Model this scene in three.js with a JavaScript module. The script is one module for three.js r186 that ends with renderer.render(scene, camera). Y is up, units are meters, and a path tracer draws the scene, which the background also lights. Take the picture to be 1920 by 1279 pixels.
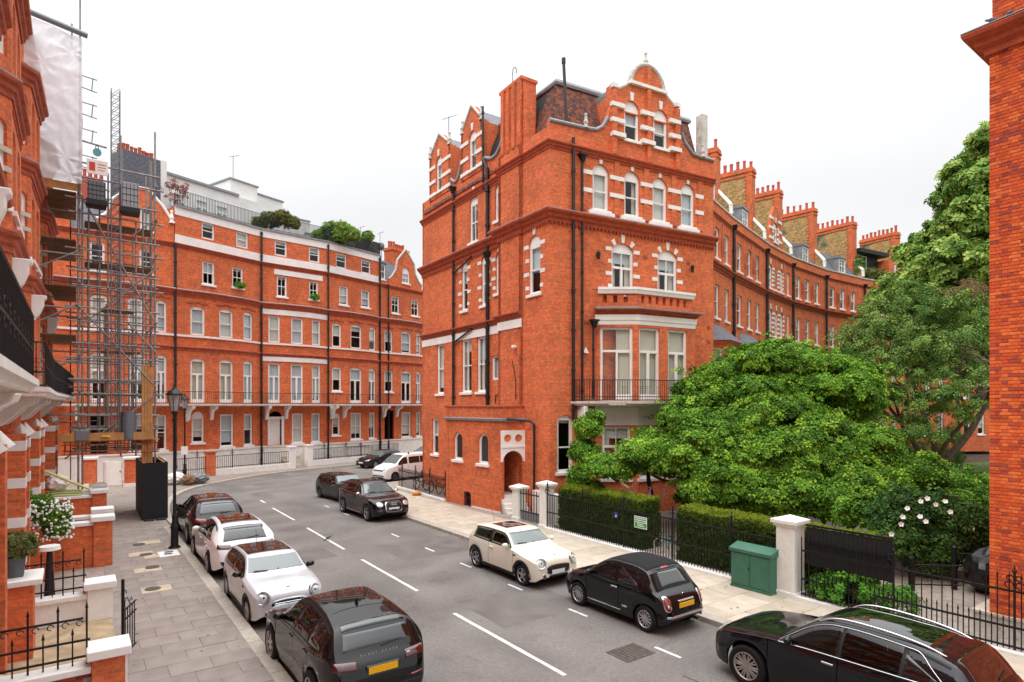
import * as THREE from 'three';
import { mergeGeometries } from 'three/addons/utils/BufferGeometryUtils.js';
import { RoundedBoxGeometry } from 'three/addons/geometries/RoundedBoxGeometry.js';
import { FontLoader } from 'three/addons/loaders/FontLoader.js';
import { TextGeometry } from 'three/addons/geometries/TextGeometry.js';
import { ImprovedNoise } from 'three/addons/math/ImprovedNoise.js';

// ---------------------------------------------------------------- camera, sky, sun, exposure
const scene = new THREE.Scene();
const EYE = 5.2;
const camera = new THREE.PerspectiveCamera(59.02, 1920 / 1279, 0.1, 600);
camera.position.set(0, EYE, 0);
camera.setViewOffset(1920, 1279, 0, -120.5, 1920, 1279);   // level camera with a rising-front lens
camera.updateProjectionMatrix();
scene.add(camera);
const renderer = new THREE.WebGLRenderer({ antialias: true });
renderer.toneMapping = THREE.LinearToneMapping;
renderer.toneMappingExposure = 1.18;
renderer.shadowMap.enabled = true;

const noise = new ImprovedNoise();
{ // overcast sky: brighter overhead than at the horizon, with faint cloud structure
  const w = 512, h = 256, d = new Float32Array(w * h * 4);
  for (let j = 0; j < h; j++) {
    const el = ((j + 0.5) / h - 0.5) * Math.PI, s = Math.sin(el);
    for (let i = 0; i < w; i++) {
      const az = (i + 0.5) / w * 2 * Math.PI;
      const cx = Math.cos(el) * Math.cos(az), cz = Math.cos(el) * Math.sin(az);
      const c = noise.noise(cx * 2.2 + 3, s * 5, cz * 2.2) * 0.5 + noise.noise(cx * 5 + 9, s * 11, cz * 5) * 0.25;
      const up = Math.max(0, s);
      const L = s >= -0.02 ? (0.81 + 3.6 * Math.pow(up, 4)) * (1 + 0.2 * c) : 0.5;
      const k = (j * w + i) * 4;
      d[k] = L * 0.985; d[k + 1] = L * 0.992; d[k + 2] = L * 1.01; d[k + 3] = 1;
    }
  }
  const t = new THREE.DataTexture(d, w, h, THREE.RGBAFormat, THREE.FloatType);
  t.mapping = THREE.EquirectangularReflectionMapping; t.magFilter = THREE.LinearFilter; t.minFilter = THREE.LinearFilter;
  t.wrapS = THREE.RepeatWrapping; t.needsUpdate = true;
  scene.background = t; scene.environment = t;
}
const sun = new THREE.DirectionalLight(0xfff4e6, 0.9);
sun.position.set(-30, 60, 28); sun.target.position.set(0, 0, -25);
sun.castShadow = true; sun.shadow.radius = 30; sun.shadow.mapSize.set(4096, 4096);
Object.assign(sun.shadow.camera, { left: -70, right: 70, top: 70, bottom: -70, near: 1, far: 220 });
scene.add(sun, sun.target);
scene.fog = null;

// ---------------------------------------------------------------- helpers
let seed = 12345;
const rnd = () => { seed = (seed * 1664525 + 1013904223) >>> 0; return seed / 4294967296; };
const rr = (a, b) => a + (b - a) * rnd();
const taken = {};
const numbered = n => { const k = taken[n] = (taken[n] ?? -1) + 1; return k ? n + '_' + String(k).padStart(3, '0') : n; };
const clamp = (x, a, b) => Math.min(b, Math.max(a, x));
const lerp = (a, b, t) => a + (b - a) * t;
// road frame: n metres to the right of the camera's line across the road, t metres along it
const road = (n, t) => [0.81 * n - 0.586 * t, 0.586 * n + 0.81 * t];
const at = ([X, Z], y = 0) => new THREE.Vector3(X, y, -Z);
const ROAD_TURN = Math.atan2(0.81, -0.586);

function prep(g) {                       // position + normal only, not indexed
  if (g.index) g = g.toNonIndexed();
  if (!g.attributes.normal) g.computeVertexNormals();
  const o = new THREE.BufferGeometry();
  o.setAttribute('position', g.attributes.position); o.setAttribute('normal', g.attributes.normal);
  return o;
}
function metreUV(g) {                    // uv in metres, from the way each face points
  const p = g.attributes.position, n = g.attributes.normal, uv = new Float32Array(p.count * 2);
  const a = new THREE.Vector3(), b = new THREE.Vector3(), c = new THREE.Vector3(), m = new THREE.Vector3();
  for (let i = 0; i < p.count; i += 3) {
    a.fromBufferAttribute(p, i); b.fromBufferAttribute(p, i + 1); c.fromBufferAttribute(p, i + 2);
    m.subVectors(b, a).cross(c.clone().sub(a)); const L = m.length() || 1; m.divideScalar(L);
    const hor = Math.hypot(m.x, m.z);
    [a, b, c].forEach((q, k) => {
      let u, v;
      if (hor > 0.6) { u = (q.x * m.z - q.z * m.x) / hor; v = q.y / Math.max(hor, 0.6); } else { u = q.x; v = q.z; }
      uv[(i + k) * 2] = u; uv[(i + k) * 2 + 1] = v;
    });
  }
  g.setAttribute('uv', new THREE.BufferAttribute(uv, 2));
  return g;
}
const merge = list => metreUV(mergeGeometries(list.map(prep)));
function shade(m) { m.castShadow = true; m.receiveShadow = true; return m; }
function obj(name, geos, mat, parent = scene) {
  const g = Array.isArray(geos) ? merge(geos) : geos;
  const m = shade(new THREE.Mesh(g, mat)); m.name = parent === scene ? numbered(name) : name; parent.add(m); return m;
}
function thing(name, label, category, pos = new THREE.Vector3(), turn = 0, group) {
  const g = new THREE.Group(); g.name = numbered(name); g.position.copy(pos); g.rotation.y = turn;
  g.userData = { label, category }; if (group) g.userData.group = group; scene.add(g); return g;
}
function tag(o, label, category, group) { o.userData.label = label; o.userData.category = category; if (group) o.userData.group = group; return o; }
function struct(name, geos, mat) { const m = obj(name, geos, mat); m.userData.kind = 'structure'; return m; }
const stuff = m => { m.userData.kind = 'stuff'; return m; };
const bx = (x0, x1, y0, y1, z0, z1) => new THREE.BoxGeometry(Math.abs(x1 - x0), Math.abs(y1 - y0), Math.abs(z1 - z0)).translate((x0 + x1) / 2, (y0 + y1) / 2, (z0 + z1) / 2);
const rbx = (x0, x1, y0, y1, z0, z1, r = 0.02) => new RoundedBoxGeometry(Math.abs(x1 - x0), Math.abs(y1 - y0), Math.abs(z1 - z0), 2, r).translate((x0 + x1) / 2, (y0 + y1) / 2, (z0 + z1) / 2);
function rod(a, b, r, seg = 6, r2 = r) { // cylinder between two points
  a = a.isVector3 ? a : new THREE.Vector3(...a); b = b.isVector3 ? b : new THREE.Vector3(...b);
  const d = b.clone().sub(a), g = new THREE.CylinderGeometry(r2, r, d.length(), seg);
  g.applyQuaternion(new THREE.Quaternion().setFromUnitVectors(new THREE.Vector3(0, 1, 0), d.normalize()));
  const m = a.clone().add(b).multiplyScalar(0.5); return g.translate(m.x, m.y, m.z);
}
const tube = (pts, r, seg = 6, n = 0) => new THREE.TubeGeometry(new THREE.CatmullRomCurve3(pts.map(p => p.isVector3 ? p : new THREE.Vector3(...p))), n || pts.length * 6, r, seg, false);
const polytube = (pts, r, seg = 6) => mergeGeometries(pts.slice(1).map((p, i) => prep(rod(pts[i], p, r, seg))).concat(pts.slice(1, -1).map(p => prep(new THREE.SphereGeometry(r * 1.02, 6, 5).translate(...p)))));
const lathe = (prof, seg = 12) => new THREE.LatheGeometry(prof.map(p => new THREE.Vector2(p[0], p[1])), seg);
const tri = (verts, idx) => { const g = new THREE.BufferGeometry(); g.setAttribute('position', new THREE.Float32BufferAttribute(verts.flat(), 3)); g.setIndex(idx); const n = g.toNonIndexed(); n.computeVertexNormals(); return n; };
// sweep a profile [[out, y], ...] along a plan path [[x, z], ...]; outward is to the viewer's side of a left-to-right path
function sweep(path, prof, closed = false) {
  const n = path.length, nor = [];
  for (let i = 0; i < n - 1 + (closed ? 1 : 0); i++) { const a = path[i], b = path[(i + 1) % n], L = Math.hypot(b[0] - a[0], b[1] - a[1]); nor.push([-(b[1] - a[1]) / L, (b[0] - a[0]) / L]); }
  const off = (i, d) => {
    const p = closed ? nor[(i - 1 + nor.length) % nor.length] : nor[Math.max(0, i - 1)], q = closed ? nor[i % nor.length] : nor[Math.min(nor.length - 1, i)];
    let mx = p[0] + q[0], mz = p[1] + q[1]; const k = mx * mx + mz * mz; mx *= 2 / k; mz *= 2 / k;
    return [path[i][0] + mx * d, path[i][1] + mz * d];
  };
  const v = [], idx = [], m = prof.length, rings = closed ? n + 1 : n;
  for (let i = 0; i < rings; i++) for (const [d, y] of prof) { const o = off(i % n, d); v.push([o[0], y, o[1]]); }
  for (let i = 0; i < rings - 1; i++) for (let j = 0; j < m; j++) { const k = (j + 1) % m, a = i * m + j, b = i * m + k; idx.push(a, a + m, b, b, a + m, b + m); }
  if (!closed) for (let j = 1; j < m - 1; j++) { idx.push(0, j, j + 1); const e = (n - 1) * m; idx.push(e, e + j + 1, e + j); }
  return tri(v, idx);
}
const band = (path, y0, y1, d, back = -0.02) => sweep(path, [[back, y0], [d, y0], [d, y1], [back, y1]]);
const cornice = (path, y, d, h = 0.55) => sweep(path, [[-0.02, y - h], [d * 0.18, y - h], [d * 0.22, y - h * 0.72], [d * 0.5, y - h * 0.6], [d * 0.55, y - h * 0.35], [d * 0.92, y - h * 0.22], [d, y - h * 0.06], [d * 0.96, y], [-0.02, y + 0.06]]);
function shapeOf(pts) { const s = new THREE.Shape(); pts.forEach((p, i) => i ? s.lineTo(p[0], p[1]) : s.moveTo(p[0], p[1])); return s; }
function archPts(x0, x1, y0, y1, rise, n = 10) { // rectangle with a rounded head inside y0..y1
  const p = [[x0, y0], [x1, y0]];
  if (!rise) return p.concat([[x1, y1], [x0, y1]]);
  const w = (x1 - x0) / 2, cx = (x0 + x1) / 2, R = (w * w + rise * rise) / (2 * rise), cy = y1 - R, a = Math.asin(Math.min(1, w / R)) * (rise > w ? 1 : 1);
  for (let i = 0; i <= n; i++) { const t = a - 2 * a * i / n; p.push([cx + R * Math.sin(t), cy + R * Math.cos(t)]); }
  return p;
}
function ext(pts, holes, depth, z = 0) { // slab with holes, front face at z
  const s = shapeOf(pts); for (const h of holes) s.holes.push(shapeOf(h));
  return new THREE.ExtrudeGeometry(s, { depth, bevelEnabled: false, curveSegments: 6 }).translate(0, 0, z - depth);
}
// ---------------------------------------------------------------- materials
function canvasLike(w, h, fn) { const d = new Uint8Array(w * h * 4); for (let y = 0; y < h; y++) for (let x = 0; x < w; x++) { const c = fn(x, y), k = (y * w + x) * 4; d[k] = clamp(c[0], 0, 255); d[k + 1] = clamp(c[1], 0, 255); d[k + 2] = clamp(c[2], 0, 255); d[k + 3] = 255; } return d; }
function dataTex(w, h, fn, srgb = true, mPerTile = 1) {
  const t = new THREE.DataTexture(canvasLike(w, h, fn), w, h, THREE.RGBAFormat);
  t.wrapS = t.wrapT = THREE.RepeatWrapping; t.magFilter = THREE.LinearFilter; t.minFilter = THREE.LinearMipmapLinearFilter; t.generateMipmaps = true;
  if (srgb) t.colorSpace = THREE.SRGBColorSpace;
  t.repeat.set(1 / (mPerTile[0] ?? mPerTile), 1 / (mPerTile[1] ?? mPerTile)); t.needsUpdate = true; return t;
}
const tile = (x, y, f, P, z = 0) => { // noise that repeats every P units
  const a = x / P * 2 * Math.PI, b = y / P * 2 * Math.PI, r = f * P / (2 * Math.PI);
  return noise.noise(Math.cos(a) * r + 11 + z, Math.sin(a) * r + Math.cos(b) * r * 0.9 + 5, Math.sin(b) * r + 7 + z * 2);
};
const hash = (i, j) => { const s = Math.sin(i * 127.1 + j * 311.7) * 43758.5453; return s - Math.floor(s); };
// brickwork seen from a distance: 5.4 m tile, 24 stretchers by 72 courses
function brickMat(base, vary, mortar, soot, rough = 0.92) {
  const N = 1024, M = 5.4, rows = 72, per = 16;
  const cell = (x, y) => {
    const row = Math.floor(y / N * rows), fy = y / N * rows - row;
    let fx = x / N * per + (row % 2) * 0.25, k = Math.floor(fx); fx -= k; k = (k + per) % per;
    const head = fx > 0.667, id = k * 2 + (head ? 1 : 0), lx = head ? (fx - 0.667) / 0.333 : fx / 0.667;
    return [row, id, lx, fy, head];
  };
  const col = dataTex(N, N, (x, y) => {
    const [row, id, lx, fy, head] = cell(x, y);
    const e = head ? 0.09 : 0.045, inM = fy < 0.15 || lx < e;
    const h1 = hash(row, id), h2 = hash(id + 31, row + 17), big = tile(x / N, y / N, 3, 1) + tile(x / N, y / N, 9, 1, 3) * 0.6, gr = tile(x / N, y / N, 70, 1, 9);
    const v = 1 + (h1 - 0.5) * vary + big * 0.14 + (hash(row, 91) - 0.5) * 0.07 + tile(x / N, y / N, 22, 1, 6) * 0.1 + gr * 0.12 - (h2 > 0.9 ? 0.09 : 0);
    const s = Math.max(0, big - 0.15) * soot;
    const c = inM ? mortar : base;
    const w = inM ? 1 + big * 0.12 : v;
    return [c[0] * w * (1 - s), c[1] * w * (1 - s * 0.7) + (inM ? 0 : (h2 - 0.5) * 14), c[2] * w * (1 - s * 0.4) + (inM ? 0 : (h2 - 0.5) * 8)];
  }, true, M);
  const bump = dataTex(N, N, (x, y) => { const [, , lx, fy, head] = cell(x, y); const v = fy < 0.15 || lx < (head ? 0.09 : 0.045) ? 60 : 200 + tile(x / N, y / N, 60, 1) * 50; return [v, v, v]; }, false, M);
  return new THREE.MeshStandardMaterial({ map: col, bumpMap: bump, bumpScale: 0.006, roughness: rough });
}
function speckle(c, amp, N, M, f1, f2, opts = {}, spots = 0) {
  const t = dataTex(N, N, (x, y) => { const b = tile(x / N, y / N, f1, 1), g = tile(x / N, y / N, f2, 1, 4), h = hash(x, y) - 0.5; let v = 1 + amp * (b * 0.8 + g * 0.5 + h * 0.35); if (spots && tile(x / N, y / N, f1 * 3.1, 1, 8) > 0.42) v -= spots; return [c[0] * v, c[1] * v, c[2] * v]; }, true, M);
  return new THREE.MeshStandardMaterial({ map: t, roughness: 0.9, ...opts });
}
const S = (hex, rough = 0.8, o = {}) => new THREE.MeshStandardMaterial({ color: hex, roughness: rough, ...o });
const M = {
  brick: brickMat([212, 106, 61], 0.17, [188, 116, 84], 0.14),
  brickYellow: brickMat([178, 142, 88], 0.42, [158, 140, 110], 0.9),
  terracotta: speckle([176, 80, 50], 0.22, 256, 1.7, 6, 40, { roughness: 0.8 }),
  moulding: speckle([164, 82, 58], 0.25, 256, 1.3, 5, 40),
  lead: speckle([140, 143, 148], 0.14, 256, 2, 4, 30, { roughness: 0.6, metalness: 0.2 }),
  white: speckle([236, 235, 232], 0.05, 256, 2.3, 4, 30, { roughness: 0.55 }),
  whiteWorn: speckle([232, 230, 225], 0.06, 256, 1.9, 5, 36, { roughness: 0.7 }, 0.03),
  stone: speckle([196, 192, 184], 0.16, 256, 1.7, 5, 36, { roughness: 0.85 }, 0.14),
  render: speckle([226, 227, 224], 0.06, 256, 2.9, 3, 30, { roughness: 0.9 }),
  slate: speckle([92, 94, 104], 0.3, 256, 1.3, 9, 40, { roughness: 0.6 }),
  clay: speckle([178, 88, 66], 0.25, 128, 0.9, 5, 30),
  tileA: speckle([104, 66, 54], 0.4, 128, 0.5, 6, 30), tileB: speckle([78, 54, 50], 0.4, 128, 0.6, 6, 30), tileC: speckle([132, 74, 52], 0.3, 128, 0.7, 6, 30),
  iron: S(0x17171a, 0.45, { metalness: 0.3 }), ironMatt: S(0x1d1d20, 0.7), pipe: S(0x1c1d22, 0.45), room: S(0x9b9286, 1),
  steel: speckle([146, 142, 138], 0.25, 128, 1.3, 6, 30, { roughness: 0.55, metalness: 0.3 }), zinc: S(0x7e8286, 0.5, { metalness: 0.5 }),
  timber: speckle([186, 136, 84], 0.2, 256, 1.1, 4, 50, { roughness: 0.85 }), board: speckle([120, 92, 66], 0.3, 256, 1.1, 4, 50),
  blind: S(0xd9d8d2, 0.9), blindBlue: S(0xc4cdd2, 0.9), curtain: S(0xcfc6b4, 0.95), curtainDark: S(0x6b6660, 0.95),
  glass: new THREE.MeshPhysicalMaterial({ color: 0xf2f7f7, transmission: 1, thickness: 0, roughness: 0.02, ior: 1.5 }),
  leaded: new THREE.MeshPhysicalMaterial({ color: 0x23262b, roughness: 0.15 }),
  asphalt: speckle([120, 115, 111], 0.2, 1024, 7.3, 5, 120, { roughness: 0.93 }, 0.05),
  asphaltPatch: speckle([111, 106, 102], 0.16, 512, 3.1, 5, 90, { roughness: 0.93 }),
  kerb: speckle([176, 168, 156], 0.16, 256, 1.3, 5, 50, { roughness: 0.9 }, 0.06),
  paint: speckle([228, 226, 220], 0.12, 256, 0.8, 7, 50, { roughness: 0.8 }, 0.16),
  flagA: speckle([144, 134, 127], 0.13, 256, 1.7, 4, 60), flagB: speckle([141, 131, 124], 0.14, 256, 1.9, 5, 60), flagC: speckle([147, 137, 129], 0.13, 256, 2.1, 4, 60), flagPale: speckle([190, 174, 150], 0.12, 256, 1.4, 5, 60),
  yorkA: speckle([190, 179, 161], 0.11, 256, 2.3, 4, 50), yorkB: speckle([183, 171, 153], 0.12, 256, 2.0, 5, 50), yorkC: speckle([196, 185, 167], 0.10, 256, 1.8, 5, 50),
  joint: speckle([156, 145, 135], 0.2, 256, 1.1, 6, 60), soil: speckle([70, 56, 42], 0.4, 256, 1.5, 6, 50), gravel: speckle([172, 152, 122], 0.25, 512, 2.1, 6, 90),
  lawn: speckle([96, 128, 52], 0.35, 512, 2.3, 6, 90), redPave: speckle([170, 96, 80], 0.22, 256, 1.3, 6, 50), manhole: speckle([96, 88, 80], 0.25, 128, 0.6, 6, 40, { metalness: 0.3, roughness: 0.7 }),
  bark: speckle([82, 66, 54], 0.4, 256, 0.9, 6, 50), twig: S(0x8d7f72, 0.95),
  black: S(0x111114, 0.6), rubber: S(0x1b1b1c, 0.85), green: speckle([58, 108, 88], 0.12, 256, 1.2, 4, 40, { roughness: 0.55 }), hoard: S(0x1e1f24, 0.85),
};
M.brickDeep = M.brickDark = M.brick;
// ---------------------------------------------------------------- ground, road, pavements
const RT = Math.atan2(0.586, 0.81);            // turn of the straight part of the road: local x = n, local z = -t
const PAV = 0.06, RD = -0.06;
function sheet(pts, y, mat, name, kind = 'structure') { // pts in [X, Z]
  const g = new THREE.ShapeGeometry(shapeOf(pts)).rotateX(-Math.PI / 2).translate(0, y, 0);
  const m = obj(name, [g], mat); m.userData.kind = kind; return m;
}
function slab(pts, y0, y1, mat, name) {
  const g = new THREE.ExtrudeGeometry(shapeOf(pts), { depth: y1 - y0, bevelEnabled: false }).rotateX(-Math.PI / 2).translate(0, y0, 0);
  return struct(name, [g], mat);
}
sheet([[-250, -120], [250, -120], [250, 400], [-250, 400]], -0.35, M.soil, 'ground');
sheet([[30, -30], [-70, -30], [-70, 90], [30, 90]], RD, M.asphalt, 'road');
const smooth = (pts, n) => new THREE.CatmullRomCurve3(pts.map(p => new THREE.Vector3(p[0], 0, p[1]))).getPoints(n).map(v => [v.x, v.z]);
// kerb lines (outer edge of the kerb stones)
const KL0 = -9, KL1 = 30, KR0 = -9, KR1 = 32;
const leftCurve = smooth([road(3.3, KL1), road(3.35, 33), [-19.3, 33.9], [-20.15, 37.4], [-20.0, 40.4], [-18.4, 45.9], [-14, 52.4], [-9, 58.2], [2, 70]], 48);
const rightCurve = smooth([road(12.35, KR1), [-9.9, 35.4], [-9.7, 37.6], [-8.4, 39.5], [-3, 45.5], [8, 58]], 30);
slab([road(-2.6, KL0), road(3.2, KL0), ...leftCurve.map(p => [p[0] - 0.05, p[1]]), [-30, 75], [-45, 45]], -0.3, PAV - 0.012, M.joint, 'left_pavement');
slab([road(12.45, KR0), road(12.45, KR1), ...rightCurve.slice(1).map(p => [p[0] + 0.06, p[1]]), [16, 54], road(16.9, KR0)], -0.3, PAV - 0.012, M.joint, 'right_pavement');
{ // far pavement beyond the bend, laid as plain flag surface
  const inner = leftCurve.map((p, i) => { const q = leftCurve[Math.min(i + 1, 48)], r = leftCurve[Math.max(0, i - 1)], dx = q[0] - r[0], dz = q[1] - r[1], L = Math.hypot(dx, dz); return [p[0] - dz / L * 3.2, p[1] + dx / L * 3.2]; });
  sheet([...leftCurve.map(p => [p[0] - 0.3, p[1] + 0.05]), ...inner.reverse()], PAV - 0.004, M.flagC, 'far_pavement');
}
{ // kerb stones: one mesh each along the straight part, a swept kerb round the bends
  const pav = scene.getObjectByName('left_pavement'), pavR = scene.getObjectByName('right_pavement');
  const stone = rbx(-0.15, 0.15, -0.25, PAV, -0.452, 0.452, 0.02), gs = metreUV(prep(stone));
  const put = (n, t, parent) => { const m = shade(new THREE.Mesh(gs, M.kerb)); m.name = 'kerb_stone'; const p = at(road(n, t), rr(-0.006, 0.006)); m.position.copy(p); m.rotation.y = RT + rr(-0.004, 0.004); parent.add(m); };
  for (let t = -3; t < KL1 - 0.4; t += 0.915) put(3.15, t, pav);
  for (let t = -1; t < KR1 - 0.4; t += 0.915) put(12.5, t, pavR);
  const kp = p => p.map(q => [q[0], -q[1]]);
  obj('kerb', [sweep(kp(leftCurve).slice().reverse(), [[-0.3, -0.2], [0, -0.2], [0, PAV], [-0.3, PAV]])], M.kerb, pav);
  obj('kerb', [sweep(kp(rightCurve), [[-0.3, -0.2], [0, -0.2], [0, PAV], [-0.3, PAV]])], M.kerb, pavR);
  // paving slabs, one mesh each
  const gcache = {};
  const flag = (w, l) => gcache[w.toFixed(2) + l] ??= metreUV(prep(rbx(-w / 2 + 0.005, w / 2 - 0.005, -0.05, 0, -l / 2 + 0.005, l / 2 - 0.005, 0.006)));
  const lay = (n, t, w, l, mat, parent) => { const m = shade(new THREE.Mesh(flag(w, l), mat)); m.name = 'paving_slab'; m.position.copy(at(road(n, t), PAV + rr(-0.003, 0.003))); m.rotation.y = RT; parent.add(m); };
  const fl = [M.flagA, M.flagB, M.flagC];
  for (let t = 0.3, r = 0; t < 36; t += 0.62, r++) {
    const cuts = r % 2 ? [0.7, 1.45, 2.2, 3.0] : [0.7, 1.1, 1.85, 2.6, 3.0];
    for (let i = 0; i < cuts.length - 1; i++) {
      const n = (cuts[i] + cuts[i + 1]) / 2, hatch = [19.56, 22.21, 24.19, 26.14].some(q => Math.abs(q - t) < 0.5) && Math.abs(n - 1.9) < 0.42 && Math.abs([19.56, 22.21, 24.19, 26.14].reduce((a, q) => Math.abs(q - t) < Math.abs(a - t) ? q : a) - t) < 0.33;
      if (t > 30 && n > 2.6) continue;
      lay(n, t, cuts[i + 1] - cuts[i], 0.62, hatch ? M.flagPale : fl[Math.floor(rnd() * 3)], pav);
    }
  }
  const yk = [M.yorkA, M.yorkB, M.yorkC];
  for (let t = 2, r = 0; t < 35; t += 0.9, r++) {
    const cuts = r % 2 ? [12.65, 13.45, 14.35, 15.1, 15.75] : [12.65, 13.1, 13.9, 14.7, 15.75];
    for (let i = 0; i < cuts.length - 1; i++) if (!(t > 32 && i < 1)) lay((cuts[i] + cuts[i + 1]) / 2, t, cuts[i + 1] - cuts[i], 0.9, yk[Math.floor(rnd() * 3)], pavR);
  }
}
function marking(n0, t0, n1, t1, w, name) {
  const a = road(n0, t0), b = road(n1, t1), L = Math.hypot(a[0] - b[0], a[1] - b[1]);
  const s = new THREE.Shape(), k = 14;
  for (let i = 0; i <= k; i++) s[i ? 'lineTo' : 'moveTo'](-w / 2 + rr(-0.006, 0.006), -L / 2 + L * i / k);
  for (let i = k; i >= 0; i--) s.lineTo(w / 2 + rr(-0.006, 0.006), -L / 2 + L * i / k);
  const m = obj(name, [new THREE.ShapeGeometry(s).rotateX(-Math.PI / 2)], M.paint); m.userData.kind = 'structure';
  m.position.copy(at([(a[0] + b[0]) / 2, (a[1] + b[1]) / 2], RD + 0.005)); m.rotation.y = Math.atan2(b[0] - a[0], -(b[1] - a[1])) + Math.PI;
  return m;
}
for (const [n0, t0, n1, t1] of [[7.72, 4.6, 7.7, 0.4], [7.74, 13.2, 7.72, 8.9], [7.89, 19.65, 7.83, 15.4], [8.03, 26.1, 7.93, 21.4], [8.15, 32.2, 8.1, 28.2], [8.27, 35.2, 8.25, 34.1]]) marking(n0, t0, n1, t1, 0.1, 'centre_line_dash');
for (const [n, t] of [[10.2, 8.45], [10.31, 11.4], [10.28, 14.05], [10.38, 16.95], [10.44, 19.55], [10.45, 22.5], [10.56, 28.2], [10.56, 31], [10.2, 5.6]]) marking(n, t + 0.35, n, t - 0.35, 0.08, 'parking_bay_dash');
{ // repairs in the asphalt
  const patch = (n0, n1, t0, t1, mat, y) => { const m = obj('asphalt_patch', [new THREE.ShapeGeometry(shapeOf([[n0, t0], [n1, t0 + 0.05], [n1 - 0.04, t1], [n0 + 0.03, t1 + 0.04]])).rotateX(-Math.PI / 2)], mat); m.rotation.y = RT; m.position.y = y; m.userData.kind = 'structure'; };
  patch(8.2, 10.9, 11.6, 13.9, M.asphaltPatch, RD + 0.003); patch(9.0, 12.3, 18.6, 21.2, M.asphaltPatch, RD + 0.003); patch(3.6, 4.6, 8, 30, M.asphaltPatch, RD + 0.0025);
  patch(8.4, 9.3, 36.5, 38.4, M.asphaltPatch, RD + 0.003); patch(5.2, 7.2, 1, 6.5, M.asphaltPatch, RD + 0.003); patch(5.0, 5.55, 12, 34, M.asphaltPatch, RD + 0.0035); patch(6.2, 7.4, 20.5, 22.2, M.asphaltPatch, RD + 0.003);
  // poured tar lines over old cracks, and leaves blown into the gutters
  const tar = []; for (const [n0, t0, n1, t1] of [[9.2, 24.5, 12.2, 25.2], [8.9, 3.5, 9.6, 7.5]]) { let p = [n0, t0]; const k = 16; for (let i = 1; i <= k; i++) { const q = [lerp(n0, n1, i / k) + rr(-0.07, 0.07), lerp(t0, t1, i / k) + rr(-0.07, 0.07)], dx = q[0] - p[0], dt = q[1] - p[1], l = Math.hypot(dx, dt), w = rr(0.006, 0.016); tar.push(tri([[p[0] - dt / l * w, 0, -(p[1] + dx / l * w)], [p[0] + dt / l * w, 0, -(p[1] - dx / l * w)], [q[0] + dt / l * w, 0, -(q[1] - dx / l * w)], [q[0] - dt / l * w, 0, -(q[1] + dx / l * w)]], [0, 1, 2, 0, 2, 3])); p = q; } }
  const tm = obj('tar_seams', tar, S(0x4a4745, 0.8)); tm.rotation.y = RT; tm.position.y = RD + 0.006; tm.userData.kind = 'structure';
  const lg = tri([[0, 0, 0], [0.03, 0.012, 0.018], [0.07, 0.004, 0], [0.03, 0.012, -0.018]], [0, 1, 2, 0, 2, 3]), im = new THREE.InstancedMesh(metreUV(lg), S(0xffffff, 0.9, { side: THREE.DoubleSide }), 620); im.name = 'fallen_leaves'; im.userData.kind = 'stuff'; const d = new THREE.Object3D();
  for (let i = 0; i < 620; i++) { const e = rnd(), n = e < 0.45 ? 3.35 + rnd() ** 2 * 0.8 : e < 0.75 ? 12.3 - rnd() ** 2 * 0.9 : e < 0.88 ? rr(0.8, 3) : rr(12.7, 15.6); d.position.copy(at(road(n, rr(6, 34)), (n > 3.3 && n < 12.35 ? RD : PAV) + 0.008)); d.rotation.set(rr(-0.2, 0.2), rr(0, 6.28), rr(-0.2, 0.2)); d.scale.setScalar(rr(0.6, 1.5)); d.updateMatrix(); im.setMatrixAt(i, d.matrix); im.setColorAt(i, new THREE.Color().setRGB(rr(0.2, 0.45), rr(0.12, 0.26), rr(0.03, 0.09))); } scene.add(im);
}
function disc(name, label, cat, n, t, r, y, mat, group, sq = 0) {
  const th = thing(name, label, cat, at(road(n, t), y), RT, group);
  obj('cover', [sq ? rbx(-r, r, -0.01, 0.006, -sq, sq, 0.004) : new THREE.CylinderGeometry(r, r, 0.016, 28)], mat, th);
  const ribs = []; for (let i = -3; i <= 3; i++) { const q = sq ? sq * 0.85 : Math.sqrt(Math.max(0.001, r * r * 0.75 - (i * r / 4) ** 2)); ribs.push(bx(i * r / 4 - 0.008, i * r / 4 + 0.008, 0.006, 0.014, -q, q)); }
  obj('ribs', ribs, M.manhole, th); return th;
}
for (const [n, t] of [[1.74, 19.56], [1.96, 22.2], [1.96, 24.2], [1.88, 26.1]]) disc('manhole_cover', 'round brown coal hole cover set in a pale paving slab', 'manhole cover', n, t, 0.2, PAV + 0.006, M.manhole, 'coal hole covers along the left pavement');
disc('road_hatch', 'rusty square inspection cover in the road behind the soft-top hatchback', 'manhole cover', 9.55, 8.9, 0.42, RD + 0.008, M.manhole, null, 0.32);
function hydrant(n, t, label) {
  const th = thing('utility_cover', label, 'utility cover', at(road(n, t), PAV + 0.004), RT);
  obj('surround', [rbx(-0.3, 0.3, -0.01, 0.006, -0.45, 0.45, 0.004)], M.whiteWorn, th);
  obj('lid', [rbx(-0.15, 0.1, 0, 0.012, -0.02, 0.18, 0.004)], S(0x4a4f60, 0.6), th); obj('lid', [rbx(-0.1, 0.16, 0, 0.012, -0.34, -0.12, 0.004)], S(0x4a4f60, 0.6), th);
}
hydrant(2.62, 11.0, 'pale utility cover with two dark lids beside the kerb near the black SUV');
hydrant(2.6, 23.9, 'white utility cover in the pavement at the foot of the lamp post');
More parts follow.
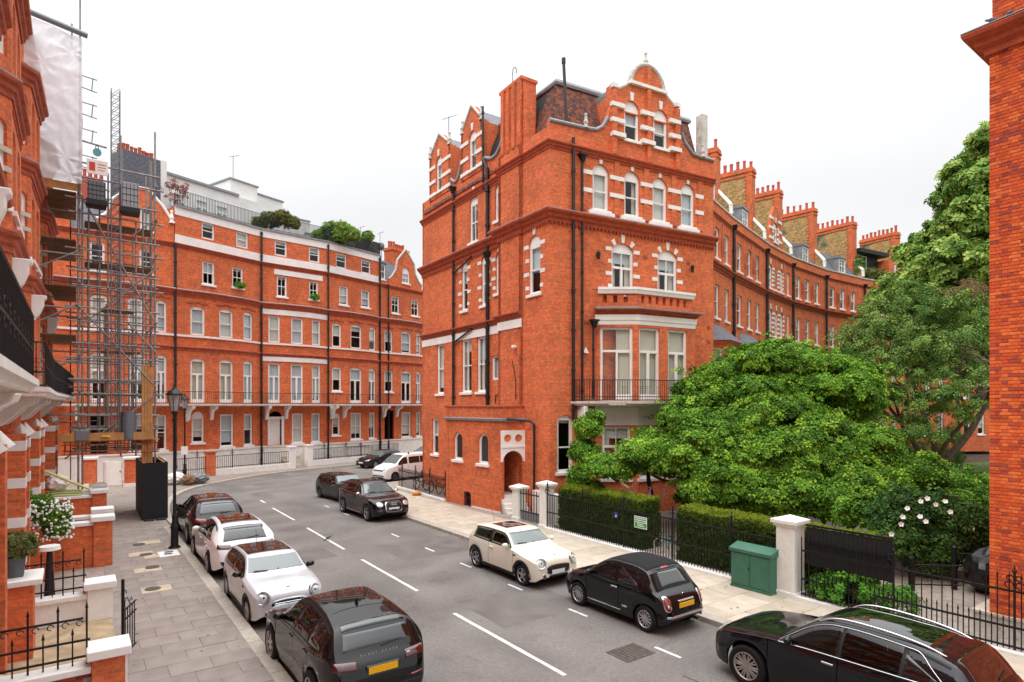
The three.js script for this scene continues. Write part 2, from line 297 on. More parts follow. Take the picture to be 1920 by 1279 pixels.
// ---------------------------------------------------------------- houses: faces with openings, windows, trim
const winCache = {};
function windowGeos(w, h, o) { // opening w x h, origin at the middle of the sill, front of the frame at z = 0
  const key = [w, h, o.rise, o.type, o.bars, o.blind, o.open].join();
  if (winCache[key]) return winCache[key];
  const fr = 0.075, st = 0.055, rise = o.rise || 0, top = h - (rise > 0.3 ? rise + 0.02 : rise * 0.7), holes = [], bars = o.bars || 1;
  const grid = (x0, x1, y0, y1, n) => { const bw = 0.028, cw = (x1 - x0 - bw * (n - 1)) / n; for (let i = 0; i < n; i++) holes.push([[x0 + i * (cw + bw), y0], [x0 + i * (cw + bw) + cw, y0], [x0 + i * (cw + bw) + cw, y1], [x0 + i * (cw + bw), y1]]); };
  const xi = w / 2 - fr - st, y0 = 0.07 + st, y1 = top - fr - st * 0.6;
  if (o.type === 'french') {
    const tr = y0 + (y1 - y0) * 0.68;
    grid(-xi, xi, tr + 0.07, y1, 1);
    const c = 0.075; if (!o.open) grid(-xi, -c, y0 + 0.18, tr - 0.06, 1); else holes.push([[-xi, 0.05], [-c * 0.2, 0.05], [-c * 0.2, tr - 0.03], [-xi, tr - 0.03]]);
    grid(c, xi, y0 + 0.18, tr - 0.06, 1);
  } else if (o.type === 'plain') grid(-xi, xi, y0, y1, bars);
  else if (o.type === 'arch') holes.push(archPts(-xi, xi, y0, h - fr - 0.02, Math.min(xi * 0.98, rise), 12));
  else if (o.type === 'cross') { const tr = y0 + (y1 - y0) * 0.62; grid(-xi, xi, tr + 0.06, y1, 2); grid(-xi, -0.06, y0, tr - 0.05, 1); grid(0.06, xi, y0, tr - 0.05, 1); }
  else { const mid = y0 + (y1 - y0) * (o.mid || 0.5); grid(-xi, xi, mid + 0.035, y1, bars); grid(-xi, xi, y0, mid - 0.025, o.barsLow ?? bars); }
  const outer = archPts(-w / 2, w / 2, 0, h, rise, rise > 0.3 ? 14 : 8);
  const frame = merge([ext(outer, holes, 0.09, 0)]);
  const gt = o.type === 'arch' ? h - 0.03 : top, glass = metreUV(prep(o.type === 'arch' ? new THREE.ShapeGeometry(shapeOf(archPts(-w / 2 + 0.05, w / 2 - 0.05, 0.03, gt, rise * 0.95, 12))).translate(0, 0, -0.05) : new THREE.PlaneGeometry(w - 0.1, top - 0.06).translate(0, top / 2, -0.05)));
  const b = o.blind ?? 0.5, bh = (y1 - y0) * b;
  const blind = b > 0 ? metreUV(prep(new THREE.PlaneGeometry((w - 0.06) * (o.open ? 0.5 : 1), bh + 0.12).translate(o.open ? w / 4 : 0, y1 + 0.1 - (bh + 0.12) / 2, -0.16))) : null;
  const cw = (w - 0.1) * 0.24, folds = [];
  if (o.curtain) for (const s of [-1, 1]) for (let i = 0; i < 5; i++) folds.push(new THREE.CylinderGeometry(cw / 7, cw / 7, top - 0.1, 6).translate(s * (w / 2 - 0.08 - (i + 0.5) * cw / 5), top / 2, -0.2));
  return winCache[key] = { frame, glass, blind, curtain: folds.length ? merge(folds) : null };
}
class House {
  constructor(name, label, P, Q, group, cat = 'house') {
    this.L = Math.hypot(Q[0] - P[0], Q[1] - P[1]);
    this.g = thing(name, label, cat, at(P), Math.atan2(Q[1] - P[1], Q[0] - P[0]), group); this.parts = new Map();
  }
  add(part, mat, ...geos) { const k = part + '|' + mat.uuid; if (!this.parts.has(k)) this.parts.set(k, { part, mat, geos: [] }); this.parts.get(k).geos.push(...geos); return this; }
  one(part, mat, geos) { return obj(part, geos, mat, this.g); }
  frameOf(a, b) { const L = Math.hypot(b[0] - a[0], b[1] - a[1]); return { L, turn: -Math.atan2(b[1] - a[1], b[0] - a[0]), o: a, d: [(b[0] - a[0]) / L, (b[1] - a[1]) / L] }; }
  // a wall face from plan point a to b (left to right seen from outside), y0..y1, with openings [{x (centre), w, y, h, ...}]
  face(a, b, y0, y1, opens = [], o = {}) {
    const f = this.frameOf(a, b), mat = o.mat || M.brick, dep = o.depth ?? 0.24;
    const holes = opens.filter(q => !q.shallow).map(q => archPts(q.x - q.w / 2, q.x + q.w / 2, q.y, q.y + q.h, q.rise || 0, q.rise > 0.3 ? 14 : 8));
    const g = ext(o.outline || [[0, y0], [f.L, y0], [f.L, y1], [0, y1]], holes, dep);
    const mx = new THREE.Matrix4().makeRotationY(f.turn).setPosition(a[0], 0, a[1]);
    if (o.single) this.one(o.part, mat, [prep(g).applyMatrix4(mx)]); else this.add(o.part || 'wall', mat, prep(g).applyMatrix4(mx));
    for (const q of opens) this.window(f, mx, q, dep);
    return { mx, f };
  }
  window(f, mx, q, dep) {
    if (q.type === 'hole') return;
    const geo = windowGeos(q.w, q.h, q), w = new THREE.Group(); w.name = q.name || 'window';
    w.position.set(f.o[0] + f.d[0] * q.x, q.y, f.o[1] + f.d[1] * q.x); w.rotation.y = f.turn; this.g.add(w);
    const inner = new THREE.Vector3(0, 0, -(q.set ?? 0.1));
    const sub = (n, ge, mat) => { if (!ge) return; const m = shade(new THREE.Mesh(ge, mat)); m.name = n; m.position.copy(inner); w.add(m); return m; };
    sub('frame', geo.frame, q.frameMat || M.white); sub('pane', geo.glass, q.paneMat || M.glass); sub('blind', geo.blind, q.blindMat || (hash(q.x * 7, q.y * 3) > 0.45 ? M.blind : M.blindBlue)); sub('curtain', geo.curtain, M.curtain);
    if (q.sill !== 0) { const s = shade(new THREE.Mesh(merge([rbx(-q.w / 2 - 0.1, q.w / 2 + 0.1, -0.13, 0.015, -0.12, q.sillOut ?? 0.1, 0.015)]), M.white)); s.name = 'sill'; w.add(s); }
    if (q.key) { // white keystone and blocks round an arched head and down the jambs
      const r = q.w / 2, spring = q.h - (q.rise || 0), R = (r * r + q.rise * q.rise) / (2 * q.rise), put = g => { const m = shade(new THREE.Mesh(metreUV(prep(g)), M.whiteWorn)); m.name = 'stone_block'; w.add(m); };
      for (const a of q.key === 3 ? [-0.6, 0, 0.6] : [0]) put(new THREE.ExtrudeGeometry(shapeOf([[-0.075, R + 0.01], [0.075, R + 0.01], [0.12, R + (a ? 0.3 : 0.42)], [-0.12, R + (a ? 0.3 : 0.42)]]), { depth: 0.08, bevelEnabled: false }).translate(0, 0, -0.05).rotateZ(-a).translate(0, q.h - R, 0));
      for (let k = 0, y = 0.35; k < (q.blocks || 0); k++, y += (spring - 0.35) / Math.max(1, q.blocks - 1)) for (const s of [-1, 1]) { const e = k % 2 ? 0.36 : 0.22; put(bx(s * (r - 0.005), s * (r + e), y - 0.09, y + 0.09, -0.05, 0.02)); }
    }
    if (q.hood) { const pts = []; const ww = q.w / 2; const m = shade(new THREE.Mesh(merge([bx(-ww - 0.22, -ww * 0.3, q.h + 0.16, q.h + 0.24, -0.03, 0.05), bx(ww * 0.3, ww + 0.22, q.h + 0.16, q.h + 0.24, -0.03, 0.05), bx(-ww * 0.32, ww * 0.32, q.h + 0.26, q.h + 0.34, -0.03, 0.06)]), M.moulding)); m.name = 'hood_mould'; w.add(m); }
  }
  finish() { for (const { part, mat, geos } of this.parts.values()) obj(part, geos, mat, this.g); return this; }
}
// pieces shared by several houses
function chimneyPots(h, x0, x1, z, y, n, dirZ = 0) {
  for (let i = 0; i < n; i++) {
    const t = n > 1 ? i / (n - 1) : 0.5, r = rr(0.11, 0.14), hh = rr(0.55, 0.8);
    const m = shade(new THREE.Mesh(metreUV(prep(lathe([[r * 1.15, 0], [r * 1.15, 0.08], [r, 0.14], [r * 0.92, hh - 0.12], [r * 1.12, hh - 0.08], [r * 1.12, hh], [r * 0.8, hh], [r * 0.7, 0.1]], 10))), M.clay));
    m.name = 'chimney_pot'; m.position.set(x0 + (dirZ ? 0 : (x1 - x0) * t), y, z + (dirZ ? (dirZ - z) * t : 0)); h.g.add(m);
  }
}
const finialGeo = (s = 1) => lathe([[0.17, 0], [0.19, 0.08], [0.13, 0.12], [0.12, 0.3], [0.18, 0.36], [0.15, 0.42], [0.09, 0.6], [0.07, 0.8], [0.11, 0.84], [0.09, 0.92], [0, 0.96]].map(p => [p[0] * s, p[1] * s]), 10);
function downpipe(h, x, z, y0, y1, r = 0.065, part = 'downpipe') {
  const g = [rod([x, y0, z], [x, y1, z], r, 8)]; for (let y = y0 + 0.4; y < y1; y += 1.85) g.push(rod([x, y, z], [x, y + 0.12, z], r * 1.4, 8)); h.one(part, M.pipe, g);
}
function hopper(h, x, z, y) { h.one('hopper', M.pipe, [new THREE.CylinderGeometry(0.2, 0.08, 0.32, 4, 1).rotateY(Math.PI / 4).translate(x, y, z), bx(x - 0.2, x + 0.2, y + 0.16, y + 0.24, z - 0.16, z + 0.16)]); }
// balcony or area railing along a plan path in local coordinates
function railGeo(path, y0, hgt, gap, o = {}) {
  const bars = [], rails = [], r = o.r ?? 0.011;
  for (let i = 0; i < path.length - 1; i++) {
    const a = path[i], b = path[i + 1], L = Math.hypot(b[0] - a[0], b[1] - a[1]), n = Math.max(1, Math.round(L / gap));
    for (const ry of o.rails || [0.08, hgt]) rails.push(rod([a[0], y0 + ry, a[1]], [b[0], y0 + ry, b[1]], 0.02, 5));
    for (let k = 0; k <= n; k++) { const x = lerp(a[0], b[0], k / n), z = lerp(a[1], b[1], k / n), big = o.post && k % o.post === 0, R = big ? r * 1.9 : r, top = y0 + hgt + (o.spike || 0) + (big && o.spike ? 0.08 : 0);
      bars.push(rod([x, y0, z], [x, top, z], R, 4)); if (o.spike) bars.push(new THREE.ConeGeometry(R * 1.9, 0.1, 4).translate(x, top + 0.04, z));
      if (o.scroll && k % o.scroll === 1) for (const yy of [0.42, 0.62]) for (const s of [-1, 1]) bars.push(new THREE.TorusGeometry(0.055, 0.009, 3, 8).translate(s * 0.055, 0, 0).rotateY(-Math.atan2(b[1] - a[1], b[0] - a[0])).translate(x, y0 + yy, z));
    }
  }
  return { bars, rails };
}
const GFR = 'brick terrace houses round the curve of the street';
// ---- the curved terrace across the street: shared storey heights, windows measured house by house
function terraceHouse(o) {
  const h = new House('terraced_house', o.label, o.P, o.Q, o.group ?? 'brick terraced houses round the bend'), L = h.L, D = 0.4;
  const bay = o.bay || [[0, 0], [0.55, 0], [2.35, D], [L - 1.9, D], [L - 0.35, 0.05], [L, 0]];
  const up = [[0, 0], [L, 0]];
  const onBay = (list, y0, y1, mat) => { // split openings over the facets of the bay
    for (let i = 0; i < bay.length - 1; i++) {
      const a = bay[i], b = bay[i + 1], f = Math.hypot(b[0] - a[0], b[1] - a[1]);
      const mine = list.filter(q => q.x >= a[0] && q.x < b[0]).map(q => ({ ...q, x: clamp((q.x - a[0]) / (b[0] - a[0]) * f, q.w / 2 + 0.12, f - q.w / 2 - 0.12) }));
      h.face(a, b, y0, y1, mine, { mat });
    }
  };
  const F = o.floors;
  onBay([...(F.g || []).map(q => ({ ...q }))], 1.85, 5.2, M.brick);
  onBay((F.f1 || []).map(q => ({ sill: 0, ...q })), 5.2, 9.4, M.brick);
  onBay(F.f2 || [], 9.4, 13.6, M.brick);
  h.face(up[0], up[1], 13.6, 16.9, F.f3 || []); h.face(up[0], up[1], 16.9, o.top ?? 19.6, F.f4 || [], { mat: M.brickDeep, outline: o.outline });
  // base, strings, cornices
  h.add('plinth', M.whiteWorn, sweep(bay, [[-0.2, -0.2], [0.05, -0.2], [0.05, 1.72], [0.12, 1.76], [0.12, 1.87], [-0.2, 1.87]]));
  h.add('sill_string', M.white, band(bay, 10.22, 10.36, 0.1));
  h.add('string_course', M.moulding, sweep(bay, [[-0.02, 9.2], [0.04, 9.2], [0.06, 9.34], [0.16, 9.42], [0.16, 9.5], [-0.02, 9.58]]));
  h.add('bay_cornice', M.moulding, cornice(bay, 13.62, 0.3, 0.45));
  h.add('bay_roof', M.lead, sweep(bay, [[-0.9, 13.62], [0.28, 13.625], [0.24, 13.68], [-0.9, 13.85]]));
  h.add('upper_string', M.moulding, cornice(up, 16.95, 0.22, 0.3));
  if (!o.gable) {
    h.one('white_band', M.white, [band(up, 17.0, 17.6, 0.045)]); h.one('white_band', M.white, [band(up, 19.02, 19.6, 0.05)]); h.add('parapet_coping', M.lead, band(up, 19.6, 19.72, 0.16, -0.5));
  }
  if (o.fascias) { h.one('fascia', M.white, [band(bay, 8.85, 9.22, 0.05)]); h.one('fascia', M.white, [band(bay, 12.72, 13.15, 0.05)]); h.one('fascia', M.white, [band([[1.1, 0], [L - 0.5, 0]], 16.12, 16.55, 0.05)]); }
  for (const x of o.brackets || []) { // white scroll brackets under the balcony
    const s = shapeOf([[0, 5.14], [1.0, 5.14], [0.96, 4.98], [0.8, 4.9], [0.55, 4.84], [0.4, 4.6], [0.34, 4.3], [0.28, 4.12], [0, 4.0]]);
    h.one('bracket', M.white, [new THREE.ExtrudeGeometry(s, { depth: 0.2, bevelEnabled: true, bevelSize: 0.015, bevelThickness: 0.015, bevelSegments: 1 }).rotateY(-Math.PI / 2).translate(x + 0.1, 0, 0.2)]);
  }
  const bp = [[-0.02, 1.15], [2.2, 1.5], [L - 1.8, 1.5], [L + 0.02, 1.15]];
  h.add('balcony_slab', M.stone, sweep(bp, [[-1.6, 5.13], [-0.08, 5.13], [0, 5.18], [0, 5.29], [-1.6, 5.31]]));
  const rg = railGeo(bp.map(p => [p[0], p[1] - 0.08]), 5.29, 0.9, 0.13, { scroll: 8 });
  h.add('balcony_railing', M.iron, ...rg.bars, ...rg.rails);
  // body behind the front: dark rooms, side walls, roof
  const dep = 9;
  h.add('rooms', M.room, bx(0.28, L - 0.28, 0, o.roomTop ?? 19.3, -6, -5.8), ...[0.9, 5.0, 9.3, 13.55, 16.75].filter(y => y < (o.roomTop ?? 19.3)).map(y => bx(0.28, L - 0.28, y, y + 0.2, -5.8, -0.3)));
  h.add('side_wall', M.brickDeep, bx(-0.01, 0.28, 0, (o.top ?? 19.6) - 0.03, -dep, -0.245), bx(L - 0.28, L + 0.01, 0, (o.top ?? 19.6) - 0.03, -dep, -0.245));
  if (!o.gable) h.add('roof', M.lead, bx(0.02, L - 0.02, 19.35, 19.45, -dep, -0.25));
  if (o.extra) o.extra(h, L);
  return h.finish();
}
const W = (x0, x1, y0, y1, o = {}) => ({ x: (x0 + x1) / 2, w: x1 - x0, y: y0, h: y1 - y0, ...o });
const TP = [[-24.4, 43.6], [-20.6, 49.4], [-16.3, 53.35], [-12.8, 58.1], [-9.3, 62.8]];
const grp = null;
const roofTerrace = (h, L, mat, o = {}) => { // railing round the flat roof and a white penthouse behind
  const r = railGeo([[0.05, 0.05], [L - 0.05, 0.05]], 19.72, 1.15, o.gap || 0.12, { r: o.r || 0.022 }); h.add('roof_railing', M.iron, ...r.bars, ...r.rails);
};
terraceHouse({ label: 'brick terraced house with tall roof railing and white penthouse, next to the scaffolded house', P: TP[0], Q: TP[1], floors: {
  f4: [W(1.99, 3.01, 17.78, 19.02, { blind: 0.2, sill: 0 }), W(4.78, 5.82, 17.76, 19.0, { blind: 0.9, sill: 0 })], f3: [W(2.04, 3.01, 14.34, 16.1, { bars: 2, barsLow: 2, blind: 0.5 }), W(4.44, 5.38, 14.5, 16.1, { bars: 2, blind: 0.1 })],
  f2: [W(1.06, 2.05, 10.4, 12.55, { rise: 0.2, blind: 1, sill: 0, hood: 1 }), W(3.14, 4.27, 10.4, 12.62, { rise: 0.22, blind: 1, sill: 0, hood: 1 }), W(5.15, 6.13, 10.42, 12.65, { rise: 0.2, blind: 1, sill: 0, hood: 1 })],
  f1: [W(1.06, 2.05, 5.36, 8.7, { rise: 0.2, type: 'french', blind: 1, blindMat: M.curtain }), W(3.16, 4.27, 5.36, 8.73, { rise: 0.22, type: 'french', blind: 1, blindMat: M.curtain }), W(5.15, 6.13, 5.36, 8.75, { rise: 0.2, type: 'french', blind: 1, blindMat: M.blindBlue })],
  g: [W(1.14, 1.99, 2.4, 4.72, { rise: 0.42, blind: 0.8 }), W(3.2, 4.31, 2.0, 4.5, { blind: 0.9 }), W(5.19, 6.13, 2.0, 4.5, { blind: 0.5 })] }, brackets: [0.75, 2.5],
  extra: (h, L) => {
    roofTerrace(h, L);
    h.add('penthouse', M.render, bx(0.02, 8.6, 19.45, 22.7, -8.5, -2.6), bx(6.4, 8.9, 22.7, 24.3, -8.5, -3.4), bx(8.9, 11.6, 19.45, 23.8, -8.5, -3.6));
    h.add('penthouse_coping', M.lead, bx(-0.05, 6.6, 22.7, 22.88, -8.6, -2.45), bx(6.3, 9.0, 24.3, 24.42, -8.6, -3.3), bx(8.9, 11.7, 23.8, 23.92, -8.6, -3.5));
    h.one('chimney', M.slate, [bx(-2.6, 0.0, 19, 23.3, -3.6, -1.9)]); h.one('chimney_end', M.render, [bx(-0.05, 0.35, 19, 23.35, -3.7, -1.8)]); chimneyPots(h, -2.5, -0.3, -2.7, 23.3, 9);
    for (const x of [1.6, 3.4, 5.1]) h.window({ o: [0, -2.55], d: [1, 0], turn: 0 }, null, W(x - 0.55, x + 0.55, 19.7, 21.5, { type: 'french', blind: 0.1, set: -0.06, sill: 0 }));
    downpipe(h, -0.02, 0.12, 0.3, 16.9, 0.09); downpipe(h, L - 0.02, 0.14, 0.3, 19.4, 0.08);
  } });
terraceHouse({ label: 'brick terraced house with white painted fascias and a white arched front door', P: TP[1], Q: TP[2], fascias: true, floors: {
  f4: [W(1.14, 2.18, 17.72, 19.0, { blind: 0.2, sill: 0 }), W(4.1, 5.09, 17.66, 18.95, { blind: 0.3, sill: 0 })], f3: [W(1.32, 2.18, 14.3, 16.05, { bars: 2, blind: 0.1 }), W(4.12, 4.95, 14.4, 16.0, { bars: 2, blind: 0.1 })],
  f2: [W(0.59, 1.5, 10.4, 12.6, { blind: 1, sill: 0 }), W(2.4, 3.41, 10.4, 12.6, { blind: 1, sill: 0 }), W(4.2, 5.1, 10.4, 12.6, { blind: 1, sill: 0 })],
  f1: [W(0.57, 1.5, 5.36, 8.68, { type: 'french', blind: 1, blindMat: M.blindBlue }), W(2.37, 3.41, 5.36, 8.68, { type: 'french', blind: 1 }), W(4.2, 5.1, 5.36, 8.68, { type: 'french', blind: 0.9 })],
  g: [W(0.62, 1.68, 1.9, 4.7, { rise: 0.5, type: 'hole' }), W(2.47, 3.41, 2.0, 4.5, { blind: 1 }), W(4.16, 5.07, 2.0, 4.5, { blind: 1 })] }, brackets: [0.35, 1.95],
  bay: [[0, 0], [0.45, 0], [1.95, 0.3], [4.0, 0.4], [5.55, 0.05], [5.84, 0]],
  extra: (h, L) => {
    roofTerrace(h, L, null, { gap: 0.1 }); downpipe(h, L - 0.02, 0.14, 0.3, 19.4, 0.08);
    h.one('front_door', M.white, [bx(0.72, 1.58, 1.9, 4.1, -0.25, -0.18).rotateY(-0.1)]); h.one('door_surround', M.white, [bx(0.52, 0.66, 1.9, 4.2, 0.0, 0.2), bx(1.62, 1.78, 1.9, 4.3, 0.2, 0.36), bx(0.5, 1.8, 4.05, 4.25, -0.1, 0.22)]);
    h.add('penthouse', M.render, bx(1.6, 5.8, 19.45, 22.2, -8.5, -3.6)); h.add('penthouse_coping', M.lead, bx(1.5, 5.82, 22.2, 22.32, -8.6, -3.5));
  } });
terraceHouse({ label: 'brick terraced house between two thick black downpipes, planted roof terrace above', P: TP[2], Q: TP[3], floors: {
  f4: [W(0.86, 2.06, 17.6, 18.9, { blind: 0.2, sill: 0 }), W(3.74, 4.87, 17.62, 18.9, { blind: 0.2, sill: 0 })], f3: [W(1.22, 2.23, 14.3, 16.05, { blind: 0.9 }), W(3.71, 4.75, 14.4, 16.05, { blind: 0.9 })],
  f2: [W(0.39, 1.27, 10.4, 12.55, { rise: 0.15, blind: 0.5, sill: 0, hood: 1 }), W(2.21, 3.45, 10.4, 12.6, { rise: 0.15, blind: 0.2, sill: 0, hood: 1 }), W(4.4, 5.39, 10.4, 12.6, { rise: 0.15, blind: 0.6, sill: 0, hood: 1 })],
  f1: [W(0.39, 1.27, 6.45, 8.65, { rise: 0.15, blind: 0.5, sill: 1 }), W(2.13, 3.45, 5.36, 8.68, { rise: 0.2, type: 'french', blind: 0.33 }), W(4.33, 5.36, 5.36, 8.68, { rise: 0.2, type: 'french', blind: 0.33 })],
  g: [W(0.35, 1.1, 2.5, 4.5, { rise: 0.35, blind: 0.4 }), W(2.21, 3.45, 2.05, 4.5, { bars: 2, blind: 0.8 }), W(4.36, 5.3, 2.05, 4.5, { bars: 2, blind: 0.6 })] }, brackets: [0.2, 1.5],
  bay: [[0, 0], [0.3, 0], [1.9, 0.35], [4.0, 0.4], [5.5, 0.1], [5.9, 0]],
  extra: (h, L) => { const r = []; for (let x = 0.05; x < L; x += 0.13) r.push(bx(x, x + 0.1, 19.72, 20.85, 0.0, 0.03)); for (const g of r) { const m = shade(new THREE.Mesh(metreUV(prep(g)), M.ironMatt)); m.name = 'fence_board'; h.g.add(m); } downpipe(h, L - 0.02, 0.14, 0.3, 19.4, 0.09);
    h.add('penthouse', M.render, bx(0.2, 3.6, 19.45, 21.0, -8.5, -3.4), bx(4.2, 5.7, 19.45, 20.6, -8.5, -2.6)); h.add('penthouse_coping', M.lead, bx(0.1, 3.7, 21.0, 21.12, -8.6, -3.3), bx(4.1, 5.72, 20.6, 20.75, -8.6, -2.5)); } });
terraceHouse({ label: 'gabled brick house at the end of the street, half hidden by the corner house', P: TP[3], Q: TP[4], gable: true, top: 17.2, roomTop: 17, floors: {
  f4: [], f3: [W(1.58, 2.6, 14.3, 16.0, { bars: 2, blind: 0.2 }), W(4.23, 5.3, 14.35, 16.0, { bars: 2, blind: 0.2 })],
  f2: [W(0.59, 1.5, 10.4, 12.55, { rise: 0.15, blind: 0.5, sill: 0, hood: 1 }), W(2.52, 3.8, 10.4, 12.6, { rise: 0.15, blind: 0.9, sill: 0, hood: 1 }), W(4.75, 5.6, 10.4, 12.6, { rise: 0.15, blind: 0.9, sill: 0, hood: 1 })],
  f1: [W(0.59, 1.54, 6.5, 8.65, { rise: 0.15, blind: 0.5, sill: 1 }), W(2.52, 3.85, 5.36, 8.65, { rise: 0.2, type: 'french', blind: 0.33 }), W(4.75, 5.6, 5.36, 8.65, { rise: 0.2, type: 'french', blind: 0.33 })],
  g: [W(0.6, 1.65, 1.9, 4.7, { type: 'hole' }), W(2.56, 3.8, 2.0, 4.5, { blind: 0.9 }), W(4.75, 5.6, 2.0, 4.5, { blind: 0.9 })] }, brackets: [0.3, 1.9],
  bay: [[0, 0], [0.3, 0], [2.1, 0.35], [4.1, 0.4], [5.6, 0.1], [5.86, 0]],
  extra: (h, L) => {
    h.face([1.2, 0.02], [5.7, 0.02], 16.9, 21, [W(1.79, 2.79, 17.5, 19.1, { rise: 0.5, bars: 2, blind: 0.5 })], { mat: M.brickDeep, outline: [[0, 16.9], [4.5, 16.9], [4.5, 17.6], [4.1, 17.9], [3.6, 18.6], [3.4, 19.6], [2.25, 20.9], [1.1, 19.6], [0.9, 18.6], [0.4, 17.9], [0, 17.6]] });
    h.one('gable_coping', M.stone, [polytube([[1.2, 17.62, 0], [1.6, 17.95, 0], [2.1, 18.65, 0], [2.3, 19.65, 0], [3.45, 20.95, 0], [4.6, 19.65, 0], [4.8, 18.65, 0], [5.3, 17.95, 0], [5.7, 17.62, 0]], 0.1)]);
    h.add('roof', M.slate, tri([[0, 17.1, -0.1], [L, 17.1, -0.1], [L, 20, -2.4], [0, 20, -2.4], [0, 20, -9], [L, 20, -9]], [0, 1, 2, 0, 2, 3, 3, 2, 5, 3, 5, 4]));
    h.window({ o: [0, -0.35], d: [1, 0], turn: 0 }, null, W(0.25, 1.05, 17.5, 19, { bars: 2, set: 0, blind: 0.1 })); h.add('dormer', M.slate, bx(0.18, 1.12, 19, 19.15, -2, -0.2), bx(0.18, 0.24, 17.3, 19, -2, -0.35), bx(1.06, 1.12, 17.3, 19, -2, -0.35));
    h.one('chimney', M.brick, [bx(3.6, 5.9, 17, 21.5, -3.4, -2.2), bx(3.5, 6.0, 21.3, 21.6, -3.5, -2.1)]); chimneyPots(h, 3.75, 5.7, -2.8, 21.6, 7);
    h.one('chimney', M.brick, [bx(0.4, 2.2, 17, 21.1, -4.4, -3.4), bx(0.3, 2.3, 20.9, 21.2, -4.5, -3.3)]); chimneyPots(h, 0.5, 2.0, -3.9, 21.2, 6);
    downpipe(h, 1.0, 0.2, 0.3, 17, 0.08);
  } });
// ---- the house behind the scaffold
terraceHouse({ label: 'brick house in the gap between the left row and the scaffolded house', P: [-34.4, 36.2], Q: [-29.25, 39.85], gable: true, top: 18.5, roomTop: 18.2, floors: { f3: [W(1, 2, 14.4, 16.2, {}), W(4, 5, 14.4, 16.2, {})], f2: [W(1, 2, 10.4, 12.6, { sill: 0 }), W(4, 5, 10.4, 12.6, { sill: 0 })], f1: [W(1, 2, 5.4, 8.7, { type: 'french' }), W(4, 5, 5.4, 8.7, { type: 'french' })], g: [W(1, 2, 2, 4.5, {}), W(4, 5, 2, 4.5, {})] }, bay: [[0, 0], [0.5, 0], [2.4, 0.3], [4.0, 0.35], [6.0, 0.05], [6.32, 0]], extra: (h, L) => h.add('roof', M.slate, bx(0, L, 18.3, 18.6, -9, -0.1)) });
terraceHouse({ label: 'gabled brick house behind the scaffold tower', P: [-29.2, 39.9], Q: TP[0], gable: true, top: 17.0, roomTop: 16.8, floors: {
  f3: [W(1.0, 1.85, 14.3, 16.3, { bars: 2, blind: 0.05 }), W(3.87, 4.65, 14.45, 16.2, { bars: 2, blind: 0.05 })],
  f2: [W(1.0, 1.95, 10.4, 12.7, { rise: 0.2, blind: 1, sill: 0, hood: 1 }), W(3.15, 4.05, 10.4, 12.7, { rise: 0.2, blind: 1, sill: 0, hood: 1 }), W(4.85, 5.55, 10.4, 12.7, { rise: 0.2, blind: 1, sill: 0, hood: 1 })],
  f1: [W(1.0, 1.95, 5.36, 8.8, { rise: 0.2, type: 'french', blind: 0.6 }), W(3.2, 4.15, 5.36, 8.8, { rise: 0.2, type: 'french', blind: 0.6 }), W(4.85, 5.55, 5.36, 8.8, { rise: 0.2, type: 'french', blind: 0.6 })],
  g: [W(1.0, 2.0, 1.9, 4.5, { type: 'hole' }), W(3.2, 4.2, 2.0, 4.5, { blind: 0.3 }), W(4.85, 5.55, 2.0, 4.5, { blind: 0.3 })] },
  bay: [[0, 0], [0.5, 0], [2.2, 0.4], [4.5, 0.4], [5.75, 0.05], [6.06, 0]],
  extra: (h, L) => {
    h.face([1.4, 0.02], [6.0, 0.02], 16.9, 21, [W(2.5, 3.25, 17.5, 19.2, { rise: 0.36, type: 'arch', blind: 1 })], { mat: M.brickDeep, outline: [[0, 16.9], [4.6, 16.9], [4.6, 18.3], [3.9, 19.4], [3.0, 20.4], [1.6, 20.4], [1.5, 19.9], [0.9, 19.3], [0.5, 18.2], [0, 17.8]] });
    h.one('gable_coping', M.white, [polytube([[1.4, 17.85, 0], [1.9, 18.25, 0], [2.3, 19.35, 0], [2.9, 19.95, 0], [3.0, 20.45, 0], [4.4, 20.45, 0], [5.3, 19.45, 0], [6.0, 18.35, 0]], 0.11)]);
    h.one('finial', M.white, [finialGeo(1.0).translate(5.85, 18.3, 0.1)]);
    h.add('roof', M.slate, tri([[0, 17.0, -0.1], [L, 17.0, -0.1], [L, 20, -2.4], [0, 20, -2.4], [0, 20, -9], [L, 20, -9]], [0, 1, 2, 0, 2, 3, 3, 2, 5, 3, 5, 4]));
    h.one('chimney', M.clay, [bx(0.4, 1.9, 17, 21.2, -3.0, -2.0)]); chimneyPots(h, 0.5, 1.8, -2.5, 21.2, 5); h.one('bracket', M.white, [rbx(0.2, 0.4, 4.2, 5.1, 0.05, 0.9, 0.05)]);
  } });
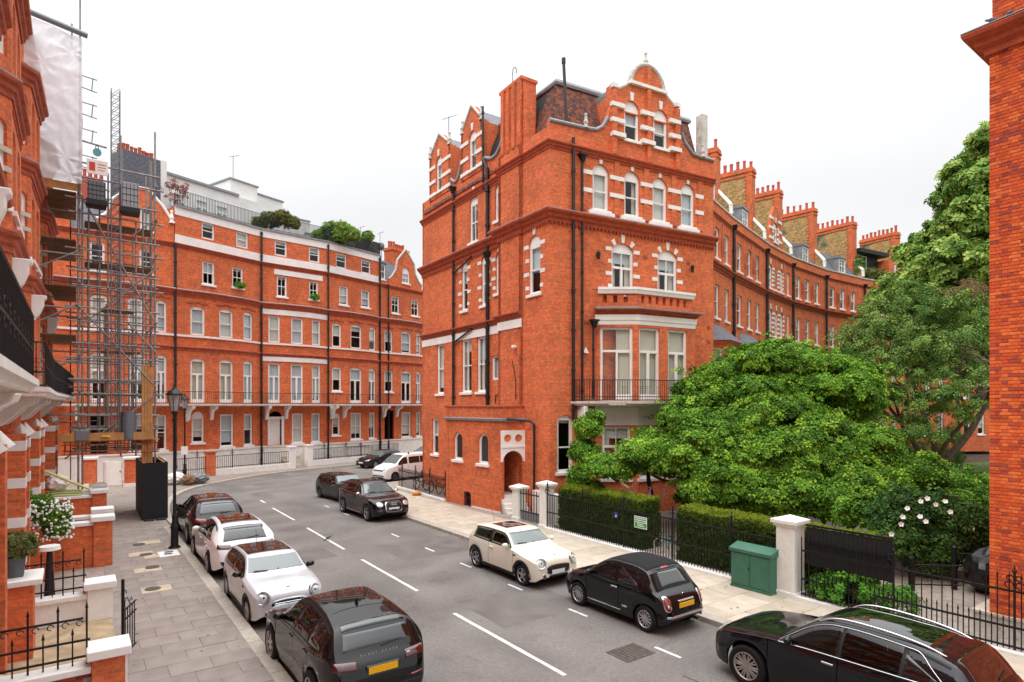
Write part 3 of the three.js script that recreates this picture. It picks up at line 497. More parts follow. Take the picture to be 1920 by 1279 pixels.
// ---- the tall corner house: front (B) along local x, flank (A) going back from the corner
{
  const h = new House('corner_house', 'tall corner house with curved white-trimmed gable, mansard roof and arched side porch', [1.70, 27.43], [1.70 + 8.82, 27.43 + 4.715]);
  const A = (s, off = 0) => [-0.095 * s - 0.9955 * off, -0.9955 * s + 0.095 * off];
  const LA = 14.3, LB = 10.3, IN = -0.4;
  const flank = [A(LA, IN), A(4.26, IN)], breast = [A(4.26, 0.06), A(2.14, 0.06)], corner = [A(2.14, 0), A(0, 0)];
  const onA = (s0, s1, y0, y1, o = {}) => ({ x: LA - (s0 + s1) / 2, w: Math.abs(s0 - s1), y: y0, h: y1 - y0, ...o });
  const B = (x0, x1, y0, y1, o) => W(x0, x1, y0, y1, o);
  // flank, storey by storey
  h.face(...flank, -0.2, 4.9, [onA(12.9, 12.0, 2.1, 4.35, { blind: 0.5, mid: 0.55 })]);
  h.face(...flank, 4.9, 9.55, [onA(12.24, 11.26, 5.9, 9.0, { blind: 0.9 }), onA(9.0, 7.83, 5.93, 9.0, { bars: 2, blind: 0.2, curtain: 1 }), onA(7.24, 6.07, 5.93, 9.0, { bars: 2, blind: 0.4, curtain: 1 }), onA(5.7, 4.95, 6.55, 7.85, { type: 'plain', blind: 1, sill: 0 })]);
  h.face(...flank, 9.55, 13.9, [onA(9.04, 8.29, 10.67, 13.45, { rise: 0.37, blind: 0.3, key: 1, blocks: 4 }), onA(6.77, 6.02, 10.67, 13.45, { rise: 0.37, bars: 2, blind: 0.6, key: 1, blocks: 4 }), onA(5.29, 4.6, 11.1, 13.3, { rise: 0.34, bars: 2, blind: 0.4, key: 1, blocks: 4 })]);
  h.face(...flank, 13.9, 18.45, [onA(8.07, 7.13, 14.4, 17.1, { rise: 0.47, bars: 2, blind: 0.1, key: 1 }), onA(5.35, 4.5, 14.97, 17.0, { rise: 0.4, bars: 2, blind: 0.4, key: 1 })]);
  h.face(...breast, -0.2, 17.9); h.face(A(4.26, IN), A(4.26, 0.06), -0.2, 17.9); h.face(A(2.14, 0.06), A(2.14, 0), -0.2, 17.9);
  h.face(...corner, -0.2, 13.9, [{ x: 2.14 - 1.17, w: 0.96, y: 10.44, h: 2.8, rise: 0.48, blind: 0.5, key: 1, blocks: 4 }]); h.face(...corner, 13.9, 17.95, []);
  h.face(A(LA, IN - 9), A(LA, IN), -0.2, 18.4);
  // front
  const f0 = [0, 0], f1 = [LB, 0];
  h.face(f0, f1, -0.2, 5.3, [B(0.42, 1.3, 2.1, 4.75, { rise: 0.2, blind: 0.05, mid: 0.45 })]); h.face(f0, f1, 5.3, 10.1, []);
  h.face(f0, f1, 10.1, 13.9, [B(3.53, 4.89, 10.62, 13.1, { rise: 0.35, type: 'cross', blind: 0.25, curtain: 1, key: 3, blocks: 4 }), B(6.42, 7.75, 10.62, 13.1, { rise: 0.35, type: 'cross', blind: 0.25, curtain: 1, key: 3, blocks: 4 })]);
  h.face(f0, f1, 13.9, 17.3, [2.41, 4.31, 6.1, 8.0].map((x, i) => B(x, x + 0.95, 14.5, 16.72, { rise: 0.36, blind: i === 1 ? 0 : 0.95, curtain: i === 1 ? 1 : 0, key: 1, frameMat: M.white })));
  const par = [[0, 17.3], [LB, 17.3], [LB, 18.25], [9.3, 18.25], [8.8, 18.3], [8.3, 18.75], [8.0, 19.3], [7.77, 19.6], [3.45, 19.6], [3.3, 19.0], [3.0, 18.5], [2.6, 18.25], [2.0, 18.2], [0, 18.15]];
  h.face(f0, f1, 17.3, 19.6, [B(4.25, 5.19, 18.2, 19.55, { type: 'hole' }), B(6.1, 7.04, 18.2, 19.55, { type: 'hole' })], { outline: par });
  h.one('parapet_coping', M.lead, [polytube([[8.0, 19.3, 0.02], [8.3, 18.78, 0.02], [8.8, 18.36, 0.02], [9.3, 18.3, 0.02], [LB, 18.3, 0.02]], 0.1), polytube([[0, 18.2, 0.0], [2.0, 18.25, 0.0], [2.6, 18.3, 0], [3.0, 18.55, 0], [3.3, 19.05, 0]], 0.1)]);
  // dormer front above the parapet
  h.face([3.45, 0.06], [7.77, 0.06], 17.3, 22.2, [B(0.8, 1.74, 18.2, 20.15, { rise: 0.44, blind: 0.45, key: 1 }), B(2.65, 3.59, 18.2, 20.15, { rise: 0.44, blind: 0.5, key: 1 })],
    { single: true, part: 'dormer_front', outline: [[0, 17.3], [4.32, 17.3], [4.32, 20.5], [4.05, 20.55], [3.75, 20.75], [3.45, 21.0], [3.3, 21.0], ...Array.from({ length: 11 }, (_, i) => { const a = i / 10 * Math.PI; return [2.28 + 1.02 * Math.cos(a), 21.0 + 1.1 * Math.sin(a)]; }), [1.1, 21.0], [0.85, 20.75], [0.55, 20.55], [0, 20.65]], depth: 0.4 });
  h.add('dormer_side', M.brick, bx(3.46, 3.75, 17.3, 20.4, -2.8, -0.35), bx(7.47, 7.76, 17.3, 20.4, -2.8, -0.35)); h.add('dormer_roof', M.lead, bx(3.46, 7.76, 20.2, 20.5, -3.2, -0.35));
  h.one('gable_coping', M.stone, [polytube(Array.from({ length: 13 }, (_, i) => { const a = i / 12 * Math.PI; return [5.73 - 1.06 * Math.cos(a), 21.02 + 1.15 * Math.sin(a), 0.02]; }), 0.13), polytube([[3.6, 20.75, 0], [3.95, 20.6, 0], [4.3, 20.8, 0], [4.6, 21.05, 0]], 0.1), polytube([[6.85, 21.05, 0], [7.2, 20.8, 0], [7.5, 20.6, 0], [7.75, 20.62, 0]], 0.1)]);
  h.one('gable_rib', M.brick, [bx(5.62, 5.84, 17.3, 22.0, 0.06, 0.2), bx(3.46, 3.72, 17.3, 20.4, 0.06, 0.2), bx(7.5, 7.76, 17.3, 20.4, 0.06, 0.2)]);
  h.one('finial', M.stone, [finialGeo(0.85).translate(5.73, 22.1, -0.1)]); h.one('finial', M.stone, [finialGeo(0.75).translate(1.98, 18.22, 0.05)]); h.one('finial', M.stone, [finialGeo(0.75).translate(9.48, 18.3, 0.05)]);
  for (const y of [18.15, 18.85, 19.6]) for (const [a, b] of [[3.42, 4.2], [5.23, 6.06], [7.08, 7.8]]) h.add('white_blocks', M.whiteWorn, bx(a, b, y, y + 0.2, 0.02, y === 18.15 ? 0.28 : 0.22));
  h.add('white_blocks', M.whiteWorn, bx(4.55, 6.9, 20.95, 21.1, 0.0, 0.22), bx(3.45, 3.75, 20.5, 20.72, -0.1, 0.22), bx(7.48, 7.78, 20.5, 20.7, -0.1, 0.22));
  for (const y of [15.25, 16.1]) for (const [a, b] of [[1.75, 2.36], [3.41, 4.26], [5.31, 6.05], [7.1, 7.95], [9.0, 9.55]]) h.add('white_blocks', M.whiteWorn, bx(a, b, y, y + 0.2, -0.02, 0.06));
  for (const x of [1.85, 3.85, 5.68, 7.5, 9.35]) h.add('pilaster', M.brick, bx(x - 0.17, x + 0.17, 14.4, 17.0, -0.02, 0.05));
  for (const x of [2.9, 4.77, 6.57, 8.47]) h.add('sill_bracket', M.whiteWorn, rbx(x - 0.75, x + 0.75, 14.25, 14.42, -0.02, 0.12, 0.02));
  // strings and cornices run round both faces
  const round = [...flank, ...breast.slice(0, 1), breast[1], corner[0], [0, 0], f1];
  h.add('main_cornice', M.terracotta, cornice(round, 14.1, 0.42, 0.5)); h.add('cornice_lead', M.lead, sweep(round, [[-0.02, 14.165], [0.4, 14.105], [0.4, 14.13], [-0.02, 14.28]]));
  h.add('upper_string', M.terracotta, cornice(round, 17.25, 0.24, 0.32));
  const dent = []; const dl = (a, b) => { const L = Math.hypot(b[0] - a[0], b[1] - a[1]), t = -Math.atan2(b[1] - a[1], b[0] - a[0]); for (let s = 0.1; s < L; s += 0.22) dent.push(bx(-0.05, 0.05, 13.5, 13.6, 0, 0.1).rotateY(t).translate(lerp(a[0], b[0], s / L), 0, lerp(a[1], b[1], s / L))); };
  dl(...flank); dl(...breast); dl(...corner); dl(f0, f1); h.add('dentils', M.moulding, ...dent);
  h.add('low_string', M.moulding, cornice([...flank, breast[0], breast[1]], 9.75, 0.25, 0.3)); h.add('fascia', M.white, band([...flank, breast[0], breast[1]], 9.0, 9.42, 0.04));
  // flank dormer gables
  for (const [s0, s1, pk, wi] of [[13.15, 10.3, 22.0, 11.85], [8.96, 6.5, 22.1, 7.65]]) {
    const a = A(s0, IN + 0.05), b = A(s1, IN + 0.05), w = s0 - s1;
    h.face(a, b, 18.2, pk, [{ x: s0 - wi, w: 0.8, y: 18.5, h: 2.2, rise: 0.4, bars: 1, blind: 0.5, key: 1 }], { single: true, part: 'dormer_front', mat: M.brickDeep, depth: 0.4, outline: [[0, 18.2], [w, 18.2], [w, 20.9], [w - 0.25, 20.95], [w / 2 + 0.12, pk], [w / 2 - 0.12, pk], [0.25, 20.95], [0, 20.9]] });
    h.one('gable_coping', M.stone, [polytube([[b[0], 20.95, b[1]], [(a[0] + b[0]) / 2, pk + 0.05, (a[1] + b[1]) / 2], [a[0], 20.95, a[1]]], 0.09)]);
    h.one('finial', M.stone, [finialGeo(0.85).translate(a[0] + 0.02, 20.9, a[1] + 0.15)]); h.one('finial', M.stone, [finialGeo(0.85).translate(b[0], 20.9, b[1] - 0.15)]);
    for (const y of [18.4, 19.2, 20.1]) { h.add('white_blocks', M.whiteWorn, band([A(s0 + 0.02, IN + 0.05), A(wi + 0.44, IN + 0.05)], y, y + 0.2, 0.05), band([A(wi - 0.44, IN + 0.05), A(s1 - 0.02, IN + 0.05)], y, y + 0.2, 0.05)); }
    h.add('dormer_side', M.brick, band([A(s1, IN + 0.05), A(s1, IN - 2.4)], 18.2, 20.8, 0.02, -0.25), band([A(s0, IN - 2.4), A(s0, IN + 0.05)], 18.2, 20.8, 0.02, -0.25));
    h.add('dormer_roof', M.slate, (() => { const c = A((s0 + s1) / 2, IN - 0.3), d = A((s0 + s1) / 2, IN - 3), a2 = A(s0, IN - 0.3), b2 = A(s1, IN - 0.3), a3 = A(s0, IN - 3), b3 = A(s1, IN - 3); return tri([[a2[0], 20.8, a2[1]], [c[0], pk - 0.1, c[1]], [b2[0], 20.8, b2[1]], [a3[0], 20.8, a3[1]], [d[0], pk - 0.1, d[1]], [b3[0], 20.8, b3[1]]], [0, 1, 4, 0, 4, 3, 1, 2, 5, 1, 5, 4]); })());
  }
  const scoop = (s0, s1) => polytube(Array.from({ length: 9 }, (_, i) => { const t = i / 8, p = A(lerp(s0, s1, t), IN + 0.02); return [p[0], 18.45 + 1.0 * (t < 0.5 ? Math.max(0, 0.35 - t) * 0.9 : (t - 0.5) ** 2 * 4), p[1]]; }), 0.1);
  h.one('parapet_coping', M.lead, [scoop(10.25, 8.98)]); h.one('parapet_coping', M.lead, [scoop(6.45, 4.3)]);
  h.add('wall', M.brick, ...[[10.3, 8.96], [6.5, 4.3]].map(([a, b]) => band([A(a, IN), A(b, IN)], 18.4, 18.55, 0, -0.2)));
  // chimney on the breast
  const cb = breast.map(p => p), ins = [A(2.14, -0.9), A(4.26, -0.9)];
  h.one('chimney', M.brickDark, [sweep([A(4.1, 0.02), A(2.2, 0.02), A(2.2, -0.85), A(4.1, -0.85)], [[-0.3, 17.2], [0, 17.2], [0, 21.0], [0.06, 21.05], [0.06, 21.2], [-0.3, 21.2]], true), ...[0, 1, 2, 3].map(i => sweep([A(3.95 - i * 0.5, 0.03), A(3.7 - i * 0.5, 0.03)], [[-0.1, 17.5], [0.09, 17.9], [0.09, 21.0], [-0.1, 21.0]]))]);
  h.add('chimney_shoulder', M.brick, sweep([A(2.2, -0.05), A(1.85, -0.05)], [[-0.5, 17.9], [0, 17.9], [0, 20.4], [-0.5, 20.5]]));
  // mansard: slopes behind the parapet, each tile a small slab
  const corners = [[-1.0, -13.9], [0.35, -0.35], [9.75, -0.35]], topc = [[0.35, -13.8], [1.25, -1.35], [9.75, -1.35]];
  h.add('mansard_board', M.ironMatt, tri([[corners[1][0], 17.6, corners[1][1]], [corners[2][0], 17.6, corners[2][1]], [topc[2][0], 20.8, topc[2][1]], [topc[1][0], 20.8, topc[1][1]], [corners[0][0], 17.6, corners[0][1]], [topc[0][0], 20.8, topc[0][1]]], [0, 1, 2, 0, 2, 3, 4, 0, 3, 4, 3, 5]));
  h.add('roof', M.lead, sweep([topc[0], topc[1], topc[2], [9.75, -9], [9, -13.8]], [[-3, 20.75], [0.12, 20.72], [0.16, 20.84], [0.1, 20.98], [-3, 21.05]]), bx(1.3, 9.7, 20.8, 21.0, -13.6, -1.4));
  const tg = [[], [], []];
  const tiles = (a, b, c, d, from, to) => { // a,b eaves; d,c top
    const rows = 24; for (let r = 0; r < rows; r++) { const t0 = r / rows, L = Math.hypot(b[0] - a[0], b[1] - a[1]), n = Math.round(L / 0.2); for (let i = 0; i < n; i++) { const u = (i + (r % 2 ? 0.5 : 0)) / n; if (u < from || u > to || u > 1) continue; const lx = lerp(lerp(a[0], b[0], u), lerp(d[0], c[0], u), t0), lz = lerp(lerp(a[1], b[1], u), lerp(d[1], c[1], u), t0), y = lerp(17.6, 20.75, t0);
      const turn = -Math.atan2(b[1] - a[1], b[0] - a[0]), g = bx(-0.096, 0.096, 0, 0.165, 0, 0.02 + rnd() * 0.012).rotateX(-0.29 + rr(-0.03, 0.03)).rotateY(turn).translate(lx, y, lz); tg[Math.floor(rnd() * 3)].push(prep(g)); } } };
  tiles(corners[1], corners[2], topc[2], topc[1], 0, 1); tiles(corners[0], corners[1], topc[1], topc[0], 0, 1);
  tg.forEach((g, i) => stuff(h.one('roof_tiles', [M.tileA, M.tileB, M.tileC][i], g)));
  h.one('party_wall', M.stone, [bx(9.8, 10.2, 17.4, 20.85, -0.75, -0.3)]);
  h.one('chimney', M.brick, [bx(8.7, 10.2, 19, 22.9, -4.4, -3.4), bx(8.6, 10.3, 22.5, 22.75, -4.5, -3.3), bx(8.55, 10.35, 22.9, 23.05, -4.55, -3.25)]); chimneyPots(h, 8.85, 10.05, -3.9, 23.05, 4);
  // first-floor bay with balcony, ground-floor bay below
  const bay = [[2.55, 0], [4.31, 1.0], [7.97, 1.0], [8.3, 0]], bl = 2.02;
  h.face(bay[0], bay[1], 5.3, 9.05, [{ x: bl / 2, w: 1.55, y: 5.42, h: 3.5, type: 'french', blind: 1, open: 1, sill: 0, blindMat: M.curtain }]);
  h.face(bay[1], bay[2], 5.3, 9.05, [{ x: 0.72, w: 1.3, y: 5.42, h: 3.5, type: 'french', blind: 1, sill: 0, blindMat: M.curtain }, { x: 2.52, w: 1.28, y: 5.42, h: 3.5, type: 'french', blind: 1, sill: 0, blindMat: M.curtain }]);
  h.face(bay[2], bay[3], 5.3, 9.05);
  h.add('bay_fascia', M.white, sweep(bay, [[-0.2, 9.03], [0.02, 9.03], [0.04, 9.22], [0.07, 9.24], [0.09, 9.5], [-0.2, 9.5]])); h.add('bay_cornice', M.moulding, cornice(bay, 9.76, 0.32, 0.28)); h.add('bay_lead', M.lead, sweep(bay, [[-0.3, 9.83], [0.31, 9.765], [0.31, 9.82], [-0.3, 9.95]]));
  { // brick parapet of the little balcony over the bay: arched gaps and a white coping
    const seg = (a, b, xs) => h.face(a, b, 9.85, 10.55, xs.map(x => ({ x, w: 0.2, y: 10.1, h: 0.38, rise: 0.09, type: 'hole' })), { part: 'balcony_parapet', depth: 0.22, mat: M.brickDeep });
    seg([2.75, 0], [4.31, 0.88], [0.3, 0.8, 1.3]); seg([4.31, 0.88], [7.9, 0.88], [0.4, 0.85, 1.3, 1.75, 2.2, 2.65, 3.1]); seg([7.9, 0.88], [8.2, 0], [0.5]);
    h.add('parapet_stone', M.white, sweep([[2.7, 0], [4.31, 0.9], [7.92, 0.9], [8.25, 0]], [[-0.28, 10.52], [0.06, 10.52], [0.1, 10.66], [0.13, 10.7], [0.13, 10.82], [-0.28, 10.84]]));
  }
  const slabP = [[1.15, 0], [1.2, 0.45], [3.95, 1.95], [8.35, 1.95], [10.2, 0.7], [10.25, 0]];
  h.add('balcony_slab', M.stone, sweep(slabP, [[-1.2, 5.17], [-0.1, 5.17], [-0.04, 5.24], [0, 5.28], [0, 5.38], [-1.2, 5.4]]), bx(2.5, 9.6, 5.2, 5.36, 0, 1.5)); h.one('balcony_bracket', M.whiteWorn, [rbx(1.5, 1.75, 4.6, 5.16, 0, 0.6, 0.06)]);
  const rg = railGeo(slabP.map(p => [p[0] + (p[0] < 5 ? 0.06 : -0.06), Math.max(0.03, p[1] - 0.08)]), 5.39, 0.98, 0.115, { scroll: 6, rails: [0.06, 0.2, 0.98], r: 0.016 });
  h.add('balcony_railing', M.iron, ...rg.bars, ...rg.rails);
  for (const [a, b, xs] of [[bay[0], bay[1], [1.0]], [bay[1], bay[2], [0.75, 2.55]], [bay[2], bay[3], []]]) { h.face(a, b, -0.2, 4.25, xs.map(x => ({ x, w: 1.35, y: 1.7, h: 2.5, type: 'cross', blind: 0.2, curtain: 1 }))); h.face(a, b, 4.25, 5.18, [], { mat: M.white, part: 'bay_fascia' }); }
  h.one('fascia_ornament', M.ironMatt, [0, 1].flatMap(k => [tube(Array.from({ length: 9 }, (_, i) => [4.6 + k * 1.8 + i * 0.13, 4.62 + 0.07 * Math.sin(i * 1.3), 1.02]), 0.012, 4), tube(Array.from({ length: 7 }, (_, i) => [4.9 + k * 1.8 + i * 0.09, 4.68 - 0.05 * Math.cos(i * 1.1), 1.02]), 0.012, 4)]));
  // pipes
  downpipe(h, 1.24, 0.12, 4.5, 17.6, 0.075); downpipe(h, 1.73, 0.12, 5.4, 16.6, 0.06); hopper(h, 1.73, 0.16, 16.7); downpipe(h, 2.35, 0.14, 5.5, 8.9, 0.05); hopper(h, 2.35, 0.22, 9.0);
  h.one('downpipe', M.pipe, [rod([1.24, 4.5, 0.12], [1.62, 3.9, 0.2], 0.075, 8), rod([1.62, 3.9, 0.2], [1.62, -0.1, 0.2], 0.075, 8)]);
  const pA = (s, y0, y1, r) => { const p = A(s, IN + 0.13); downpipe(h, p[0], p[1], y0, y1, r); };
  pA(9.78, 5.2, 17.9, 0.08); pA(5.89, 5.2, 18.0, 0.1); pA(6.35, 17.0, 21.5, 0.06); { const p = A(5.89, IN + 0.2); hopper(h, p[0], p[1], 13.2); const q = A(9.78, IN + 0.2); hopper(h, q[0], q[1], 17.9); }
  { const a = A(6.35, IN + 0.13), b = A(5.89, IN + 0.13), c = A(7.6, IN + 0.12), d = A(9.78, IN + 0.12); h.one('waste_pipe', M.pipe, [rod([a[0], 18.7, a[1]], [b[0], 17.9, b[1]], 0.07, 8)]); h.one('waste_pipe', M.pipe, [rod([c[0], 13.6, c[1]], [d[0], 13.0, d[1]], 0.05, 8)]); h.one('waste_pipe', M.pipe, [rod([c[0], 9.5, c[1]], [d[0], 8.9, d[1]], 0.05, 8)]); }
  h.one('vent_pipe', M.pipe, [rod([1.1, 17.9, -0.2], [1.0, 21.3, -0.35], 0.075, 8), rod([1.0, 21.2, -0.35], [1.0, 21.45, -0.35], 0.1, 8)]);
  { const p = A(3.6, -0.4); h.one('hooked_rod', M.steel, [tube([[p[0], 21.1, p[1]], [p[0], 22.2, p[1]], [p[0] + 0.05, 22.4, p[1]], [p[0] + 0.18, 22.4, p[1]], [p[0] + 0.22, 22.15, p[1]]], 0.03, 5)]); }
  // wall lanterns, alarm box, vents, camera
  for (const x of [2.6, 8.6]) h.one('wall_lantern', M.ironMatt, [new THREE.CylinderGeometry(0.1, 0.07, 0.28, 6).translate(x, 12.25, 0.2), new THREE.ConeGeometry(0.13, 0.14, 6).translate(x, 12.46, 0.2), bx(x - 0.02, x + 0.02, 12.3, 12.34, 0, 0.2)]);
  h.one('alarm_box', M.white, [new THREE.CylinderGeometry(0.2, 0.05, 0.1, 3).rotateX(Math.PI / 2).rotateZ(Math.PI / 3).translate(1.95, 7.75, 0.05)]);
  for (const [x, y] of [[9.95, 9.35], [9.95, 8.6], [5.6, 12.6], [8.5, 12.6], [2.05, 9.1]]) h.one('air_vent', M.moulding, [bx(x - 0.12, x + 0.12, y - 0.09, y + 0.09, -0.02, 0.02), bx(x - 0.1, x + 0.1, y - 0.01, y + 0.01, 0.02, 0.03)]);
  // side porch
  const p0 = [-2.33, -6.76], p1 = [-1.41, -2.15], p2 = [-0.15, -2.0], pb = [-0.5, -6.9], pl = Math.hypot(p1[0] - p0[0], p1[1] - p0[1]);
  h.face(p0, p1, -0.2, 5.1, [W(0.73, 1.55, 2.35, 3.8, { rise: 0.41, type: 'arch', blind: 0, paneMat: M.leaded }), W(2.9, 3.75, 2.3, 3.8, { rise: 0.42, type: 'arch', blind: 0, paneMat: M.leaded }), W(1.66, 2.3, 0.02, 0.8, { rise: 0.1, type: 'hole' })], { part: 'porch_wall', mat: M.brick });
  h.face(p1, p2, -0.2, 5.1, [W(0.14, 1.15, 0.3, 3.02, { rise: 0.5, type: 'hole' })], { part: 'porch_wall', mat: M.brick, depth: 0.3 });
  h.face(pb, p0, -0.2, 5.1, [], { part: 'porch_wall' });
  h.add('porch_gutter', M.lead, sweep([pb, p0, p1, p2], [[-0.05, 4.42], [0.1, 4.44], [0.14, 4.55], [-0.05, 4.6]])); h.add('porch_coping', M.moulding, sweep([pb, p0, p1, p2], [[-0.3, 5.1], [0.05, 5.1], [0.05, 5.18], [-0.3, 5.2]])); h.add('porch_roof', M.lead, tri([[p0[0], 4.9, p0[1]], [p1[0], 4.9, p1[1]], [p2[0], 4.9, p2[1]], [pb[0], 4.9, pb[1]]], [0, 1, 2, 0, 2, 3]));
  { // white arched panel with two round openings above the porch entrance
    const L = Math.hypot(p2[0] - p1[0], p2[1] - p1[1]), circ = (x, y, r) => Array.from({ length: 16 }, (_, i) => [x + r * Math.cos(i / 16 * 6.283), y + r * Math.sin(i / 16 * 6.283)]);
    const arc = Array.from({ length: 13 }, (_, i) => { const a = Math.PI * i / 12; return [L / 2 - 0.52 * Math.cos(a), 2.5 + 0.52 * Math.sin(a)]; });
    const out = [[0.02, 2.5], ...arc, [L - 0.02, 2.5], [L - 0.02, 4.0], [0.02, 4.0]];
    const mx = new THREE.Matrix4().makeRotationY(-Math.atan2(p2[1] - p1[1], p2[0] - p1[0])).setPosition(p1[0], 0, p1[1]);
    h.one('arch_panel', M.white, [prep(ext(out, [circ(L * 0.28, 3.62, 0.19), circ(L * 0.72, 3.62, 0.19)], 0.1, 0.075)).applyMatrix4(mx), prep(bx(0, L, 3.18, 3.26, 0.075, 0.11)).applyMatrix4(mx)]);
    h.one('roundel', M.brick, [prep(bx(0.1, L - 0.1, 3.4, 3.85, -0.01, 0.01)).applyMatrix4(mx)]);
    for (let i = 0; i < 5; i++) h.one('step', M.whiteWorn, [prep(bx(0.06, L - 0.06, -0.1, 0.2 + i * 0.17, -0.2 - i * 0.28, 1.0 - i * 0.28)).applyMatrix4(mx)]);
    const mxp = new THREE.Matrix4().makeRotationY(-Math.atan2(p1[1] - p0[1], p1[0] - p0[0])).setPosition(p0[0], 0, p0[1]);
    const gr = []; for (let i = 0; i < 5; i++) gr.push(bx(1.72 + i * 0.13, 1.74 + i * 0.13, 0.02, 0.76, -0.06, -0.04)); gr.push(bx(1.68, 2.28, 0.1, 0.13, -0.065, -0.035), bx(1.68, 2.28, 0.5, 0.53, -0.065, -0.035));
    h.one('basement_grille', M.iron, gr.map(g => prep(g).applyMatrix4(mxp))); h.one('basement_window', M.leaded, [prep(bx(1.6, 2.4, -0.1, 0.9, -0.3, -0.2)).applyMatrix4(mxp)]);
    h.one('porch_plinth', M.whiteWorn, [prep(bx(2.4, pl + 0.04, -0.2, 0.12, -0.02, 0.05)).applyMatrix4(mxp)]);
    h.one('porch_downpipe', M.pipe, [polytube([[-1.15, 4.56, -1.98], [-0.32, 4.46, -1.2], [-0.25, 4.3, -0.95], [-0.25, 0.1, -0.95]], 0.06, 8)]);
    h.one('porch_interior', M.brick, [tri([[p0[0] + 0.4, 4.5, p0[1] + 0.3], [-0.5, 4.5, -6.6], [-0.5, 0, -6.6], [p0[0] + 0.4, 0, p0[1] + 0.3]], [0, 1, 2, 0, 2, 3])]);
  }
  // rooms behind the windows, back
  h.add('rooms', M.room, bx(5.4, LB - 0.3, 0, 17.5, -13.6, -5.2), ...[0.9, 5.15, 9.9, 13.7, 17.35].map(y => bx(0.45, LB - 0.3, y, y + 0.18, -13.6, -0.3)), bx(3.8, 7.4, 18.0, 20.3, -2.9, -2.7));
  h.add('wall', M.brick, bx(LB - 0.3, LB, -0.2, 18.0, -13.8, -0.25));
  // cables and a small pipe run above the porch roof
  { const c = A(5.2, IN + 0.05), d = A(2.6, 0.1); h.one('wall_cable', M.pipe, [polytube([[c[0], 5.3, c[1]], [c[0], 5.75, c[1]], [A(4.4, IN + 0.08)[0], 5.75, A(4.4, IN + 0.08)[1]]], 0.025, 5), polytube([[d[0], 5.5, d[1]], [d[0], 6.4, d[1]], [d[0] - 0.03, 7.4, d[1] - 0.3]], 0.02, 5)]); h.one('security_light', M.white, [rbx(d[0] - 0.2, d[0], 8.0, 8.14, d[1] - 0.1, d[1] + 0.1, 0.03)]); }
  h.finish();
}
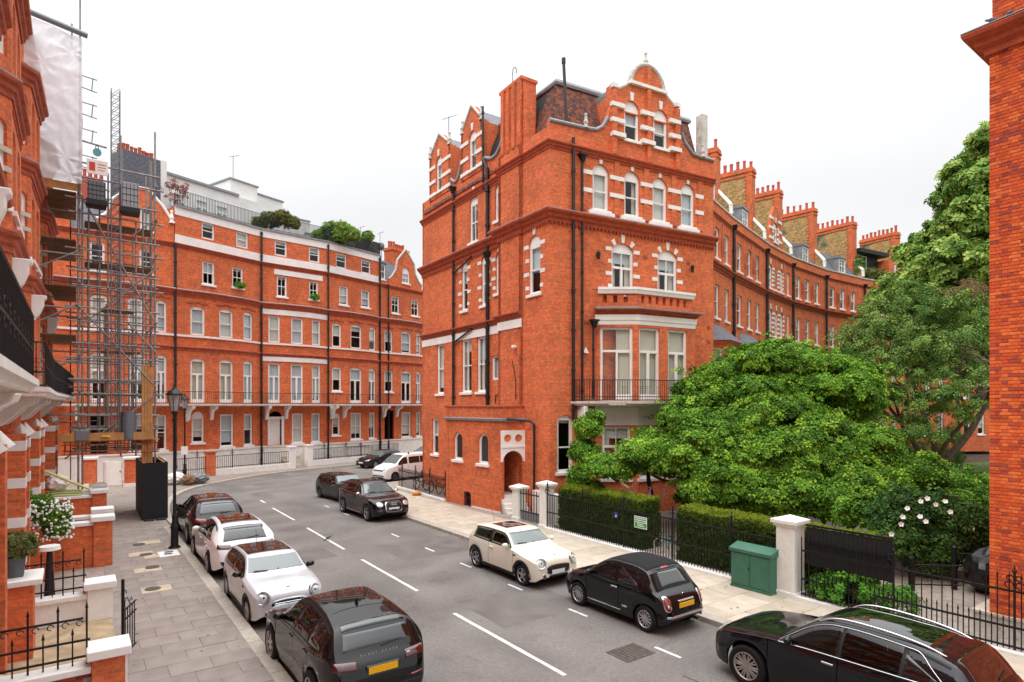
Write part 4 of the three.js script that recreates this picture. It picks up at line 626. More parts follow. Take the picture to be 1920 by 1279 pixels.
// ---- terrace behind the garden, curving away to the right
const RP = [[11.3, 35.9], [15.1, 41.2], [20, 47.4], [24.3, 52.2], [29.7, 57], [35.8, 61.2], [42.5, 64.8], [50, 67.5], [58, 69]];
const rlabels = ['brick terraced house with slate-roofed bay beside the tall corner house', 'brick terraced house with dormer, second from the corner house', 'brick terraced house with white-banded triple windows and gabled dormer', 'brick terraced house with blind brick panels between its top windows', 'brick terraced house with the longest row of chimney pots', 'brick terraced house with black roof extension and planted terrace', 'brick terraced house seen through the branches of the garden tree', 'brick terraced house behind the tall tree at the far end of the garden'];
for (let i = 0; i < 8; i++) {
  const h = new House('garden_terrace_house', rlabels[i], RP[i], RP[i + 1], 'brick terraced houses behind the garden'), L = h.L, p = [[0, 0], [L, 0]];
  const ws = i === 2 ? [[0.6, 1.4], [1.9, 2.7], [3.2, 4.0], [5.0, 5.7]] : i === 1 ? [[0.9, 1.9], [3.2, 4.1], [5.2, 6.1]] : [[0.7, 1.6], [2.6, 3.5], [4.7, 5.6]];
  const row = (y0, y1, o) => ws.map(([a, b], k) => W(a, b, y0, y1, { blind: hash(i * 3 + y0, k) * 0.8, ...o, ...(i === 2 && k < 3 ? { key: 1, blocks: 5, rise: 0.3 } : {}) }));
  h.face(...p, 0, 5.2, row(1.9, 4.5)); h.face(...p, 5.2, 9.9, row(6.0, 9.0, { type: 'cross' })); h.face(...p, 9.9, 14, row(10.75, 12.9)); h.face(...p, 14, 18, row(14.55, 16.5));
  h.add('cornice', M.moulding, cornice(p, 14.15, 0.3, 0.4)); h.add('string', M.moulding, cornice(p, 17.3, 0.14, 0.22), cornice(p, 9.8, 0.18, 0.25)); h.add('coping', M.stone, band(p, 18, 18.12, 0.06, -0.3));
  for (let x = 0.25; x < L; x += 1.9) h.one('pier', M.brickDeep, [bx(x, x + 0.18, 14.3, 17.1, -0.02, 0.05)]);
  for (let k = 0; k < ws.length - 1; k++) { const m = (ws[k][1] + ws[k + 1][0]) / 2; if (i !== 2) h.add('brick_panel', M.terracotta, bx(m - 0.3, m + 0.3, 15.0, 16.1, -0.02, 0.03), bx(m - 0.22, m + 0.22, 15.1, 16.0, 0.03, 0.05)); }
  // mansard, party walls, dormer
  h.add('mansard', M.slate, tri([[0, 18, -0.35], [L, 18, -0.35], [L, 20.6, -2.2], [0, 20.6, -2.2], [0, 20.9, -9], [L, 20.9, -9]], [0, 1, 2, 0, 2, 3, 3, 2, 5, 3, 5, 4]));
  h.add('party_wall', M.brickYellow, (() => { const s = shapeOf([[0.2, 17.9], [0.2, 18.9], [2.0, 21.2], [9, 21.2], [9, 17.9]]); return new THREE.ExtrudeGeometry(s, { depth: 0.34, bevelEnabled: false }).rotateY(Math.PI / 2).translate(L - 0.17, 0, 0); })());
  h.add('party_coping', M.white, polytube([[L, 18.3, -0.15], [L, 18.95, -0.2], [L, 21.2, -2.0], [L, 21.25, -2.5]], 0.19, 4));
  const dx = L * 0.52; if (i < 5 && i !== 2) { h.add('dormer', M.lead, bx(dx - 0.75, dx + 0.75, 19.7, 19.85, -2.2, -0.35), bx(dx - 0.7, dx - 0.62, 18.2, 19.7, -1.8, -0.45), bx(dx + 0.62, dx + 0.7, 18.2, 19.7, -1.8, -0.45)); h.window({ o: [0, -0.45], d: [1, 0], turn: 0 }, null, W(dx - 0.6, dx + 0.6, 18.25, 19.65, { bars: 2, set: 0, blind: 0.2 })); }
  if (i === 2) { h.face([0.5, 0.05], [3.9, 0.05], 17.9, 21.4, [W(1.1, 2.0, 18.4, 20, { rise: 0.4, blind: 0.5, key: 1, blocks: 3 })], { part: 'gable', mat: M.brickDeep, outline: [[0, 17.9], [3.4, 17.9], [3.2, 19.2], [2.6, 20.4], [2.0, 21.3], [1.2, 21.3], [0.7, 20.4], [0.2, 19.2]] }); h.add('gable_bands', M.white, ...[18.5, 19.3, 20.1].map(y => bx(0.55, 1.5, y, y + 0.2, 0.03, 0.1)), ...[18.5, 19.3, 20.1].map(y => bx(2.6, 3.4, y, y + 0.2, 0.03, 0.1))); }
  if (i === 5) { h.add('roof_extension', M.ironMatt, bx(0.5, 4.6, 18.1, 21.2, -5, -1.4), bx(0.3, 5.4, 21.0, 21.4, -5, -0.6)); h.window({ o: [0, -1.35], d: [1, 0], turn: 0 }, null, W(0.9, 2.6, 18.8, 20.9, { type: 'plain', bars: 2, blind: 0, set: 0, sill: 0 })); h.add('wall', M.brickDeep, bx(4.7, 7.4, 18, 20.6, -3, -0.25)); h.window({ o: [0, -0.24], d: [1, 0], turn: 0 }, null, W(5.6, 6.5, 18.4, 20.1, { set: -0.1, blind: 0.2 })); }
  // chimney stack on the far party wall: long yellow side, red quoined ends
  const top = i < 1 ? 22.6 : 23.7;
  h.one('chimney', M.brickYellow, [bx(L - 0.45, L + 0.35, 18, top, -4.9, -1.35)]); h.one('chimney_quoins', M.brick, [bx(L - 0.5, L + 0.4, 18, top, -1.36, -0.95), ...Array.from({ length: Math.floor((top - 18) / 0.3) }, (_, k) => bx(L - 0.5, L + 0.4, 18 + k * 0.3, 18.15 + k * 0.3, -1.52, -1.35))]); h.one('chimney_cap', M.brickDeep, [bx(L - 0.56, L + 0.46, top, top + 0.16, -5, -0.86), bx(L - 0.52, L + 0.42, top - 0.3, top - 0.12, -4.95, -0.9), bx(L - 0.5, L + 0.4, top + 0.16, top + 0.36, -4.95, -0.9)]);
  chimneyPots(h, L - 0.05, L - 0.05, -1.15, top + 0.36, i < 1 ? 4 : 7 + i % 3, -4.75);
  downpipe(h, L - 0.15, 0.14, 0.5, 17.3, 0.1); if (i < 5) hopper(h, L - 0.15, 0.2, 17.2);
  if (i < 3) { // canted bay with slate roof
    const b = [[0.6, 0], [1.3, 1.1], [4.2, 1.1], [4.9, 0]], fl = Math.hypot(0.7, 1.1);
    h.face(b[0], b[1], 0, 8.95, [{ x: fl / 2, w: 0.8, y: 5.9, h: 2.8, type: 'sash', blind: 0.3 }]); h.face(b[1], b[2], 0, 8.95, [{ x: 0.75, w: 0.85, y: 5.9, h: 2.8, blind: 0.6 }, { x: 2.15, w: 0.85, y: 5.9, h: 2.8, blind: 0.6 }]); h.face(b[2], b[3], 0, 8.95, [{ x: fl / 2, w: 0.8, y: 5.9, h: 2.8, blind: 0.3 }]);
    h.add('bay_cornice', M.brickDark, cornice(b, 9.1, 0.2, 0.25));
    h.add('bay_roof', M.slate, tri([[0.35, 9.12, 0], [1.15, 9.12, 1.35], [4.35, 9.12, 1.35], [5.15, 9.12, 0], [1.6, 10.3, 0.02], [3.9, 10.3, 0.02]], [0, 1, 4, 1, 2, 5, 1, 5, 4, 2, 3, 5]));
  }
  h.add('rooms', M.room, bx(0.25, L - 0.25, 0, 17.8, -6, -5.8), ...[0.9, 5.1, 9.7, 13.9, 17.6].map(y => bx(0.25, L - 0.25, y, y + 0.2, -5.8, -0.3))); h.add('side_wall', M.brickDeep, bx(-0.01, 0.25, 0, 17.9, -9, -0.245), bx(L - 0.25, L + 0.01, 0, 17.9, -9, -0.245));
  h.finish();
}
// ---- the brick house on the right edge, bricks laid one by one on the visible strip
{
  const P = [10.72, 13.53], Q = [P[0] + 0.586 * 9, P[1] - 0.81 * 9];
  const h = new House('right_house', 'plain red brick house wall with moulded cornice behind scrolled railings', P, Q);
  h.add('wall', M.brick, bx(1.3, 9, -0.3, 13.2, -0.4, 0), bx(1.3, 9, 13.6, 18, -0.4, -0.03), bx(0.02, 1.3, -0.3, 13.2, -0.4, -0.012), bx(0.06, 1.3, 13.6, 18, -0.4, -0.05)); h.add('side_wall', M.brick, bx(0, 0.3, -0.3, 18, -9, -0.405));
  h.add('cornice', M.terracotta, cornice([[0, -3], [0, 0], [9, 0]], 13.55, 0.42, 0.5)); h.add('cornice_lead', M.lead, sweep([[0, -3], [0, 0], [9, 0]], [[-0.05, 13.62], [0.42, 13.56], [0.42, 13.585], [-0.05, 13.68]]));
  const bm = [[206, 92, 46], [196, 82, 44], [212, 104, 52], [176, 76, 50], [156, 70, 56], [218, 112, 56], [200, 88, 40]].map(c => speckle(c, 0.2, 128, 0.45, 4, 24, { roughness: 0.92 }));
  const geo = {}, G = (w, v) => geo[w.toFixed(3) + v] ??= metreUV(prep(rbx(0, w, 0, 0.065, -0.05, v * 0.0025, 0.005)));
  const rest = bm.map(() => []); let count = 0;
  for (let c = 0; c < 238; c++) {
    const y = -0.3 + c * 0.0765; if (y > 13.1 && y < 13.62) continue; const z = y > 13.3 ? -0.045 : -0.003, cx = y > 13.3 ? 0.04 : 0;
    let x = cx; const pat = c % 2 ? [0.105, 0.055, 0.215, 0.105] : [0.215, 0.105, 0.215, 0.105]; let k = 0;
    while (x < 1.27) { let w = pat[k % pat.length]; if (c % 2 && k >= 2) w = k % 2 ? 0.105 : 0.215; w = Math.min(w, 1.29 - x); const mi = Math.floor(Math.pow(rnd(), 1.3) * 7), v = Math.floor(rnd() * 4);
      if (w > 0.03) { if (x < 0.62 && y > 1.0 && y < 9.5 && count < 300 && w > 0.08 && c % 4 !== 3) { const m = shade(new THREE.Mesh(G(w, v), bm[mi])); m.name = 'brick'; m.position.set(x, y, z); h.g.add(m); count++; } else rest[mi].push(rbx(0, w, 0, 0.065, -0.05, v * 0.0025, 0.005).translate(x, y, z)); }
      x += w + 0.01; k++; }
  }
  rest.forEach((g, i) => stuff(h.one('bricks', bm[i], g)));
  h.finish();
}
// ---- the terrace on the camera's own side, seen edge-on at the left and mirrored in the car roofs
const leftLabels = ['brick terraced house behind the camera balcony', 'brick terraced house with planted steps and white porch brackets', 'brick terraced house with cream-banded piers and a scrolled balcony end', 'brick terraced house next to the white scaffold sheeting', 'brick terraced house under the scaffold gantry', 'brick terraced house at the start of the left row'];
const leftT = [-14.6, -8, -1.4, 5.2, 11.8, 18.4, 25, 31.6, 38.2];
const lab2 = ['brick terraced house at the near end of the left row', 'brick terraced house of the left row mirrored in the car roofs', 'brick terraced house of the left row opposite the black SUV', 'brick terraced house of the left row opposite the silver hatchback', 'brick house with ornate scrolled balcony, cream bands and white scroll bracket', 'brick house with banded porch columns and white-flowered planter below', 'brick house of the left row half covered by scaffold sheeting', 'brick house of the left row behind the scaffold gantry'];
for (let i = 0; i < 8; i++) {
  const bend = i >= 6 ? (i - 5) * 0.25 : 0, P = road(-2 + (i >= 7 ? 0.25 : 0), leftT[i]), Q = road(-2 + bend, leftT[i + 1]);
  const h = new House('left_row_house', lab2[i], P, Q, 'brick terraced houses along the left pavement'), L = h.L;
  const BD = 0.62, bay = [[L - 5.2, 0], [L - 4.4, BD], [L - 1.0, BD], [L - 0.2, 0]], fl = Math.hypot(0.8, BD);
  const near = i < 3;
  const ft = (a, b, y0, y1, ws) => h.face(a, b, y0, y1, ws);
  for (const [y0, y1, wy, wh, o] of [[0, 5.2, 1.9, 2.6, {}], [5.2, 9.5, 5.6, 3.1, { type: 'french', sill: 0 }], [9.5, 13.6, 10.4, 2.3, { rise: 0.2 }], [13.6, 17, 14.3, 1.9, { rise: 0.4, sill: 0 }]]) {
    const q = (x, w) => ({ x, w, y: wy, h: wh, blind: 0.4, ...o });
    ft(bay[0], bay[1], y0, y1, [q(fl / 2, 0.75)]); ft(bay[1], bay[2], y0, y1, [q(0.9, 1.0), q(2.5, 1.0)]); ft(bay[2], bay[3], y0, y1, [q(fl / 2, 0.75)]);
    ft([0, 0], [L - 5.2, 0], y0, y1, [q((L - 5.2) / 2, 0.8)]); ft([L - 0.2, 0], [L, 0], y0, y1, []);
  }
  h.face([0, 0], [L, 0], 17, 20.5, near ? [] : [W(2, 3, 17.5, 19.2, { blind: 0.4 }), W(4, 5, 17.5, 19.2, { blind: 0.4 })]);
  const whole = [[0, 0], bay[0], ...bay.slice(1), [L, 0]];
  h.one('cornice', M.moulding, [cornice(whole, 13.75, 0.24, 0.5)]); h.one('cornice', M.moulding, [cornice(whole, 16.95, 0.28, 0.55)]); h.one('cornice_lead', M.lead, [sweep(whole, [[-0.4, 13.83], [0.23, 13.755], [0.23, 13.79], [-0.4, 13.9]])]); h.one('cornice_lead', M.lead, [sweep(whole, [[-0.9, 17.03], [0.27, 16.955], [0.27, 16.99], [-0.9, 17.12]])]);
  h.add('string', M.moulding, cornice(whole, 9.75, 0.24, 0.55)); h.add('top_cornice', M.moulding, cornice([[0, 0], [L, 0]], 20.6, 0.3, 0.5));
  for (const y of [11.3, 11.8, 2.2]) h.add('cream_band', M.yorkC, band([bay[2], bay[3], [L, 0]], y, y + 0.14, 0.012), band([[0, 0], bay[0], bay[1]], y, y + 0.14, 0.012));
  h.one('scroll_bracket', M.white, [new THREE.ExtrudeGeometry(shapeOf([[0, 9.12], [0.4, 9.12], [0.4, 9.05], [0.33, 8.98], [0.32, 8.78], [0.22, 8.5], [0.08, 8.3], [0, 8.26]]), { depth: 0.3, bevelEnabled: true, bevelSize: 0.02, bevelThickness: 0.02, bevelSegments: 1 }).rotateY(-Math.PI / 2).translate(2.7, 0, 0.62)]);
  for (const [r0, r1] of [[-20, 12.85], [17.7, 37.6]]) { // the balconies stop short of the bay between them
    const b0 = Math.max(0, r0 - leftT[i]), b1 = Math.min(L, r1 - leftT[i]); if (b1 - b0 < 0.2) continue;
    const e = 0.06, fr = 1.42, rails = [0.05, 0.5, 1.05], gs = [railGeo([[b0 + e, fr], [b1 - e, fr]], 5.62, 1.05, 0.2, { scroll: 3, rails, r: 0.009 })];
    if (r0 > leftT[i]) gs.push(railGeo([[b0 + e, 0.05], [b0 + e, fr]], 5.62, 1.05, 0.17, { scroll: 2, rails: [0.05, 0.35, 1.05] })); if (r1 < leftT[i + 1]) gs.push(railGeo([[b1 - e, 0.05], [b1 - e, fr]], 5.62, 1.05, 0.17, { scroll: 2, rails: [0.05, 0.35, 1.05] }));
    for (const q of gs) h.one('balcony_railing', M.iron, [...q.bars, ...q.rails]);
    h.one('balcony_slab', M.whiteWorn, [sweep([[b0, 0], [b0, 1.5], [b1, 1.5], [b1, 0]], [[-0.09, 5.4], [-0.1, 5.4], [-0.06, 5.5], [0, 5.52], [0, 5.62], [-0.09, 5.63]]), bx(b0 + 0.05, b1 - 0.05, 5.42, 5.6, 0, 1.42)]);
  }
  for (const x of [0.55, 2.0]) h.one('porch_bracket', M.whiteWorn, [new THREE.ExtrudeGeometry(shapeOf([[0, 5.39], [1.0, 5.39], [0.95, 5.27], [0.75, 5.15], [0.5, 4.85], [0.35, 4.72], [0, 4.65]]), { depth: 0.16, bevelEnabled: true, bevelSize: 0.02, bevelThickness: 0.02, bevelSegments: 1 }).rotateY(-Math.PI / 2).translate(x, 0, 0.2)]);
  for (const [x, w] of [[0.35, 0.42], [1.85, 0.42]]) { h.one('porch_column', M.brick, [bx(x, x + w, 0, 4.5, 0.05, 1.0)]); if (i > 4) for (const y of [1.35, 2.25, 3.2, 4.1]) h.one('column_band', M.white, [bx(x - 0.012, x + w + 0.012, y, y + 0.24, 0.04, 1.012)]); if (i > 3) h.one('column_leaf', M.white, [new THREE.ConeGeometry(0.2, 0.4, 4).rotateZ(0.8).translate(x + w + 0.1, 4.62, 0.9)]); }
  for (let k = 0; k < 5; k++) h.add('terracotta_panel', M.terracotta, bx(bay[1][0] + 0.2, bay[2][0] - 0.2, 12.98 + k * 0.025, 13.0 + k * 0.025, 0.62, 0.64 + k * 0.004));
  h.add('rooms', M.room, bx(0.25, L - 0.25, 0, 20.2, -6, -5.8), ...[0.9, 5.0, 9.4, 13.5, 16.8].map(y => bx(0.25, L - 0.25, y, y + 0.2, -5.8, -0.3))); h.add('roof', M.slate, bx(0, L, 20.4, 20.6, -8, -0.2)); h.add('side_wall', M.brickDeep, bx(0, 0.25, 0, 20.4, -8, -0.245), bx(L - 0.25, L, 0, 20.4, -8, -0.245));
  h.finish();
}
// gardens walls and piers between the left houses and the pavement
function gardenWall(t, hgt, wallH, brick, white, label, n1 = 0.72, thick = 0.5) {
  const th = thing('garden_wall', label, 'wall', at(road(n1, t)), RT, 'front garden walls along the left pavement');  // local x = n (negative towards the house), z = -t
  const bm = brick ? M.brickDeep : M.whiteWorn;
  obj('pier', [bx(-0.5, 0, -0.6, hgt - 0.14, -thick / 2, thick / 2)], white === 2 ? M.white : bm, th);
  if (white === 1) obj('pier_face', [bx(-0.02, 0.012, -0.6, hgt - 0.14, -thick / 2 - 0.004, thick / 2 + 0.004)], M.white, th);
  obj('pier_cap', [rbx(-0.58, 0.07, hgt - 0.16, hgt, -thick / 2 - 0.08, thick / 2 + 0.08, 0.02)], M.white, th);
  obj('coping', [rbx(-3.0, -0.5, wallH - 0.12, wallH, -0.2, 0.2, 0.02)], M.white, th);
  if (brick === 2) { // near wall: bricks laid one by one
    obj('wall', [bx(-3, -0.5, -0.6, wallH - 0.12, -0.12, 0.12)], M.joint, th);
    const cs = [M.brickDeep.color, 0].length && [[150, 66, 48], [128, 56, 44], [166, 76, 50], [112, 54, 46]].map(c => speckle(c, 0.25, 128, 0.4, 4, 20));
    const full = metreUV(prep(rbx(-0.107, 0.107, 0, 0.066, -0.14, 0.14, 0.006)));
    for (let c = 0; c < 14; c++) for (let k = 0; k < 11; k++) { const x = -0.62 - k * 0.226 - (c % 2) * 0.113; if (x < -2.95) continue; const m = shade(new THREE.Mesh(full, cs[Math.floor(rnd() * 4)])); m.name = 'brick'; m.position.set(x, wallH - 0.2 - c * 0.0765, rr(-0.003, 0.003)); th.add(m); }
  } else obj('wall', [bx(-3.0, -0.5, -0.6, wallH - 0.12, -0.14, 0.14)], brick ? M.brickDeep : M.whiteWorn, th);
  return th;
}
gardenWall(12.8, 1.0, 0.72, 2, 1, 'low brick garden wall with white coping and white-faced end pier, beside the entrance gate');
gardenWall(17.6, 1.0, 0.74, 0, 2, 'low white painted garden wall with square white pier');
gardenWall(23.5, 1.66, 1.5, 1, 0, 'tall brick garden wall with white coping beside the planter of white flowers', 0.95);
gardenWall(24.8, 1.72, 1.5, 1, 0, 'tall brick garden wall forming a pair with the one by the planter', 0.98);
gardenWall(30.9, 1.66, 1.45, 1, 0, 'brick garden wall with white coping under the scaffold platform', 1.05);
gardenWall(32.6, 1.7, 1.4, 1, 0, 'brick garden wall behind the scaffold platform with pale hoses on it', 1.05);
// ---------------------------------------------------------------- fences, piers, gates
const spear = metreUV(prep(mergeGeometries([prep(new THREE.BoxGeometry(0.02, 1, 0.02).translate(0, 0.5, 0))])));
const tipG = metreUV(prep(new THREE.ConeGeometry(0.022, 0.11, 4)));
function ironFence(label, a, b, o = {}) { // a, b in [X, Z]; bars one by one
  const L = Math.hypot(b[0] - a[0], b[1] - a[1]), th = thing('iron_fence', label, 'fence', at(a), Math.atan2(b[1] - a[1], b[0] - a[0]), o.group || 'black iron railings');
  const y0 = o.y0 ?? 0.1, top = o.top ?? 1.49, gap = o.gap ?? 0.115, n = Math.round(L / gap);
  for (const y of o.rails || [top, 0.78]) obj('rail', [bx(0, L, y - 0.02, y + 0.02, -0.022, 0.022)], M.iron, th);
  for (let k = 0; k <= n; k++) { const x = k / n * L, tall = top - y0 + (o.over ?? 0), s = o.dog && k % 2 ? (o.dog - y0) : tall; const m = new THREE.Mesh(spear, M.iron); m.name = 'bar'; m.position.set(x, y0, 0); m.scale.set(1, s, 1); th.add(m); if (o.over || (o.dog && k % 2)) { const c = new THREE.Mesh(tipG, M.iron); c.name = 'spike'; c.position.set(x, y0 + s + 0.04, 0); th.add(c); } }
  for (let x = o.postFrom ?? 0; x <= L + 0.01; x += o.post ?? 2.2) { // posts with fleur heads
    const g = [rod([x, y0, 0], [x, top + 0.38, 0], 0.024, 8), new THREE.SphereGeometry(0.045, 8, 6).translate(x, top + 0.42, 0), new THREE.ConeGeometry(0.03, 0.14, 6).translate(x, top + 0.5, 0)]; for (const s of [-1, 1]) for (const [yy, r] of [[0.12, 0.07], [0.27, 0.055]]) g.push(new THREE.TorusGeometry(r, 0.013, 4, 12, 5).translate(x + s * (r + 0.02), top + yy, 0)); obj('post', g, M.iron, th);
  }
  if (o.plinth) obj('plinth', [rbx(-0.1, L + 0.1, -0.1, o.plinth, -0.16, 0.16, 0.02)], M.whiteWorn, th);
  return th;
}
ironFence('long black railing with white kerb in front of the clipped hedges', road(15.85, 19.4), road(15.62, 9.05), { plinth: 0.16, y0: 0.14, top: 1.5, over: 0.0 });
ironFence('tall black railing with scrolled post in front of the brick house wall', road(15.6, 8.45), road(15.75, 2.6), { plinth: 0.14, y0: 0.12, top: 1.35, over: 0.3, dog: 0.75, gap: 0.1, rails: [1.35, 0.6, 0.2], post: 2.25, postFrom: 2.2 });
{ // solid reed screen fixed behind the railing
  const th = thing('reed_screen', 'dark woven screen panel behind the railing next to the tall white pier', 'screen', at(road(15.75, 8.4)), RT); const g = [];
  for (let i = 0; i < 58; i++) g.push(bx(-0.02, 0.012, 0.98 + rr(-0.02, 0.02), 1.98 + rr(-0.012, 0.012), i * 0.036, i * 0.036 + 0.03)); for (let i = 0; i < g.length; i++) { const m = shade(new THREE.Mesh(metreUV(prep(g[i])), i % 3 ? M.ironMatt : M.black)); m.name = 'slat'; th.add(m); }
  obj('rail', [bx(-0.06, -0.02, 2.0, 2.05, 0, 2.1)], M.iron, th); obj('rail', [bx(-0.06, -0.02, 1.55, 1.59, 0, 2.1)], M.iron, th);
}
function pier(label, n, t, w, h, mat, group) {
  const th = thing('gate_pier', label, 'pier', at(road(n, t)), RT, group);
  obj('shaft', [rbx(-w / 2, w / 2, -0.1, h - 0.2, -w / 2, w / 2, 0.015)], mat, th); obj('plinth', [rbx(-w / 2 - 0.04, w / 2 + 0.04, -0.1, 0.18, -w / 2 - 0.04, w / 2 + 0.04, 0.015)], mat, th);
  obj('cap', [rbx(-w / 2 - 0.05, w / 2 + 0.05, h - 0.22, h - 0.14, -w / 2 - 0.05, w / 2 + 0.05, 0.01), rbx(-w / 2 - 0.11, w / 2 + 0.11, h - 0.14, h - 0.04, -w / 2 - 0.11, w / 2 + 0.11, 0.015), new THREE.ConeGeometry((w / 2 + 0.1) * 1.414, 0.12, 4).rotateY(Math.PI / 4).translate(0, h + 0.02, 0)], mat, th);
  return th;
}
pier('tall square white pier beside the green cabinet', 15.75, 8.85, 0.52, 2.15, M.whiteWorn); pier('white gate pier where the long railing begins', 16.1, 19.75, 0.46, 1.96, M.whiteWorn); pier('shorter white gate pier beside the porch steps', 16.25, 21.9, 0.46, 1.58, M.whiteWorn);
{
  const th = thing('iron_gate', 'grey iron gate between two white piers by the porch', 'gate', at(road(16.12, 20.02)), RT); // runs along -z (t)
  const bars = 8; for (let i = 0; i <= bars; i++) { const z = -0.06 - i * 0.19; const m = obj('bar', [bx(-0.015, 0.015, 0.12, 1.42, z - 0.014, z + 0.014), new THREE.ConeGeometry(0.03, 0.13, 4).translate(0, 1.47, z)], M.ironMatt, th); }
  for (const y of [0.5, 1.28]) obj('rail', [bx(-0.02, 0.02, y - 0.025, y + 0.025, -1.62, -0.02)], M.ironMatt, th); obj('kick_panel', [bx(-0.008, 0.008, 0.12, 0.5, -1.6, -0.04)], S(0x6c747a, 0.5), th);
  const st = thing('garden_step_wall', 'low white wall behind the iron gate', 'wall', at(road(17.2, 21)), RT); obj('wall', [bx(-0.12, 0.12, -0.1, 1.28, -1.0, 1.0)], M.whiteWorn, st);
}
ironFence('black railing in front of the bicycles beside the porch', at2(road(16.1, 28.35)), at2(road(16.3, 34.6)), { plinth: 0.16, y0: 0.14, top: 1.15, over: 0.12, post: 1.9 });
function at2(p) { return p; }
{ // iron railings and white plinths before the far terrace
  const seg = [[[-23.3, 42.0], [-22.25, 43.75], 'short black railing beside the brick pier across the street'], [[-21.9, 44.2], [-18.15, 48.95], 'black area railing with fleur posts before the first terraced house'], [[-17.1, 51.2], [-14.8, 54.6], 'black area railing with fleur posts right of the white gate piers'], [[-14.8, 54.6], [-11.2, 59.4], 'black area railing behind the parked dark hatchback']];
  seg.forEach(([a, b, l], i) => ironFence(l, a, b, { plinth: i ? 0.5 : 0.12, y0: i ? 0.48 : 0.1, top: 1.45, gap: 0.16, post: 2.4, postFrom: 1.4, rails: [1.45, 0.62] }));
  const pr = (p, mat, l, h, w) => { const th = thing('gate_pier', l, 'pier', at(p), 0.9); obj('shaft', [bx(-w / 2, w / 2, -0.1, h, -w / 2, w / 2)], mat, th); obj('cap', [rbx(-w / 2 - 0.06, w / 2 + 0.06, h, h + 0.12, -w / 2 - 0.06, w / 2 + 0.06, 0.02)], mat === M.brick ? M.moulding : M.white, th); };
  pr([-22.05, 44.0], M.brick, 'brick gate pier at the end of the far white plinth', 1.7, 0.55); pr([-18.0, 49.15], M.white, 'white entrance pier across the street, with the far railing ending at it', 1.75, 0.5); pr([-17.2, 51.0], M.white, 'white entrance pier across the street, beside the cream front step', 1.75, 0.5);
  const st = thing('entrance_steps', 'pale steps up to the white front door between white piers', 'steps', at([-18.6, 50.7]), Math.atan2(3.95, 4.3)); for (let i = 0; i < 5; i++) obj('step', [bx(-0.75, 0.75, -0.1, 0.25 + i * 0.33, -1.9, 0.9 - i * 0.4)], M.yorkC, st); obj('landing_wall', [bx(-0.75, 0.75, 0, 1.8, -2.4, -1.9)], M.white, st);
  const gw = (p, l, mat) => { const th = thing('entrance_pier', l, 'pier', at(p), 0.5); obj('shaft', [bx(-0.35, 0.35, -0.1, 1.75, -0.35, 0.35)], M.brickDeep, th); obj('cap', [rbx(-0.44, 0.44, 1.75, 1.9, -0.44, 0.44, 0.02)], M.white, th); obj('base', [bx(-0.4, 0.4, -0.1, 0.25, -0.4, 0.4)], M.white, th); };
  gw([-24.4, 38.6], 'brick pier with white base beside the grey-white gate'); gw([-26.9, 38.4], 'brick pier with white cap behind the scaffold wall');
  const wg = thing('panel_gate', 'plain white panel gate between brick piers behind the scaffold', 'gate', at([-25.65, 38.7]), -0.05); obj('panel', [rbx(-0.62, 0.62, 0.05, 1.6, -0.03, 0.03, 0.01)], M.render, wg); obj('handle', [rbx(0.5, 0.56, 0.9, 1.0, 0.03, 0.07, 0.01)], M.iron, wg);
}
for (const [t, y, l] of [[12.8, 0.72, 'black spear-topped railing standing on the low brick wall'], [17.6, 0.74, 'black spear-topped railing standing on the low white wall']]) {
  const th = thing('wall_railing', l, 'railing', at(road(0.2, t)), RT, 'railings on the front garden walls'); obj('rail', [bx(-2.6, 0, y + 0.12, y + 0.15, -0.02, 0.02)], M.iron, th); obj('rail', [bx(-2.6, 0, y + 0.4, y + 0.43, -0.02, 0.02)], M.iron, th); obj('rail', [bx(-2.6, -0.1, y + 0.78, y + 0.81, -0.02, 0.02)], M.iron, th);
  for (let i = 0; i < 13; i++) { const x = -0.05 - i * 0.2, tall = i % 2 ? 0.55 : 0.98; obj('bar', [rod([x, y, 0], [x, y + tall, 0], i % 2 ? 0.013 : 0.017, 6), new THREE.ConeGeometry(0.028, 0.12, 6).translate(x, y + tall + 0.05, 0)], M.iron, th); }
  for (let i = 0; i < 6; i++) for (const s of [-1, 1]) obj('scroll', [new THREE.TorusGeometry(0.045, 0.008, 4, 12, 5).translate(-0.25 - i * 0.4 + s * 0.1, y + 0.72, 0)], M.iron, th);
}
{ const th = thing('iron_gate', 'open black iron gate with scrolls between the white pier and the brick pier', 'gate', at(road(0.75, 14.2)), RT + 1.2); obj('stile', [rod([0, 0, 0], [0, 1.75, 0], 0.03, 6)], M.iron, th); for (const y of [0.2, 0.9, 1.1]) obj('rail', [bx(0, 0.75, y, y + 0.025, -0.012, 0.012)], M.iron, th); for (let i = 1; i < 6; i++) obj('bar', [rod([i * 0.13, 0.2, 0], [i * 0.13, 1.1, 0], 0.011, 5)], M.iron, th); for (const [x, y, r] of [[0.2, 1.22, 0.1], [0.45, 1.18, 0.07], [0.1, 1.42, 0.08]]) obj('scroll', [new THREE.TorusGeometry(r, 0.01, 4, 16, 5).translate(x, y, 0)], M.iron, th); }
